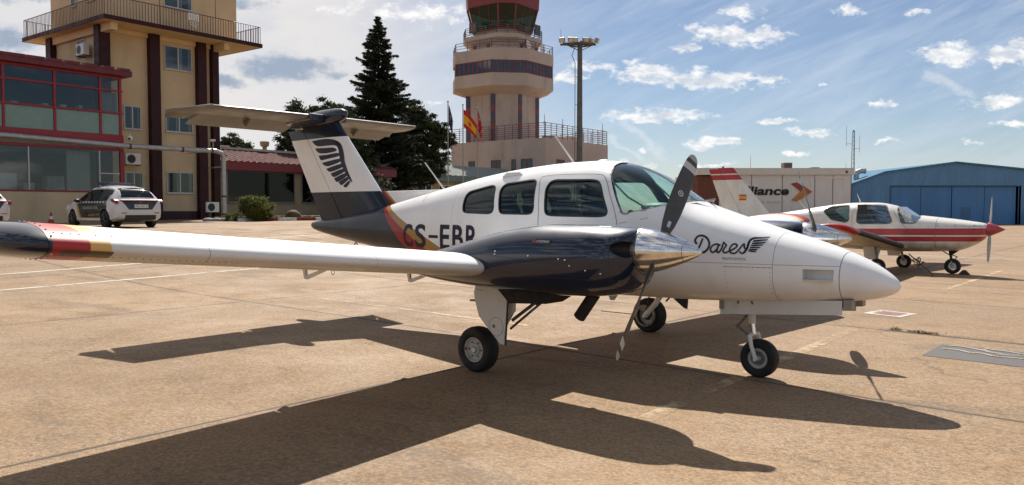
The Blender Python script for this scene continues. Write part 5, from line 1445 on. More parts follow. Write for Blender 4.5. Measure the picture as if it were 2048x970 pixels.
# cabin interior
m = MB(); m.bb(-1.9, 1.4, -.5, .5, .90, .95); m.build('cabin_floor', M_intd, tw)
m = MB(); m.prism([(1.05, 1.20), (1.02, 1.52), (1.20, 1.565), (1.48, 1.555), (1.50, 1.2)], 'xz', -.46, .46); m.build('glareshield', M_panel, tw, bevel=.035)
m = MB(); m.M = Matrix.Translation((1.15, -.22, 1.56)); m.ball((0, 0, 0), .14, 20, 10, (1.3, 1.15, .35)); m.M = Matrix.Translation((1.15, .22, 1.56)); m.ball((0, 0, 0), .14, 20, 10, (1.3, 1.15, .35)); m.build('instrument_hood', M_panel, tw, smooth=True)
for (sx, sy, nm) in ((.42, -.26, 0), (.42, .26, 0), (-.42, -.26, 0), (-.42, .26, 0)):
    m = MB(); m.prism([(sx - .25, 1.0), (sx - .22, 1.16), (sx + .25, 1.19), (sx + .28, 1.02)], 'xz', sy - .21, sy + .21)
    so = m.build('seat', M_seat, tw, bevel=.03)
    m = MB(); m.prism([(sx - .26, 1.14), (sx - .44, 1.60), (sx - .36, 1.64), (sx - .12, 1.16)], 'xz', sy - .20, sy + .20); m.build('backrest', M_seat, so, bevel=.05, seg=3)
    m = MB(); m.prism([(sx - .46, 1.63), (sx - .50, 1.76), (sx - .40, 1.78), (sx - .36, 1.65)], 'xz', sy - .13, sy + .13); m.build('headrest', M_seat, so, bevel=.035, seg=3)
for s in (-1, 1):
    m = MB(); m.path([(.72, s * .42, 1.84), (.93, s * .43, 1.66), (1.18, s * .44, 1.535)], .010, 6); m.build('windscreen_brace', M_pole, wsc)
m = MB()
for s in (-1, 1): m.tube((.95, s * .22, 1.40), (.85, s * .22, 1.42), .015); m.lathe([(0, .10), (.015, .115), (.03, .10)], (.84, s * .22, 1.42), (1, 0, .2), 20)
m.build('control_wheel', M_dark, tw)
fnR = lambda x, z: (x, -(FU.side(x, z) + .0035), z)
fnL = lambda x, z: (x, (FU.side(x, z) + .0035), z)
# door outlines
m = MB()
for s in (-1, 1):
    f_ = fnR if s < 0 else fnL
    ribbon(m, catmull([(-.055, 1.0), (-.06, 1.45), (-.10, 1.70), (-.15, 1.86), (-.10, 1.895), (.2, 1.905), (.55, 1.895), (.66, 1.86), (.76, 1.72), (.90, 1.42), (.93, 1.05)], 5), .0045, f_)
    ribbon(m, [(.93, 1.405), (1.2, 1.455), (1.45, 1.51)], .003, f_)
    ribbon(m, [(1.96, .79), (1.965, 1.03), (2.385, 1.035), (2.36, .80)], .003, f_)
m.build('door_seam', mat('dark door seam', (.06, .06, .06), .8), tw)  # thin dark lines along the door and hatch gaps
m = MB()
for k in range(9): m.add([fnR(1.985 + k * .047 + .0035 * math.cos(a), 1.045 - .016 + .0035 * math.sin(a)) for a in (0, 1, 2, 3, 4, 5)], [(0, 1, 2, 3, 4, 5)])
for k in range(6):
    for xx in (1.985, 2.365): m.add([fnR(xx + .0035 * math.cos(a), .99 - k * .036 + .0035 * math.sin(a)) for a in (0, 1, 2, 3, 4, 5)], [(0, 1, 2, 3, 4, 5)])
m.build('panel_screws', M_dark, tw)
# registration
for (ch, xa, xb) in (('C', -2.365, -2.17), ('S', -2.115, -1.90), ('-', -1.84, -1.66), ('E', -1.62, -1.44), ('B', -1.385, -1.19), ('R', -1.145, -.945)):
    dz_, hh_ = (.125, .035) if ch == '-' else (0, .288)
    text_obj('registration_letter', ch, 1, lambda a, b_: fnR(xa + a, 1.072 + dz_ + b_), M_decal, tw, width=xb - xa, height=hh_, bold=.022, cuts=10)
    text_obj('registration_letter', ch, 1, lambda a, b_: fnL(-3.31 - xa - a, 1.072 + dz_ + b_), M_decal, tw, width=xb - xa, height=hh_, bold=.022, cuts=10)
# script lettering and wing emblem on the nose
SCR = {'D1': ([(1.765, 1.271), (1.757, 1.236), (1.742, 1.194), (1.728, 1.171), (1.704, 1.179), (1.678, 1.188)], .017),
 'D2': ([(1.678, 1.189), (1.698, 1.190), (1.728, 1.169), (1.760, 1.152), (1.794, 1.155), (1.823, 1.185), (1.833, 1.224), (1.819, 1.262), (1.789, 1.291), (1.754, 1.303), (1.722, 1.296), (1.702, 1.269), (1.703, 1.246), (1.717, 1.231)], .0185),
 'a': ([(1.926, 1.220), (1.894, 1.229), (1.864, 1.215), (1.847, 1.188), (1.855, 1.161), (1.874, 1.155), (1.900, 1.178), (1.916, 1.222), (1.908, 1.184), (1.906, 1.162), (1.921, 1.154), (1.941, 1.179), (1.952, 1.213)], .0155),
 'r': ([(1.947, 1.196), (1.955, 1.245), (1.967, 1.232), (1.982, 1.223), (1.981, 1.216), (1.966, 1.187), (1.960, 1.165), (1.978, 1.152), (2.005, 1.164)], .0145),
 'e': ([(1.999, 1.162), (2.045, 1.185), (2.073, 1.210), (2.068, 1.228), (2.043, 1.232), (2.023, 1.210), (2.015, 1.176), (2.035, 1.152), (2.069, 1.154), (2.097, 1.186)], .0145),
 's': ([(2.095, 1.183), (2.128, 1.235), (2.137, 1.206), (2.152, 1.185), (2.146, 1.162), (2.122, 1.151), (2.105, 1.166)], .0145)}
m = MB()
for (pts_, wd) in SCR.values(): ribbon(m, catmull(pts_, 6), wd, fnR)
m.build('script_lettering', M_blackd, tw)
m = MB()
ribbon(m, catmull([(2.138, 1.157), (2.161, 1.196), (2.166, 1.250), (2.178, 1.276), (2.200, 1.286), (2.255, 1.290), (2.295, 1.295), (2.313, 1.299)], 6), .020, fnR, lambda t: 1 - .85 * max(0, t - .55) / .45)
for f_ in ([(2.193, 1.254), (2.201, 1.269), (2.309, 1.279), (2.299, 1.265), (2.221, 1.254)], [(2.191, 1.235), (2.194, 1.247), (2.300, 1.256), (2.292, 1.243), (2.226, 1.234)], [(2.187, 1.218), (2.190, 1.228), (2.290, 1.234), (2.278, 1.223), (2.215, 1.216)], [(2.183, 1.200), (2.186, 1.211), (2.274, 1.211), (2.259, 1.200), (2.209, 1.199)], [(2.178, 1.184), (2.182, 1.194), (2.255, 1.192), (2.238, 1.179), (2.202, 1.180)], [(2.171, 1.173), (2.176, 1.181), (2.246, 1.173), (2.230, 1.164), (2.199, 1.166)]):
    m.add([fnR(*q) for q in f_], [tuple(range(5))])
m.build('nose_wing_emblem', M_decal, tw)
text_obj('small_lettering', 'PILOTS SCHOOL', 1, lambda a, b_: fnR(1.957 + a, 1.092 + b_), mat('grey decal', (.10, .10, .12), .5), tw, width=.207, height=.021, cuts=2)
m = MB(); m.prism([(2.628, .936), (2.628, .942), (2.862, .942), (2.862, .936)], 'xz', -.37, -.28); m.build('nose_vent_lip', M_wht, tw)

# wings
def naca(xc, t=.145, mcam=.02, p=.4):
    yt = 5 * t * (.2969 * math.sqrt(xc) - .1260 * xc - .3516 * xc ** 2 + .2843 * xc ** 3 - .1015 * xc ** 4)
    yc = mcam / p ** 2 * (2 * p * xc - xc * xc) if xc < p else mcam / (1 - p) ** 2 * ((1 - 2 * p) + 2 * p * xc - xc * xc)
    return yc + yt, yc - yt
def foil(LE, c, x0, x1, t=.145, cam_=.02, n=22, inc=0.0, cosine=True):
    """closed section between chord fractions x0..x1, as (x,z) going over the top then back below; x is aft-negative"""
    xs_ = [x0 + (x1 - x0) * (1 - math.cos(math.pi / 2 * i / n)) if x0 == 0 else x0 + (x1 - x0) * i / n for i in range(n + 1)]
    up = [(q, naca(q, t, cam_)[0]) for q in xs_]; lo = [(q, naca(q, t, cam_)[1]) for q in reversed(xs_)]
    if x0 == 0: lo = lo[:-1]
    return [(LE[0] - q * c, LE[1] + h * c + inc * q * c) for q, h in up + lo]
LEX, CH = .575, 1.41
def wz(y): return 1.04 + (abs(y) - 2.1) * .092
for s in (-1, 1):
    spans = [.45, 1.0, 2.0, 3.0, 4.0, 4.8, 5.35, 5.52]
    m = MB(); m.loft([[(x, s * y, z) for (x, z) in foil((LEX, wz(y)), CH, 0, .745, inc=-.02)] for y in spans])
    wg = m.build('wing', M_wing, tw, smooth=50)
    m = MB(); rings = []
    for k in range(9):
        a = k / 8 * math.pi / 2; y = 5.523 + .27 * math.sin(a); sc_ = max(.05, math.cos(a) ** .6)
        f_ = foil((LEX, wz(y)), CH, 0, 1, inc=-.02); cx = -.18; cz = wz(y) - .01 + .03 * math.sin(a)
        xs_s = max(.35, math.cos(a) ** .45)
        rings.append([(cx + (x - cx) * xs_s - .10 * math.sin(a) ** 2, s * y, cz + (z - cz) * sc_) for (x, z) in f_])
    m.loft(rings); m.build('wing_tip', M_navy, wg, smooth=60)
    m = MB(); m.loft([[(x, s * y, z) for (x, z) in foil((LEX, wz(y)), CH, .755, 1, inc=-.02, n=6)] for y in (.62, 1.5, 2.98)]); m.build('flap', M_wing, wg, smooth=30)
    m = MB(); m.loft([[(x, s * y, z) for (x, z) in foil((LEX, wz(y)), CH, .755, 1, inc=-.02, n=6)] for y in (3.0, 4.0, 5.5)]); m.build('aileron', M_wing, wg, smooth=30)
    for y in (1.74, 2.97):
        zt_ = wz(y) - .03; m = MB(); m.prism([(-.79, zt_ - .02), (-.77, zt_ - .16), (-.80, zt_ - .16), (-.83, zt_ - .02)], 'xz', s * y - .012, s * y + .012)
        m.prism([(-.79, zt_ - .135), (-.50, zt_ - .05), (-.42, zt_ - .05), (-.77, zt_ - .165)], 'xz', s * y - .010, s * y + .010)
        m.build('hinge_bracket', M_wht, wg)
    m = MB(); m.tube((LEX - .012, s * 2.97, wz(2.97) - .008), (LEX - .012, s * 3.27, wz(3.27) - .008), .011, .011, 8); m.build('stall_strip', M_wht, wg)
    m = MB(); m.lathe([(-.003, .018), (0, .021), (.003, .018), (0, .015)], (.1, s * 3.35, wz(3.35) - .10), (0, 1, 0), 14, True); m.build('tie_down_ring', M_steel, wg)
    m = MB()
    for k in range(14):
        q = (k + .5) / 14 * .75; up, lo_ = naca(q); 
        for (h, e) in ((up, 1), (lo_, -1)):
            m.ball((LEX - q * CH, s * 5.497, wz(5.497) + h * CH - .02 * q * CH + e * .001), .006, 6, 4)
    m.build('tip_screws', M_chrome, wg)
    m = MB()
    for k in range(26):
        y = 4.40 + k * .043; m.ball((.505, s * y, wz(y) + naca(.05)[0] * CH - .001), .0045, 6, 4)
        m.ball((.515, s * y, wz(y) + naca(.045)[1] * CH + .001), .0045, 6, 4)
    m.build('skin_screws', M_steel, wg)
# fin, rudder, dorsal
def fin_le(z): return -3.25 - (z - 1.788) * .908 if z > 1.70 else -3.17 + (1.70 - z) * .9
def fin_te(z): return -4.83 - (z - 1.788) * .61
def fin_t(x, z):
    c = fin_le(z) - fin_te(z); q = min(.999, max(.001, (fin_le(z) - x) / c)); return naca(q, .085, 0)[0] * c
def sym(le, te, z, x0, x1, t=.085, n=16):
    c = le - te; xs_ = [x0 + (x1 - x0) * (1 - math.cos(math.pi / 2 * i / n)) if x0 == 0 else x0 + (x1 - x0) * i / n for i in range(n + 1)]
    A = [(le - q * c, -naca(q, t, 0)[0] * c, z) for q in xs_]; B_ = [(le - q * c, naca(q, t, 0)[0] * c, z) for q in reversed(xs_)]
    return A + (B_[:-1] if x0 == 0 else B_)
m = MB(); zs = [1.32, 1.5, 1.7, 1.788, 2.2, 2.573, 2.84]; m.loft([sym(fin_le(z), fin_te(z), z, 0, .665) for z in zs]); fin = m.build('fin', M_twin, tw, smooth=50)
m = MB(); m.loft([sym(fin_le(z), fin_te(z), z, .675, 1, n=5) for z in (1.365, 1.788, 2.2, 2.573, 2.72)]); m.build('rudder', M_twin, tw, smooth=30)
m = MB(); m.prism([(-3.55, 1.45), (-3.30, 1.782), (-1.98, 1.790), (-1.5, 1.80), (-2.2, 1.6)], 'xz', -.022, .022); m.build('dorsal_fin', M_twin, tw, bevel=.012)
m = MB(); rings = []
for (x, hh, hw_, zc_) in ((-5.42, .005, .004, 2.84), (-5.25, .045, .03, 2.845), (-4.95, .09, .07, 2.855), (-4.55, .115, .105, 2.865), (-4.25, .11, .10, 2.875), (-4.08, .085, .075, 2.885), (-4.0, .045, .04, 2.89), (-3.975, .008, .008, 2.89)):
    rings.append([(x, hw_ * math.cos(a * math.pi / 10), zc_ + hh * math.sin(a * math.pi / 10)) for a in range(20)])
m.loft(rings); m.build('tail_bullet', M_navy, tw, smooth=60)
# wing emblem on the fin
fd = lambda x, z: (x, -(fin_t(x, z) + .003), z)
fdl = lambda x, z: (x, (fin_t(x, z) + .003), z)
EMB = [[(-4.736, 2.538), (-4.42, 2.555), (-4.197, 2.531), (-4.052, 2.467), (-3.982, 2.34), (-3.948, 2.204), (-3.878, 2.067), (-3.792, 1.942), (-3.802, 1.92), (-3.915, 2.023), (-4.02, 2.161), (-4.073, 2.299), (-4.107, 2.413), (-4.198, 2.452), (-4.384, 2.455), (-4.613, 2.462)],
 [(-4.66, 2.429), (-4.423, 2.424), (-4.199, 2.418), (-4.145, 2.37), (-4.386, 2.347), (-4.576, 2.362)], [(-4.577, 2.32), (-4.35, 2.325), (-4.108, 2.341), (-4.084, 2.295), (-4.387, 2.262), (-4.52, 2.253)], [(-4.494, 2.213), (-4.062, 2.258), (-4.038, 2.218), (-4.314, 2.16), (-4.446, 2.176)], [(-4.39, 2.124), (-4.027, 2.184), (-3.992, 2.138), (-4.26, 2.078), (-4.353, 2.093)], [(-4.286, 2.052), (-3.978, 2.115), (-3.95, 2.074), (-4.168, 2.003), (-4.249, 2.014)], [(-4.206, 1.981), (-3.932, 2.051), (-3.897, 2.011), (-4.096, 1.933), (-4.162, 1.939)], [(-4.096, 1.926), (-3.89, 1.996), (-3.855, 1.966), (-4.006, 1.886), (-4.06, 1.891)], [(-3.988, 1.872), (-3.852, 1.943), (-3.834, 1.914), (-3.917, 1.848), (-3.971, 1.856)]]
for f_ in (fd, fdl):
    me = bpy.data.meshes.new('fin_wing_emblem'); bm = bmesh.new()
    for poly in EMB:
        q = catmull(poly + [poly[0]], 3)[:-1]
        fc = bm.faces.new([bm.verts.new((a, 0, c)) for a, c in q]); 
    bmesh.ops.triangulate(bm, faces=bm.faces)
    for k in range(1, 10): bmesh.ops.bisect_plane(bm, geom=bm.verts[:] + bm.edges[:] + bm.faces[:], plane_co=(-4.75 + k * .1, 0, 0), plane_no=(1, 0, 0))
    for q in bm.verts: q.co = Vector(f_(q.co.x, q.co.z))
    bm.to_mesh(me); bm.free(); me.materials.append(M_decal); o = bpy.data.objects.new('fin_wing_emblem', me); COL.objects.link(o); o.parent = fin
# tailplane
for s in (-1, 1):
    def stab_ring(y, x0, x1, n, sq=1.0, dr=0.0):
        le = -4.40 - .025 * max(0, y - .3) - (.0 if y < 1.76 else (y - 1.76) * 3.9); te = -5.30 + (.0 if y < 1.7 else -(y - 1.7) * .10)
        c = le - te; xs_ = [x0 + (x1 - x0) * (1 - math.cos(math.pi / 2 * i / n)) if x0 == 0 else x0 + (x1 - x0) * i / n for i in range(n + 1)]
        T = lambda q: naca(q, .095 * sq, 0)[0] * c; zc = lambda q: 2.872 - .055 * q - max(0, q - .6) * dr
        A = [(le - q * c, s * y, zc(q) + T(q)) for q in xs_]; B_ = [(le - q * c, s * y, zc(q) - T(q)) for q in reversed(xs_)]
        return A + (B_[:-1] if x0 == 0 else B_)
    m = MB(); m.loft([stab_ring(y, 0, .585, 12, q) for (y, q) in ((.03, 1), (.8, 1), (1.6, 1), (1.76, 1), (1.79, 1), (1.86, 1), (1.93, 1.0), (1.97, .8))]); st_ = m.build('tailplane', M_stab, tw, smooth=50)
    m = MB(); m.loft([stab_ring(y, .60, 1, 5, q, .30) for (y, q) in ((.16, 1), (.8, 1), (1.70, 1))]); m.build('elevator', M_stab, st_, smooth=30)
    m = MB(); m.loft([stab_ring(y, .60, 1, 5, q, .12) for (y, q) in ((1.715, 1), (1.88, 1), (1.965, .8))]); m.build('horn_balance', M_stab, st_, smooth=30)
    m = MB(); m.prism([(-4.90, 2.80), (-5.02, 2.70), (-5.10, 2.78)], 'xz', s * .95 - .012, s * .95 + .012); m.build('hinge_bracket', M_stab, st_)
    m = MB(); m.loft([[(-4.36, s * .02, 2.90), (-4.36, s * .02, 2.78), (-5.3, s * .02, 2.74), (-5.3, s * .02, 2.86)], [(-4.39, s * .33, 2.905), (-4.39, s * .33, 2.815), (-5.15, s * .33, 2.775), (-5.15, s * .33, 2.875)]]); m.build('root_fillet', M_navy, st_, bevel=.02)

# nacelles, spinners, propellers, main gear
NA = Fus([(-.86, 1.03, .975, .06, 1.0, 2), (-.75, 1.06, .95, .14, 1.0, 2), (-.5, 1.11, .90, .27, 1.01, 2.2), (-.1, 1.20, .86, .345, 1.04, 2.4), (.3, 1.295, .84, .385, 1.08, 2.6), (.7, 1.375, .83, .40, 1.11, 2.8), (1.1, 1.415, .825, .40, 1.12, 2.8), (1.5, 1.415, .84, .385, 1.13, 2.8), (1.72, 1.405, .87, .35, 1.14, 2.6), (1.83, 1.395, .915, .295, 1.16, 2.5), (1.885, 1.385, .975, .225, 1.19, 2.3), (1.90, 1.375, 1.02, .19, 1.21, 2.2)])
YN = 1.742
def blade_mesh(hub, b_, T):
    """b_ blade axis, T tangential unit (both in the prop plane)"""
    X = Vector((1, 0, 0)); b_ = Vector(b_); T = Vector(T); rings = []
    tab = [(.10, .052, .55, 58), (.17, .075, .34, 50), (.26, .112, .18, 42), (.38, .142, .12, 34), (.52, .158, .095, 28), (.66, .158, .08, 24), (.78, .150, .07, 21), (.87, .130, .062, 19), (.92, .104, .056, 18), (.945, .070, .05, 17.5), (.9565, .024, .05, 17)]
    for (r, c, t, th) in tab:
        th = R(th); cd = -math.sin(th) * X + math.cos(th) * T; nd = math.cos(th) * X + math.sin(th) * T; ring = []
        for k in range(20):
            a = 2 * math.pi * k / 20; ring.append(tuple(Vector(hub) + b_ * r + cd * (c / 2 * math.cos(a)) + nd * (c * t / 2 * math.sin(a))))
        rings.append(ring)
    m = MB(); m.loft(rings); return m
def blade_mat(name, hub):
    m = bpy.data.materials.new(name); m.use_nodes = True
    b = NB(m.node_tree); p = m.node_tree.nodes['Principled BSDF']
    pos = b.new('ShaderNodeTexCoord').outputs['Object']
    d = b.vm('SUBTRACT', pos, hub); n = b.new('ShaderNodeVectorMath', operation='LENGTH'); b.put(n.inputs[0], d); r = n.outputs['Value']
    nz = b.noise(pos, 20, 5, .6)
    c = b.mix(b.sm(nz, .3, .7), (.050, .048, .046), (.068, .066, .064))
    c = b.mix(b.m('GREATER_THAN', r, .800), c, (.55, .55, .54)); c = b.mix(b.m('GREATER_THAN', r, .862), c, (.06, .058, .056)); c = b.mix(b.m('GREATER_THAN', r, .905), c, (.40, .40, .40))
    b.put(p.inputs['Base Color'], c); p.inputs['Roughness'].default_value = .45
    return m
for s in (-1, 1):
    nb_ = NA.loft(-.86, 1.90, .06, 72, 0, s * YN).build('engine_nacelle', M_navy)
    for e in (-1, 1):
        c = MB(); c.ball((0, 0, 0), 1, 28, 16, (.165, .072, .064)); co = c.build('cut', M_dark); co.location = (1.845, s * YN + e * .232, 1.235); co.rotation_euler = (0, 0, R(-18) * e)
        bpy.context.view_layer.update(); boolean(nb_, co)
    nb_.parent = tw; shade(nb_, 32)
    side_ = lambda x, z: (x, s * YN - (NA.side(x, z) + .0025), z)
    m = MB()
    ribbon(m, [(x / 100, 1.155 - .0005 * (x - 60)) for x in range(40, 176, 8)], .0025, side_); ribbon(m, [(x / 100, 1.0) for x in range(100, 180, 8)], .0025, side_)
    ribbon(m, [(1.78, z / 100) for z in range(95, 136, 4)], .002, side_); m.build('cowl_seam', mat('cowl seam', (.03, .035, .05), .6), nb_)
    m = MB()
    for (x, z) in ((.70, 1.19), (.70, 1.165), (1.06, 1.165), (1.36, 1.15), (1.42, 1.145), (1.46, 1.10), (1.60, 1.07), (1.72, 1.05)):
        q = side_(x, z); m.ball(q, .0085, 8, 5)
    m.build('cowl_fastener', M_chrome, nb_)
    if s < 0:
        m = MB(); q = side_(1.17, 1.28)
        P = [side_(1.08, 1.305), side_(1.265, 1.300), side_(1.265, 1.262), side_(1.08, 1.267)]; P = [(a, b2 - .003, c) for a, b2, c in P]
        m.add(P, [(0, 1, 2, 3)]); m.build('maker_plate', M_blackd, nb_)
        m = MB(); P = [side_(1.088, 1.300), side_(1.112, 1.300), side_(1.112, 1.271), side_(1.088, 1.271)]; m.add([(a, b2 - .005, c) for a, b2, c in P], [(0, 1, 2, 3)]); m.build('maker_badge', mat('red badge', (.40, .02, .02), .4), nb_)
        text_obj('maker_lettering', 'LYCOMING', 1, lambda a, b2: tuple(Vector(side_(1.122 + a, 1.275 + b2)) + Vector((0, -.005, 0))), M_white, nb_, width=.132, height=.018)
    m = MB(); m.prism([(.46, .86), (.62, .72), (1.02, .745), (1.22, .86)], 'xz', s * YN - .13, s * YN + .13); m.build('cowl_flap', M_exh, nb_, bevel=.01)
    m = MB(); m.lathe([(0, .052), (.26, .052), (.26, .044), (0, .044)], (1.345, s * YN + .13, .83), (-.60, 0, -.80), 20); m.build('exhaust_pipe', M_exh, nb_, smooth=30)
    HZ = 1.222
    sp = MB(); sp.lathe([(-.02, .155), (0, .171), (.015, .172), (.09, .163), (.18, .142), (.27, .112), (.36, .076), (.44, .038), (.475, .016), (.482, 0)], (1.905, s * YN, HZ), (1, 0, 0), 64)
    spo = sp.build('spinner', M_spin, tw, smooth=60)
    m = MB(); m.lathe([(-.03, .14), (-.03, .173), (.002, .1745), (.004, .16)], (1.903, s * YN, HZ), (1, 0, 0), 48, True); m.build('spinner_backplate', mat('spinner backplate', (.25, .25, .25), .35, .8), spo)
    m = MB(); m.lathe([(.352, .0795), (.354, .0805), (.357, .079)], (1.905, s * YN, HZ), (1, 0, 0), 48)
    for a in range(12):
        t_ = a * math.pi / 6 + .2; m.ball((1.925, s * YN + .1705 * math.cos(t_), HZ + .1705 * math.sin(t_)), .005, 6, 4)
    m.build('spinner_seam', M_steel, spo)
    hub = (2.02, s * YN, HZ); Mbl = blade_mat('prop blade paint %d' % s, hub)
    ta = .657 if s < 0 else -.702
    for kb in (0, 1):
        a = ta + kb * math.pi; bv = Vector((0, math.sin(a), math.cos(a))); T = Vector((1, 0, 0)).cross(bv) * (1 if s < 0 else -1)
        bo = blade_mesh(hub, bv, T).build('propeller_blade', Mbl, tw, smooth=60)
        m = MB(); m.lathe([(.085, .060), (.135, .060), (.135, .05)], hub, bv, 24); m.build('blade_boot', M_dark, bo, smooth=30)
        th = R(36); nd = (math.cos(th) * Vector((1, 0, 0)) + math.sin(th) * T); cd = (-math.sin(th) * Vector((1, 0, 0)) + math.cos(th) * T)
        c0 = Vector(hub) + bv * .25 + nd * .0135
        m = MB(); m.add([tuple(c0 + cd * (u1 * .014) + bv * (v1 * .028)) for u1, v1 in ((-1, -1), (1, -1), (1, 1), (-1, 1))], [(0, 1, 2, 3)]); m.build('blade_sticker', mat('white blue sticker', (.45, .5, .62), .4), bo)
        th = R(26.5); nd = (math.cos(th) * Vector((1, 0, 0)) + math.sin(th) * T); cd = (-math.sin(th) * Vector((1, 0, 0)) + math.cos(th) * T); c0 = Vector(hub) + bv * .56 + nd * .0085
        m = MB(); m.add([tuple(c0 + cd * (.026 * math.cos(k * .3491)) + bv * (.026 * math.sin(k * .3491))) for k in range(18)] + [tuple(c0 + cd * (.019 * math.cos(k * .3491)) + bv * (.019 * math.sin(k * .3491))) for k in range(18)], [(k, (k + 1) % 18, 18 + (k + 1) % 18, 18 + k) for k in range(18)])
        m.add([tuple(c0 + cd * (.011 * math.cos(k * 2.09)) + bv * (.013 * math.sin(k * 2.09))) for k in range(3)], [(0, 1, 2)]); m.build('blade_roundel', M_white, bo)
    # main gear leg
    yc = s * 1.59; zc = .213
    gearo = None
    m = MB(); m.tube((.30, s * 1.45, .90), (.30, s * 1.45, .58), .045, .038, 14); lg = m.build('main_gear_leg', M_wht, tw, smooth=40)
    m = MB(); m.path([(.30, s * 1.45, .60), (.16, s * 1.46, .38), (.0, s * 1.48, zc)], .036, 12); m.tube((0, s * 1.44, zc), (0, s * 1.66, zc), .022, .022, 12); m.build('trailing_arm', M_wht, lg, smooth=40)
    m = MB(); m.tube((.34, s * 1.45, .72), (.14, s * 1.46, .34), .024, .018, 10); m.build('shock_strut', M_chrome, lg, smooth=40)
    m = MB(); m.path([(.32, s * 1.47, .50), (.52, s * 1.36, .68), (.60, s * 1.25, .84)], .016, 8); m.path([(.30, s * 1.47, .42), (.50, s * 1.40, .60), (.58, s * 1.30, .70)], .012, 8); m.ball((.54, s * 1.36, .68), .035, 10, 6); m.build('side_brace', M_steel, lg)
    m = MB(); m.path([(.04, s * 1.44, .30), (.10, s * 1.40, .46), (.28, s * 1.41, .70), (.30, s * 1.42, .84)], .008, 6); m.build('brake_hose', M_dark, lg)
    m = MB(); m.lathe([(-.045, .11), (-.045, .135), (-.04, .14), (.04, .14), (.045, .135), (.045, .11)], (0, s * 1.515, zc), (0, 1, 0), 24); m.bb(-.07, .03, min(s * 1.48, s * 1.53), max(s * 1.48, s * 1.53), zc + .06, zc + .13); m.build('brake_disc', M_steel, lg)
    tp = [(-.055, .115), (-.078, .135), (-.083, .165), (-.076, .195), (-.052, .212), (-.02, .217), (.02, .217), (.052, .212), (.076, .195), (.083, .165), (.078, .135), (.055, .115)]
    m = MB(); m.lathe(tp, (0, yc, zc), (0, s, 0), 48, True); ty = m.build('tyre', M_tyre, lg, smooth=40)
    m = MB(); m.lathe([(-.05, .06), (-.055, .118), (.055, .120), (.066, .118), (.062, .108), (.044, .098), (.038, .06), (.050, .055), (.054, .035), (.040, .030), (.040, 0)], (0, yc, zc), (0, s, 0), 36); m.build('wheel_hub', M_hub, ty, smooth=30)
    m = MB()
    for k in range(6): m.tube((.075 * math.cos(k * 1.047), yc + s * .038, zc + .075 * math.sin(k * 1.047)), (.075 * math.cos(k * 1.047), yc + s * .052, zc + .075 * math.sin(k * 1.047)), .008, .008, 6)
    m.tube((0, yc + s * .03, zc), (0, yc + s * .066, zc), .022, .018, 10); m.build('hub_bolts', M_steel, ty)
    m = MB(); m.bb(-.128, -.100, yc + s * .06 - .008, yc + s * .06 + .008, zc - .012, zc + .012); m.build('slip_mark', M_redfr, ty)
    dp = [(.102, .853), (.486, .835), (.445, .318), (.402, .325), (.250, .452), (.139, .558), (.095, .690), (.080, .770)]
    m = MB(); m.prism(dp, 'xz', s * 1.722, s * 1.734); gd = m.build('gear_door', M_wht, lg)
    m = MB(); m.prism([(x + (.012 if x > .3 else -.008), z - .006) for x, z in dp], 'xz', s * 1.712, s * 1.7215); m.build('door_rubber_edge', M_dark, gd)
    m = MB(); cq = [(.355 + .085 * math.cos(k * .2094), .475 + .085 * math.sin(k * .2094)) for k in range(31)]
    ribbon(m, [q for q in cq if q[0] < .445], .003, lambda x, z: (x, s * 1.736, z)); m.build('door_patch', M_dark, gd)
    m = MB(); m.lathe([(0, .017), (.006, .015), (.006, 0)], (.325, s * 1.734, .478), (0, s, 0), 14)
    for (x, z) in ((.135, .80), (.165, .795), (.42, .79)): m.ball((x, s * 1.734, z), .006, 6, 4)
    m.build('door_fitting', M_steel, gd)
    m = MB(); m.tube((.09, s * 1.72, .695), (.02, s * 1.72, .69), .012, .010, 8); m.build('uplock_pin', M_pole, gd)
# nose gear
ng = MB(); ng.tube((2.005, 0, .80), (2.03, 0, .47), .036, .034, 14); ngo = ng.build('nose_gear_leg', M_wht, tw, smooth=40)
m = MB(); m.tube((2.03, 0, .48), (2.045, 0, .37), .024, .024, 14); m.build('oleo_piston', M_chrome, ngo, smooth=40)
m = MB()
for s in (-1, 1): m.path([(2.035, s * .0, .375), (2.05, s * .095, .365), (2.065, s * .098, .28), (2.106, s * .096, .155)], .020, 10)
m.tube((2.106, -.115, .153), (2.106, .115, .153), .017, .017, 12); m.build('fork', M_wht, ngo, smooth=40)
m = MB(); m.path([(1.99, 0, .56), (1.885, 0, .43), (2.0, 0, .355)], .012, 8); m.ball((1.885, 0, .43), .02, 8, 5); m.build('torque_link', M_steel, ngo)
m = MB(); m.tube((1.95, -.04, .575), (2.17, -.04, .60), .018, .016, 10); m.tube((2.17, -.04, .60), (2.25, -.04, .605), .008); m.build('steering_damper', M_pole, ngo)
m = MB(); m.path([(2.0, .05, .62), (2.35, .05, .74)], .018, 8); m.path([(2.0, -.05, .62), (2.35, -.05, .74)], .018, 8); m.build('drag_brace', M_steel, ngo)
rz = .153; k_ = .178 / .217
m = MB(); m.lathe([(a * .80, b_ * k_) for a, b_ in tp], (2.106, 0, rz), (0, 1, 0), 48, True); ty = m.build('tyre', M_tyre, ngo, smooth=40)
m = MB(); m.lathe([(-.045, 0), (-.045, .024), (-.020, .030), (-.020, .062), (-.046, .070), (-.054, .088), (-.046, .097), (.046, .097), (.054, .088), (.046, .070), (.020, .062), (.020, .030), (.045, .024), (.045, 0)], (2.106, 0, rz), (0, 1, 0), 36); m.build('wheel_hub', M_hub, ty, smooth=30)
m = MB()
for s in (-1, 1): m.lathe([(.0225, .030), (.0225, .062)], (2.106, 0, rz), (0, s, 0), 24)
m.build('hub_recess', M_steel, ty)
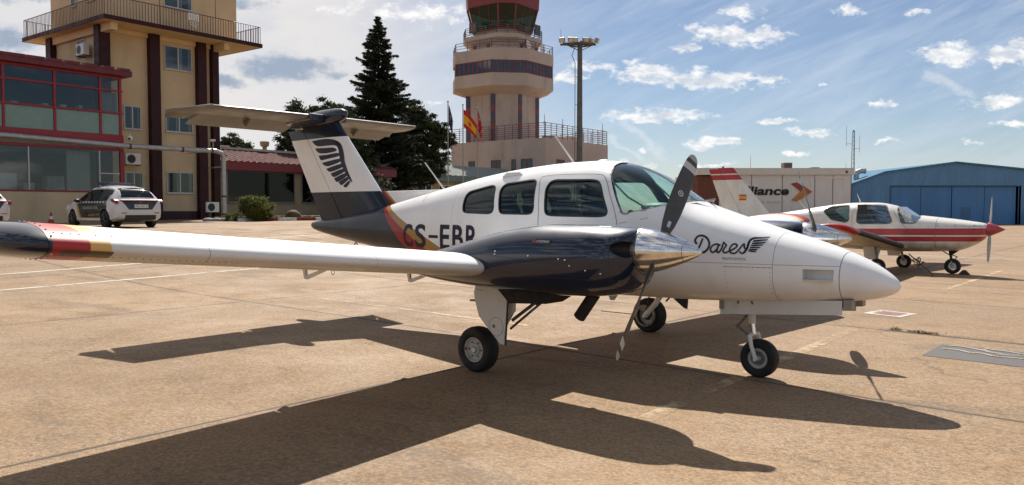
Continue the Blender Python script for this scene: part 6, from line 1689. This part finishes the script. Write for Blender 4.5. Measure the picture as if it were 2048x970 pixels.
for s in (-1, 1):
    m = MB(); m.prism([(1.80, .70), (1.80, .560), (2.905, .642), (2.905, .765)], 'xz', s * .185, s * .197); nd_ = m.build('nose_gear_door', M_wht, tw)
    m = MB(); m.prism([(1.795, .70), (1.795, .61), (1.84, .61), (1.84, .70)], 'xz', s * .199, s * .208); m.prism([(2.915, .77), (2.915, .690), (2.985, .695), (2.985, .775)], 'xz', s * .10, s * .19); m.build('door_hinge', M_pole, nd_)
    m = MB(); m.prism([(1.97, .70), (1.97, .67), (1.985, .67), (1.985, .70)], 'xz', s * .198, s * .204); m.prism([(2.10, .705), (2.11, .675), (2.125, .675), (2.115, .705)], 'xz', s * .198, s * .204); m.build('door_clip', M_steel, nd_)
m = MB(); m.bb(1.82, 2.90, -.183, .183, .700, .712); m.build('wheel_bay', M_intd, tw)
# aerials and small fittings
m = MB(); m.tube((-2.952, 0, 1.60), (-3.17, 0, 2.14), .008, .004, 6); m.tube((-3.245, 0, 2.125), (-3.07, 0, 2.15), .005, .004, 6); m.ball((-2.955, 0, 1.61), .018, 8, 5); m.build('black_whip_aerial', M_dark, tw)
m = MB(); m.tube((-2.03, 0, 1.78), (-2.39, 0, 2.14), .010, .007, 8); m.build('white_whip_aerial', M_wht, tw)
m = MB(); m.tube((-.02, 0, 2.04), (-.307, 0, 2.38), .011, .008, 8); m.build('white_whip_aerial', M_wht, tw)
m = MB(); m.ball((.36, 0, 2.052), .06, 18, 8, (1.3, .8, .35)); m.build('satellite_puck', M_wht, tw, smooth=60)
m = MB(); m.prism([(-.78, 1.90), (-.70, 1.955), (-.52, 1.955), (-.45, 1.91)], 'xz', -.36, -.32); m.build('roof_vent_scoop', M_wht, tw, bevel=.015, seg=3)
m = MB(); m.prism([(.42, .66), (.45, .575), (.50, .575), (.56, .66)], 'xz', -.008, .008); m.build('belly_blade_aerial', M_wht, tw)
m = MB(); m.lathe([(-.006, .03), (0, .042), (.006, .03), (0, .022)], (-3.80, 0, 1.035), (0, 1, 0), 16, True); m.build('tail_tie_down_ring', M_steel, tw)
m = MB(); m.path([(.52, .5, .66), (.50, .5, .44), (.42, .5, .37), (.0, .5, .37)], .005, 6); m.build('entry_step', M_pole, tw)
# ---------------------------------------------------------------- red striped single engined aircraft
def single_paint():
    m = bpy.data.materials.new('single livery paint'); m.use_nodes = True
    b = NB(m.node_tree); p = m.node_tree.nodes['Principled BSDF']
    pos = b.new('ShaderNodeTexCoord').outputs['Object']; x, y, z = b.sep(pos)
    gr = b.noise(b.scale(pos, (1, 1, .4)), 3.2, 7, .7)
    c = b.mix(b.sm(gr, .35, .7), (.72, .70, .65), (.60, .57, .52))
    c = b.mix(b.m('MULTIPLY', b.sm(z, .85, .5), b.sm(gr, .35, .65, .15, .8)), c, (.30, .24, .17))
    zz_ = b.m('SUBTRACT', z, b.m('MULTIPLY', x, .016))
    def band(v, a, d): return b.m('MULTIPLY', b.m('GREATER_THAN', v, a), b.m('LESS_THAN', v, d))
    r = b.m('ADD', band(zz_, .925, 1.088), band(zz_, .768, .888), clamp=True)
    r = b.m('MULTIPLY', r, b.m('LESS_THAN', z, 1.5))
    r = b.m('ADD', r, b.m('MULTIPLY', b.m('LESS_THAN', x, -6.0), b.m('ADD', band(z, 2.585, 3), band(z, 2.40, 2.55), clamp=True)), clamp=True)
    c = b.mix(r, c, b.mix(b.sm(gr, .4, .7), (.40, .018, .03), (.33, .03, .04)))
    def ln(v, at, w_): return b.m('LESS_THAN', b.m('ABSOLUTE', b.m('SUBTRACT', v, at)), w_)
    j = b.m('MAXIMUM', b.m('MULTIPLY', ln(x, -1.415, .006), b.m('LESS_THAN', z, 1.45)), b.m('MULTIPLY', ln(zz_, 1.13, .004), b.m('GREATER_THAN', x, -1.42)))
    j = b.m('MAXIMUM', j, b.m('MULTIPLY', ln(z, .66, .004), b.m('LESS_THAN', x, -1.42)))
    c = b.mix(b.m('MULTIPLY', j, .7), c, (.08, .07, .06))
    b.put(p.inputs['Base Color'], c); b.put(p.inputs['Roughness'], b.sm(gr, .3, .7, .25, .5)); p.inputs['Coat Weight'].default_value = .25
    return m
M_sgl = single_paint()
M_red_gl = mat('red gloss paint', (.38, .012, .02), .25, coat=.4, var=.15)
tb_ = thing('single_engine_aircraft', 'white low winged single with twin red stripes and red spinner parked behind the nose', 'aircraft', (11.8, 19.0, 0), YAW)
FB = Fus([(-7.35, 1.40, 1.24, .03, 1.33, 2), (-7.1, 1.40, 1.17, .07, 1.30, 2.1), (-6.5, 1.37, 1.05, .14, 1.24, 2.2), (-5.8, 1.40, .90, .24, 1.18, 2.3), (-5.0, 1.50, .74, .38, 1.10, 2.4), (-4.4, 1.60, .62, .50, 1.05, 2.6), (-3.9, 1.67, .53, .58, 1.0, 2.7), (-3.4, 1.71, .48, .62, .98, 2.8), (-2.9, 1.71, .465, .63, .97, 2.8),
          (-2.5, 1.645, .46, .62, .96, 2.8), (-2.2, 1.52, .46, .60, .95, 2.7), (-1.95, 1.40, .465, .57, .93, 2.7), (-1.5, 1.345, .48, .52, .90, 2.8), (-1.0, 1.285, .52, .46, .92, 2.8), (-.65, 1.235, .66, .38, .98, 2.6), (-.45, 1.20, .80, .28, 1.03, 2.4), (-.38, 1.17, .90, .17, 1.045, 2.2)])
bo = FB.loft(-7.35, -.38, .08, 64).build('fuselage', M_sgl)
boolean(bo, FB.loft(-4.4, -1.95, .08, 56, .04).build('i', mat('pale lining', (.42, .40, .36), .9)))
W2 = [[(-4.16, 1.50), (-4.0, 1.615), (-3.48, 1.655), (-3.43, 1.24), (-3.52, 1.19), (-3.90, 1.26)], [(-3.24, 1.21), (-3.25, 1.60), (-3.17, 1.66), (-2.66, 1.65), (-2.57, 1.62), (-2.38, 1.23), (-2.45, 1.17), (-3.18, 1.16)]]
W2 = [chaikin(dense(p), 3) for p in W2]
WS2 = [(-2.44, 2.2), (-2.40, 1.66), (-2.34, 1.56), (-2.20, 1.23), (-2.14, 1.185), (-1.90, 1.185), (-1.84, 1.22), (-1.78, 1.33), (-1.86, 1.42), (-1.9, 2.2)]
for wp in W2 + [WS2]:
    m = MB(); m.prism(wp, 'xz', -1, 1); boolean(bo, m.build('c', M_dark))
bo.parent = tb_; shade(bo, 30)
A_ = FB.loft(-4.5, -1.6, .08, 64, .012).build('s', M_persp_d); sh2 = boolean(A_, FB.loft(-4.55, -1.55, .08, 64, .02).build('s2', M_persp_d))
M_pale_glass = glass('pale cabin glass', (.86, .89, .90), f0=.05)
for wp, nm, mt in ((W2[0], 'rear_window', M_persp_d), (W2[1], 'door_window', M_pale_glass), (WS2, 'windscreen', M_pale_glass)):
    g = bpy.data.objects.new(nm, sh2.data.copy()); COL.objects.link(g); m = MB(); m.prism(grow(wp, .012) if wp is not WS2 else wp, 'xz', -1, 1)
    boolean(g, m.build('c', mt), 'INTERSECT'); g.data.materials.clear(); g.data.materials.append(mt)
    for q in g.data.polygons: q.material_index = 0
    g.parent = tb_; shade(g, 30)
    m = MB()
    for s in (-1, 1): ribbon(m, ([q for q in wp] + [wp[0]]) if wp is not WS2 else wp[1:-1], .022, lambda x, z, s=s: (x, s * (FB.side(x, min(z, FB.it(x, 1) - .004)) + .003), min(z, FB.it(x, 1) - .004)))
    m.build('window_seal', mat('aged sealant', (.16, .14, .12), .8), g)
bpy.data.objects.remove(sh2)
m = MB(); m.prism([(-2.30, 1.60), (-2.12, 1.2), (-1.93, 1.2), (-2.02, 1.40)], 'xz', -.42, .42)
rf = m.build('foil_sunshade', mat('crumpled foil', (.62, .64, .66), .25, .9, bump=1.0, bscale=9), tb_)
m = MB()
for sy in (-.28, .28):
    m.prism([(-3.0, 1.0), (-3.2, 1.50), (-3.08, 1.54), (-2.85, 1.05)], 'xz', sy - .2, sy + .2)
m.build('seat_back', M_seat, tb_, bevel=.04)
m = MB(); m.prism([(-3.22, 1.0), (-3.24, 1.66), (-3.02, 1.66), (-3.0, 1.0)], 'xz', -.56, -.50); m.build('door_curtain', M_seat, tb_)
fb = lambda x, z: (x, -(FB.side(x, z) + .004), z)
m = MB(); ribbon(m, catmull([(-3.33, .95), (-3.36, 1.4), (-3.28, 1.66)], 5), .006, fb); ribbon(m, catmull([(-2.52, 1.67), (-2.2, 1.22), (-2.05, 1.05), (-2.1, .93)], 5), .006, fb)
m.build('door_seam', M_dark, tb_)
m = MB()
for k in range(5): m.ball(fb(-.62 - k * .19, 1.155 - k * .003), .010, 8, 5)
m.build('cowl_fastener', M_steel, tb_)
m = MB(); P = [fb(-.62, 1.15), fb(-.47, 1.15), fb(-.47, 1.04), fb(-.62, 1.04)]; m.add([(a, b2 - .004, c) for a, b2, c in P], [(0, 1, 2, 3)]); m.build('cowl_inlet', M_dark, tb_)
m = MB(); m.tube((-.95, -.05, .60), (-1.15, -.05, .44), .05, .05, 14); m.build('exhaust_pipe', M_exh, tb_)
m = MB(); m.lathe([(-.02, .13), (0, .165), (.08, .15), (.2, .095), (.32, .03), (.375, 0)], (-.375, 0, 1.05), (1, 0, 0), 40); spo = m.build('spinner', mat('faded red spinner', (.40, .05, .06), .3, coat=.2, var=.25, vscale=5), tb_, smooth=60)
for kb in (0, 1):
    a = R(12) + kb * math.pi; bv = Vector((0, math.sin(a), math.cos(a))); T = Vector((1, 0, 0)).cross(bv) * -1
    hub = (-.33, 0, 1.05)
    ms = blade_mesh(hub, bv, T)
    ms.v = [tuple(Vector(hub) + (Vector(q) - Vector(hub)) * .845) for q in ms.v]
    ms.build('propeller_blade', mat('brushed blade', (.34, .33, .32), .4, .6), tb_, smooth=60)
# fin etc.
def fle(z): return -5.80 - (z - 1.40) * .83
def fte(z): return -7.23 - (z - 1.5) * .385
m = MB(); m.loft([sym(fle(z), fte(z), z, 0, .60, n=10) for z in (1.25, 1.5, 2.0, 2.4, 2.72, 2.76)]); fn_ = m.build('fin', M_sgl, tb_, smooth=50)
m = MB(); m.loft([sym(fle(z), fte(z), z, .61, 1, n=4) for z in (1.36, 2.0, 2.4, 2.73)]); m.build('rudder', M_sgl, tb_, smooth=30)
m = MB(); m.bb(-7.36, -7.26, -.012, .012, 1.32, 1.62); m.build('rudder_trim', M_wht, tb_)
m = MB(); m.lathe([(0, .03), (.05, .03), (.07, 0)], (-7.25, 0, 2.76), (0, 0, 1), 12); m.build('beacon', M_steel, tb_)
def flagq(x0, x1, z0, z1):
    return [(x0, -.075, z0), (x1, -.075, z0), (x1, -.075, z1), (x0, -.075, z1)]
m = MB(); m.cur = 0; m.add(flagq(-6.70, -6.49, 1.925, 1.96), [(0, 1, 2, 3)]); m.add(flagq(-6.70, -6.49, 1.80, 1.835), [(0, 1, 2, 3)]); m.cur = 1; m.add(flagq(-6.70, -6.49, 1.835, 1.925), [(0, 1, 2, 3)])
m.build('flag_decal', [mat('flag red', (.42, .02, .02), .5), mat('flag yellow', (.65, .32, .02), .5)], fn_, fix=False)
for s in (-1, 1):
    m = MB(); m.loft([[(x, s * y, z) for (x, z) in foil((-6.35, 1.22), .85, 0, 1, .09, 0)] for y in (.06, 1.0, 1.75)]); m.build('tailplane', M_sgl, tb_, smooth=50)
    # wing
    wz2 = lambda y: .60 + (y - .6) * .124
    m = MB(); m.loft([[(x, s * y, z) for (x, z) in foil((-2.05, wz2(y)), 1.24, 0, 1, .16, .02)] for y in (.3, 1.5, 3, 4.15, 4.28)])
    wg = m.build('wing', mat('grubby wing paint', (.48, .42, .33), .45, var=.15, vscale=2, dirt=(.24, .18, .12, .6), dscale=2.5), tb_, smooth=50)
    m = MB(); rings = []
    for k in range(8):
        a = k / 7 * math.pi / 2; y = 4.285 + .60 * math.sin(a); sc_ = max(.06, math.cos(a) ** .7)
        rings.append([(-2.5 + (x + 2.5) * max(.45, math.cos(a) ** .4) , s * y, wz2(4.28) + .105 * math.sin(a) + .03 + (z - wz2(4.28) - .03) * sc_) for (x, z) in foil((-2.05, wz2(4.28)), 1.24, 0, 1, .16, .02)])
    m.loft(rings); m.build('wing_tip', M_red_gl, wg, smooth=60)
    m = MB(); m.loft([[(x + .006, s * y, z) for (x, z) in foil((-2.05, wz2(y)), 1.25, 0, .06, .17, .02, n=6)] for y in (.75, 3, 4.27)]); m.build('leading_edge_boot', M_dark, wg, smooth=50)
    m = MB(); m.tube((-2.62, s * 1.15, .62), (-2.54, s * 1.15, .14), .035, .03, 10); lg = m.build('main_gear_leg', M_steel, tb_)
    m = MB(); m.lathe([(a * .9, b_ * .86) for a, b_ in tp], (-2.54, s * 1.22, .125), (0, 1, 0), 36, True); ty = m.build('tyre', M_tyre, lg, smooth=40)
    m = MB(); m.lathe([(-.05, 0), (-.05, .09), (.05, .09), (.05, 0)], (-2.54, s * 1.22, .125), (0, 1, 0), 24); m.build('wheel_hub', M_wht, ty, smooth=30)
    m = MB(); m.prism([(-2.95, .60), (-2.9, .28), (-2.6, .28), (-2.5, .62)], 'xz', s * 1.02, s * 1.04); m.build('gear_door', M_wht, lg)
m = MB(); m.tube((-1.19, 0, .55), (-1.14, 0, .24), .034, .03, 12); lg = m.build('nose_gear_leg', M_dark, tb_, smooth=40)
m = MB()
for s in (-1, 1): m.path([(-1.14, 0, .27), (-1.13, s * .085, .25), (-1.12, s * .085, .12)], .02, 8)
m.build('fork', M_pole, lg, smooth=40)
m = MB(); m.path([(-1.17, 0, .42), (-1.02, 0, .36), (-1.10, 0, .26)], .012, 6); m.path([(-1.2, .04, .40), (-1.40, .04, .52)], .014, 6); m.build('torque_link', M_dark, lg)
m = MB(); m.lathe([(a * .8, b_ * .87) for a, b_ in tp], (-1.12, 0, .125), (0, 1, 0), 36, True); ty = m.build('tyre', M_tyre, lg, smooth=40)
m = MB(); m.lathe([(-.05, 0), (-.05, .085), (.05, .085), (.05, 0)], (-1.12, 0, .125), (0, 1, 0), 24); m.build('wheel_hub', M_wht, ty, smooth=30)
m = MB(); m.tube((-3.32, 0, 1.70), (-3.42, 0, 1.95), .02, .008, 8); m.bb(-3.36, -3.24, -.02, .02, 1.69, 1.72); m.build('roof_whip_aerial', M_wht, tb_)
m = MB(); m.tube((-4.75, 0, 1.52), (-5.0, 0, 1.80), .010, .005, 6); m.build('rear_whip_aerial', M_wht, tb_)
def tbw(x, y, z=0):
    X = 11.8 + CY * x - SY * y; Y = 19 + SY * x + CY * y; return (X, Y, G(X, Y) + z)
o = None
m = MB(); m.prism([(0, 0), (.10, .11), (.16, .11), (.26, 0)], 'xz', -.06, .06); o = m.build('wheel_chock', mat('old wooden chock', (.07, .05, .04), .9), None, bevel=.01)
o.location = tbw(-.98, -.05); o.rotation_euler = (0, 0, YAW); tag(o, 'small dark wheel chock in front of the striped aircraft nose wheel', 'wheel chock')
random.seed(6); m = MB()
p0 = Vector(tbw(-2.1, -.1, .45)); p1 = Vector(tbw(-1.35, -.9, .01)); m.tube(p0, p1, .014, .014, 6)
for k in range(3):
    c = p0.lerp(p1, .25 + .12 * k); pts_ = [c + Vector((random.uniform(-.16, .16), random.uniform(-.1, .1), random.uniform(-.16, .10))) for _ in range(7)]; m.path(catmull([tuple(q) for q in pts_], 4), .010, 5)
p0 = Vector(tbw(-2.9, -.3, .5))
for k in range(3):
    pts_ = [p0 + Vector((random.uniform(-.1, .1), random.uniform(-.08, .08), -j * .085)) for j in range(7)]; m.path(catmull([tuple(q) for q in pts_], 4), .009, 5)
o = m.build('tie_down_rope', mat('dirty rope', (.12, .085, .06), .95)); tag(o, 'tangled tie down ropes hanging under the striped aircraft belly', 'rope')

# weeds in the wide joint and small debris
M_weed = leafmat('dry weeds', (.11, .10, .035), (.24, .18, .09), .3)
for (x, y, n, r, lbl, sd) in ((2.62, 3.86, 330, .22, 'green tuft of weeds growing in the joint left of the painted number', 3), (2.28, 3.90, 120, .10, 'tiny tuft of weeds at the left end of the open joint', 4), (4.6, 3.86, 200, .16, 'dry sparse weeds in the joint behind the painted number', 5)):
    rng = np.random.default_rng(sd); X, Y = ac(x, y); d_ = Vector((CY, SY))
    P = rng.normal(size=(n, 3)) * (r * .45, .022, 0); P[:, 2] = np.abs(rng.normal(size=n)) * .014
    Q = np.stack([P[:, 0] * CY - P[:, 1] * SY, P[:, 0] * SY + P[:, 1] * CY, P[:, 2]], 1)
    o = leaves('weeds', Q, .04, .16, M_weed, None, sd); o.location = (X, Y, G(X, Y) + .006); tag(o, lbl, 'weeds')
m = MB(); strip(m, [(2.1, 3.84), (9.5, 3.80)], .095, .003)
o = m.build('open_joint', mat('dirt filled joint', (.085, .068, .052), .95, var=.35, vscale=9), fix=False); o['kind'] = 'structure'

m = MB()
def gfn(x, y):
    X, Y = ac(x, y); return (X, Y, G(X, Y) + .010)
for q in ([(3.04, 3.08), (3.22, 3.11), (3.45, 2.98)], [(3.07, 2.82), (3.21, 2.84), (3.37, 2.72)], [(3.37, 2.76), (3.45, 2.78), (3.58, 2.69)], [(3.43, 3.05), (3.49, 2.94), (3.6, 2.91)], [(3.45, 3.13), (3.65, 3.11), (3.80, 3.04)], [(3.6, 2.84), (3.70, 2.86), (3.84, 2.98)], [(3.62, 2.69), (3.73, 2.71), (3.86, 2.73)],
          [(4.02, 3.1), (4.3, 3.12), (4.45, 2.98)], [(4.02, 2.8), (4.2, 2.84), (4.4, 2.72)], [(4.02, 3.1), (4.1, 2.95), (4.02, 2.8)]):
    ribbon(m, catmull(q, 5), .055, gfn)
o = m.build('stand_number', paint('pale cream paint', (.36, .31, .24), .45), fix=False); o['kind'] = 'structure'
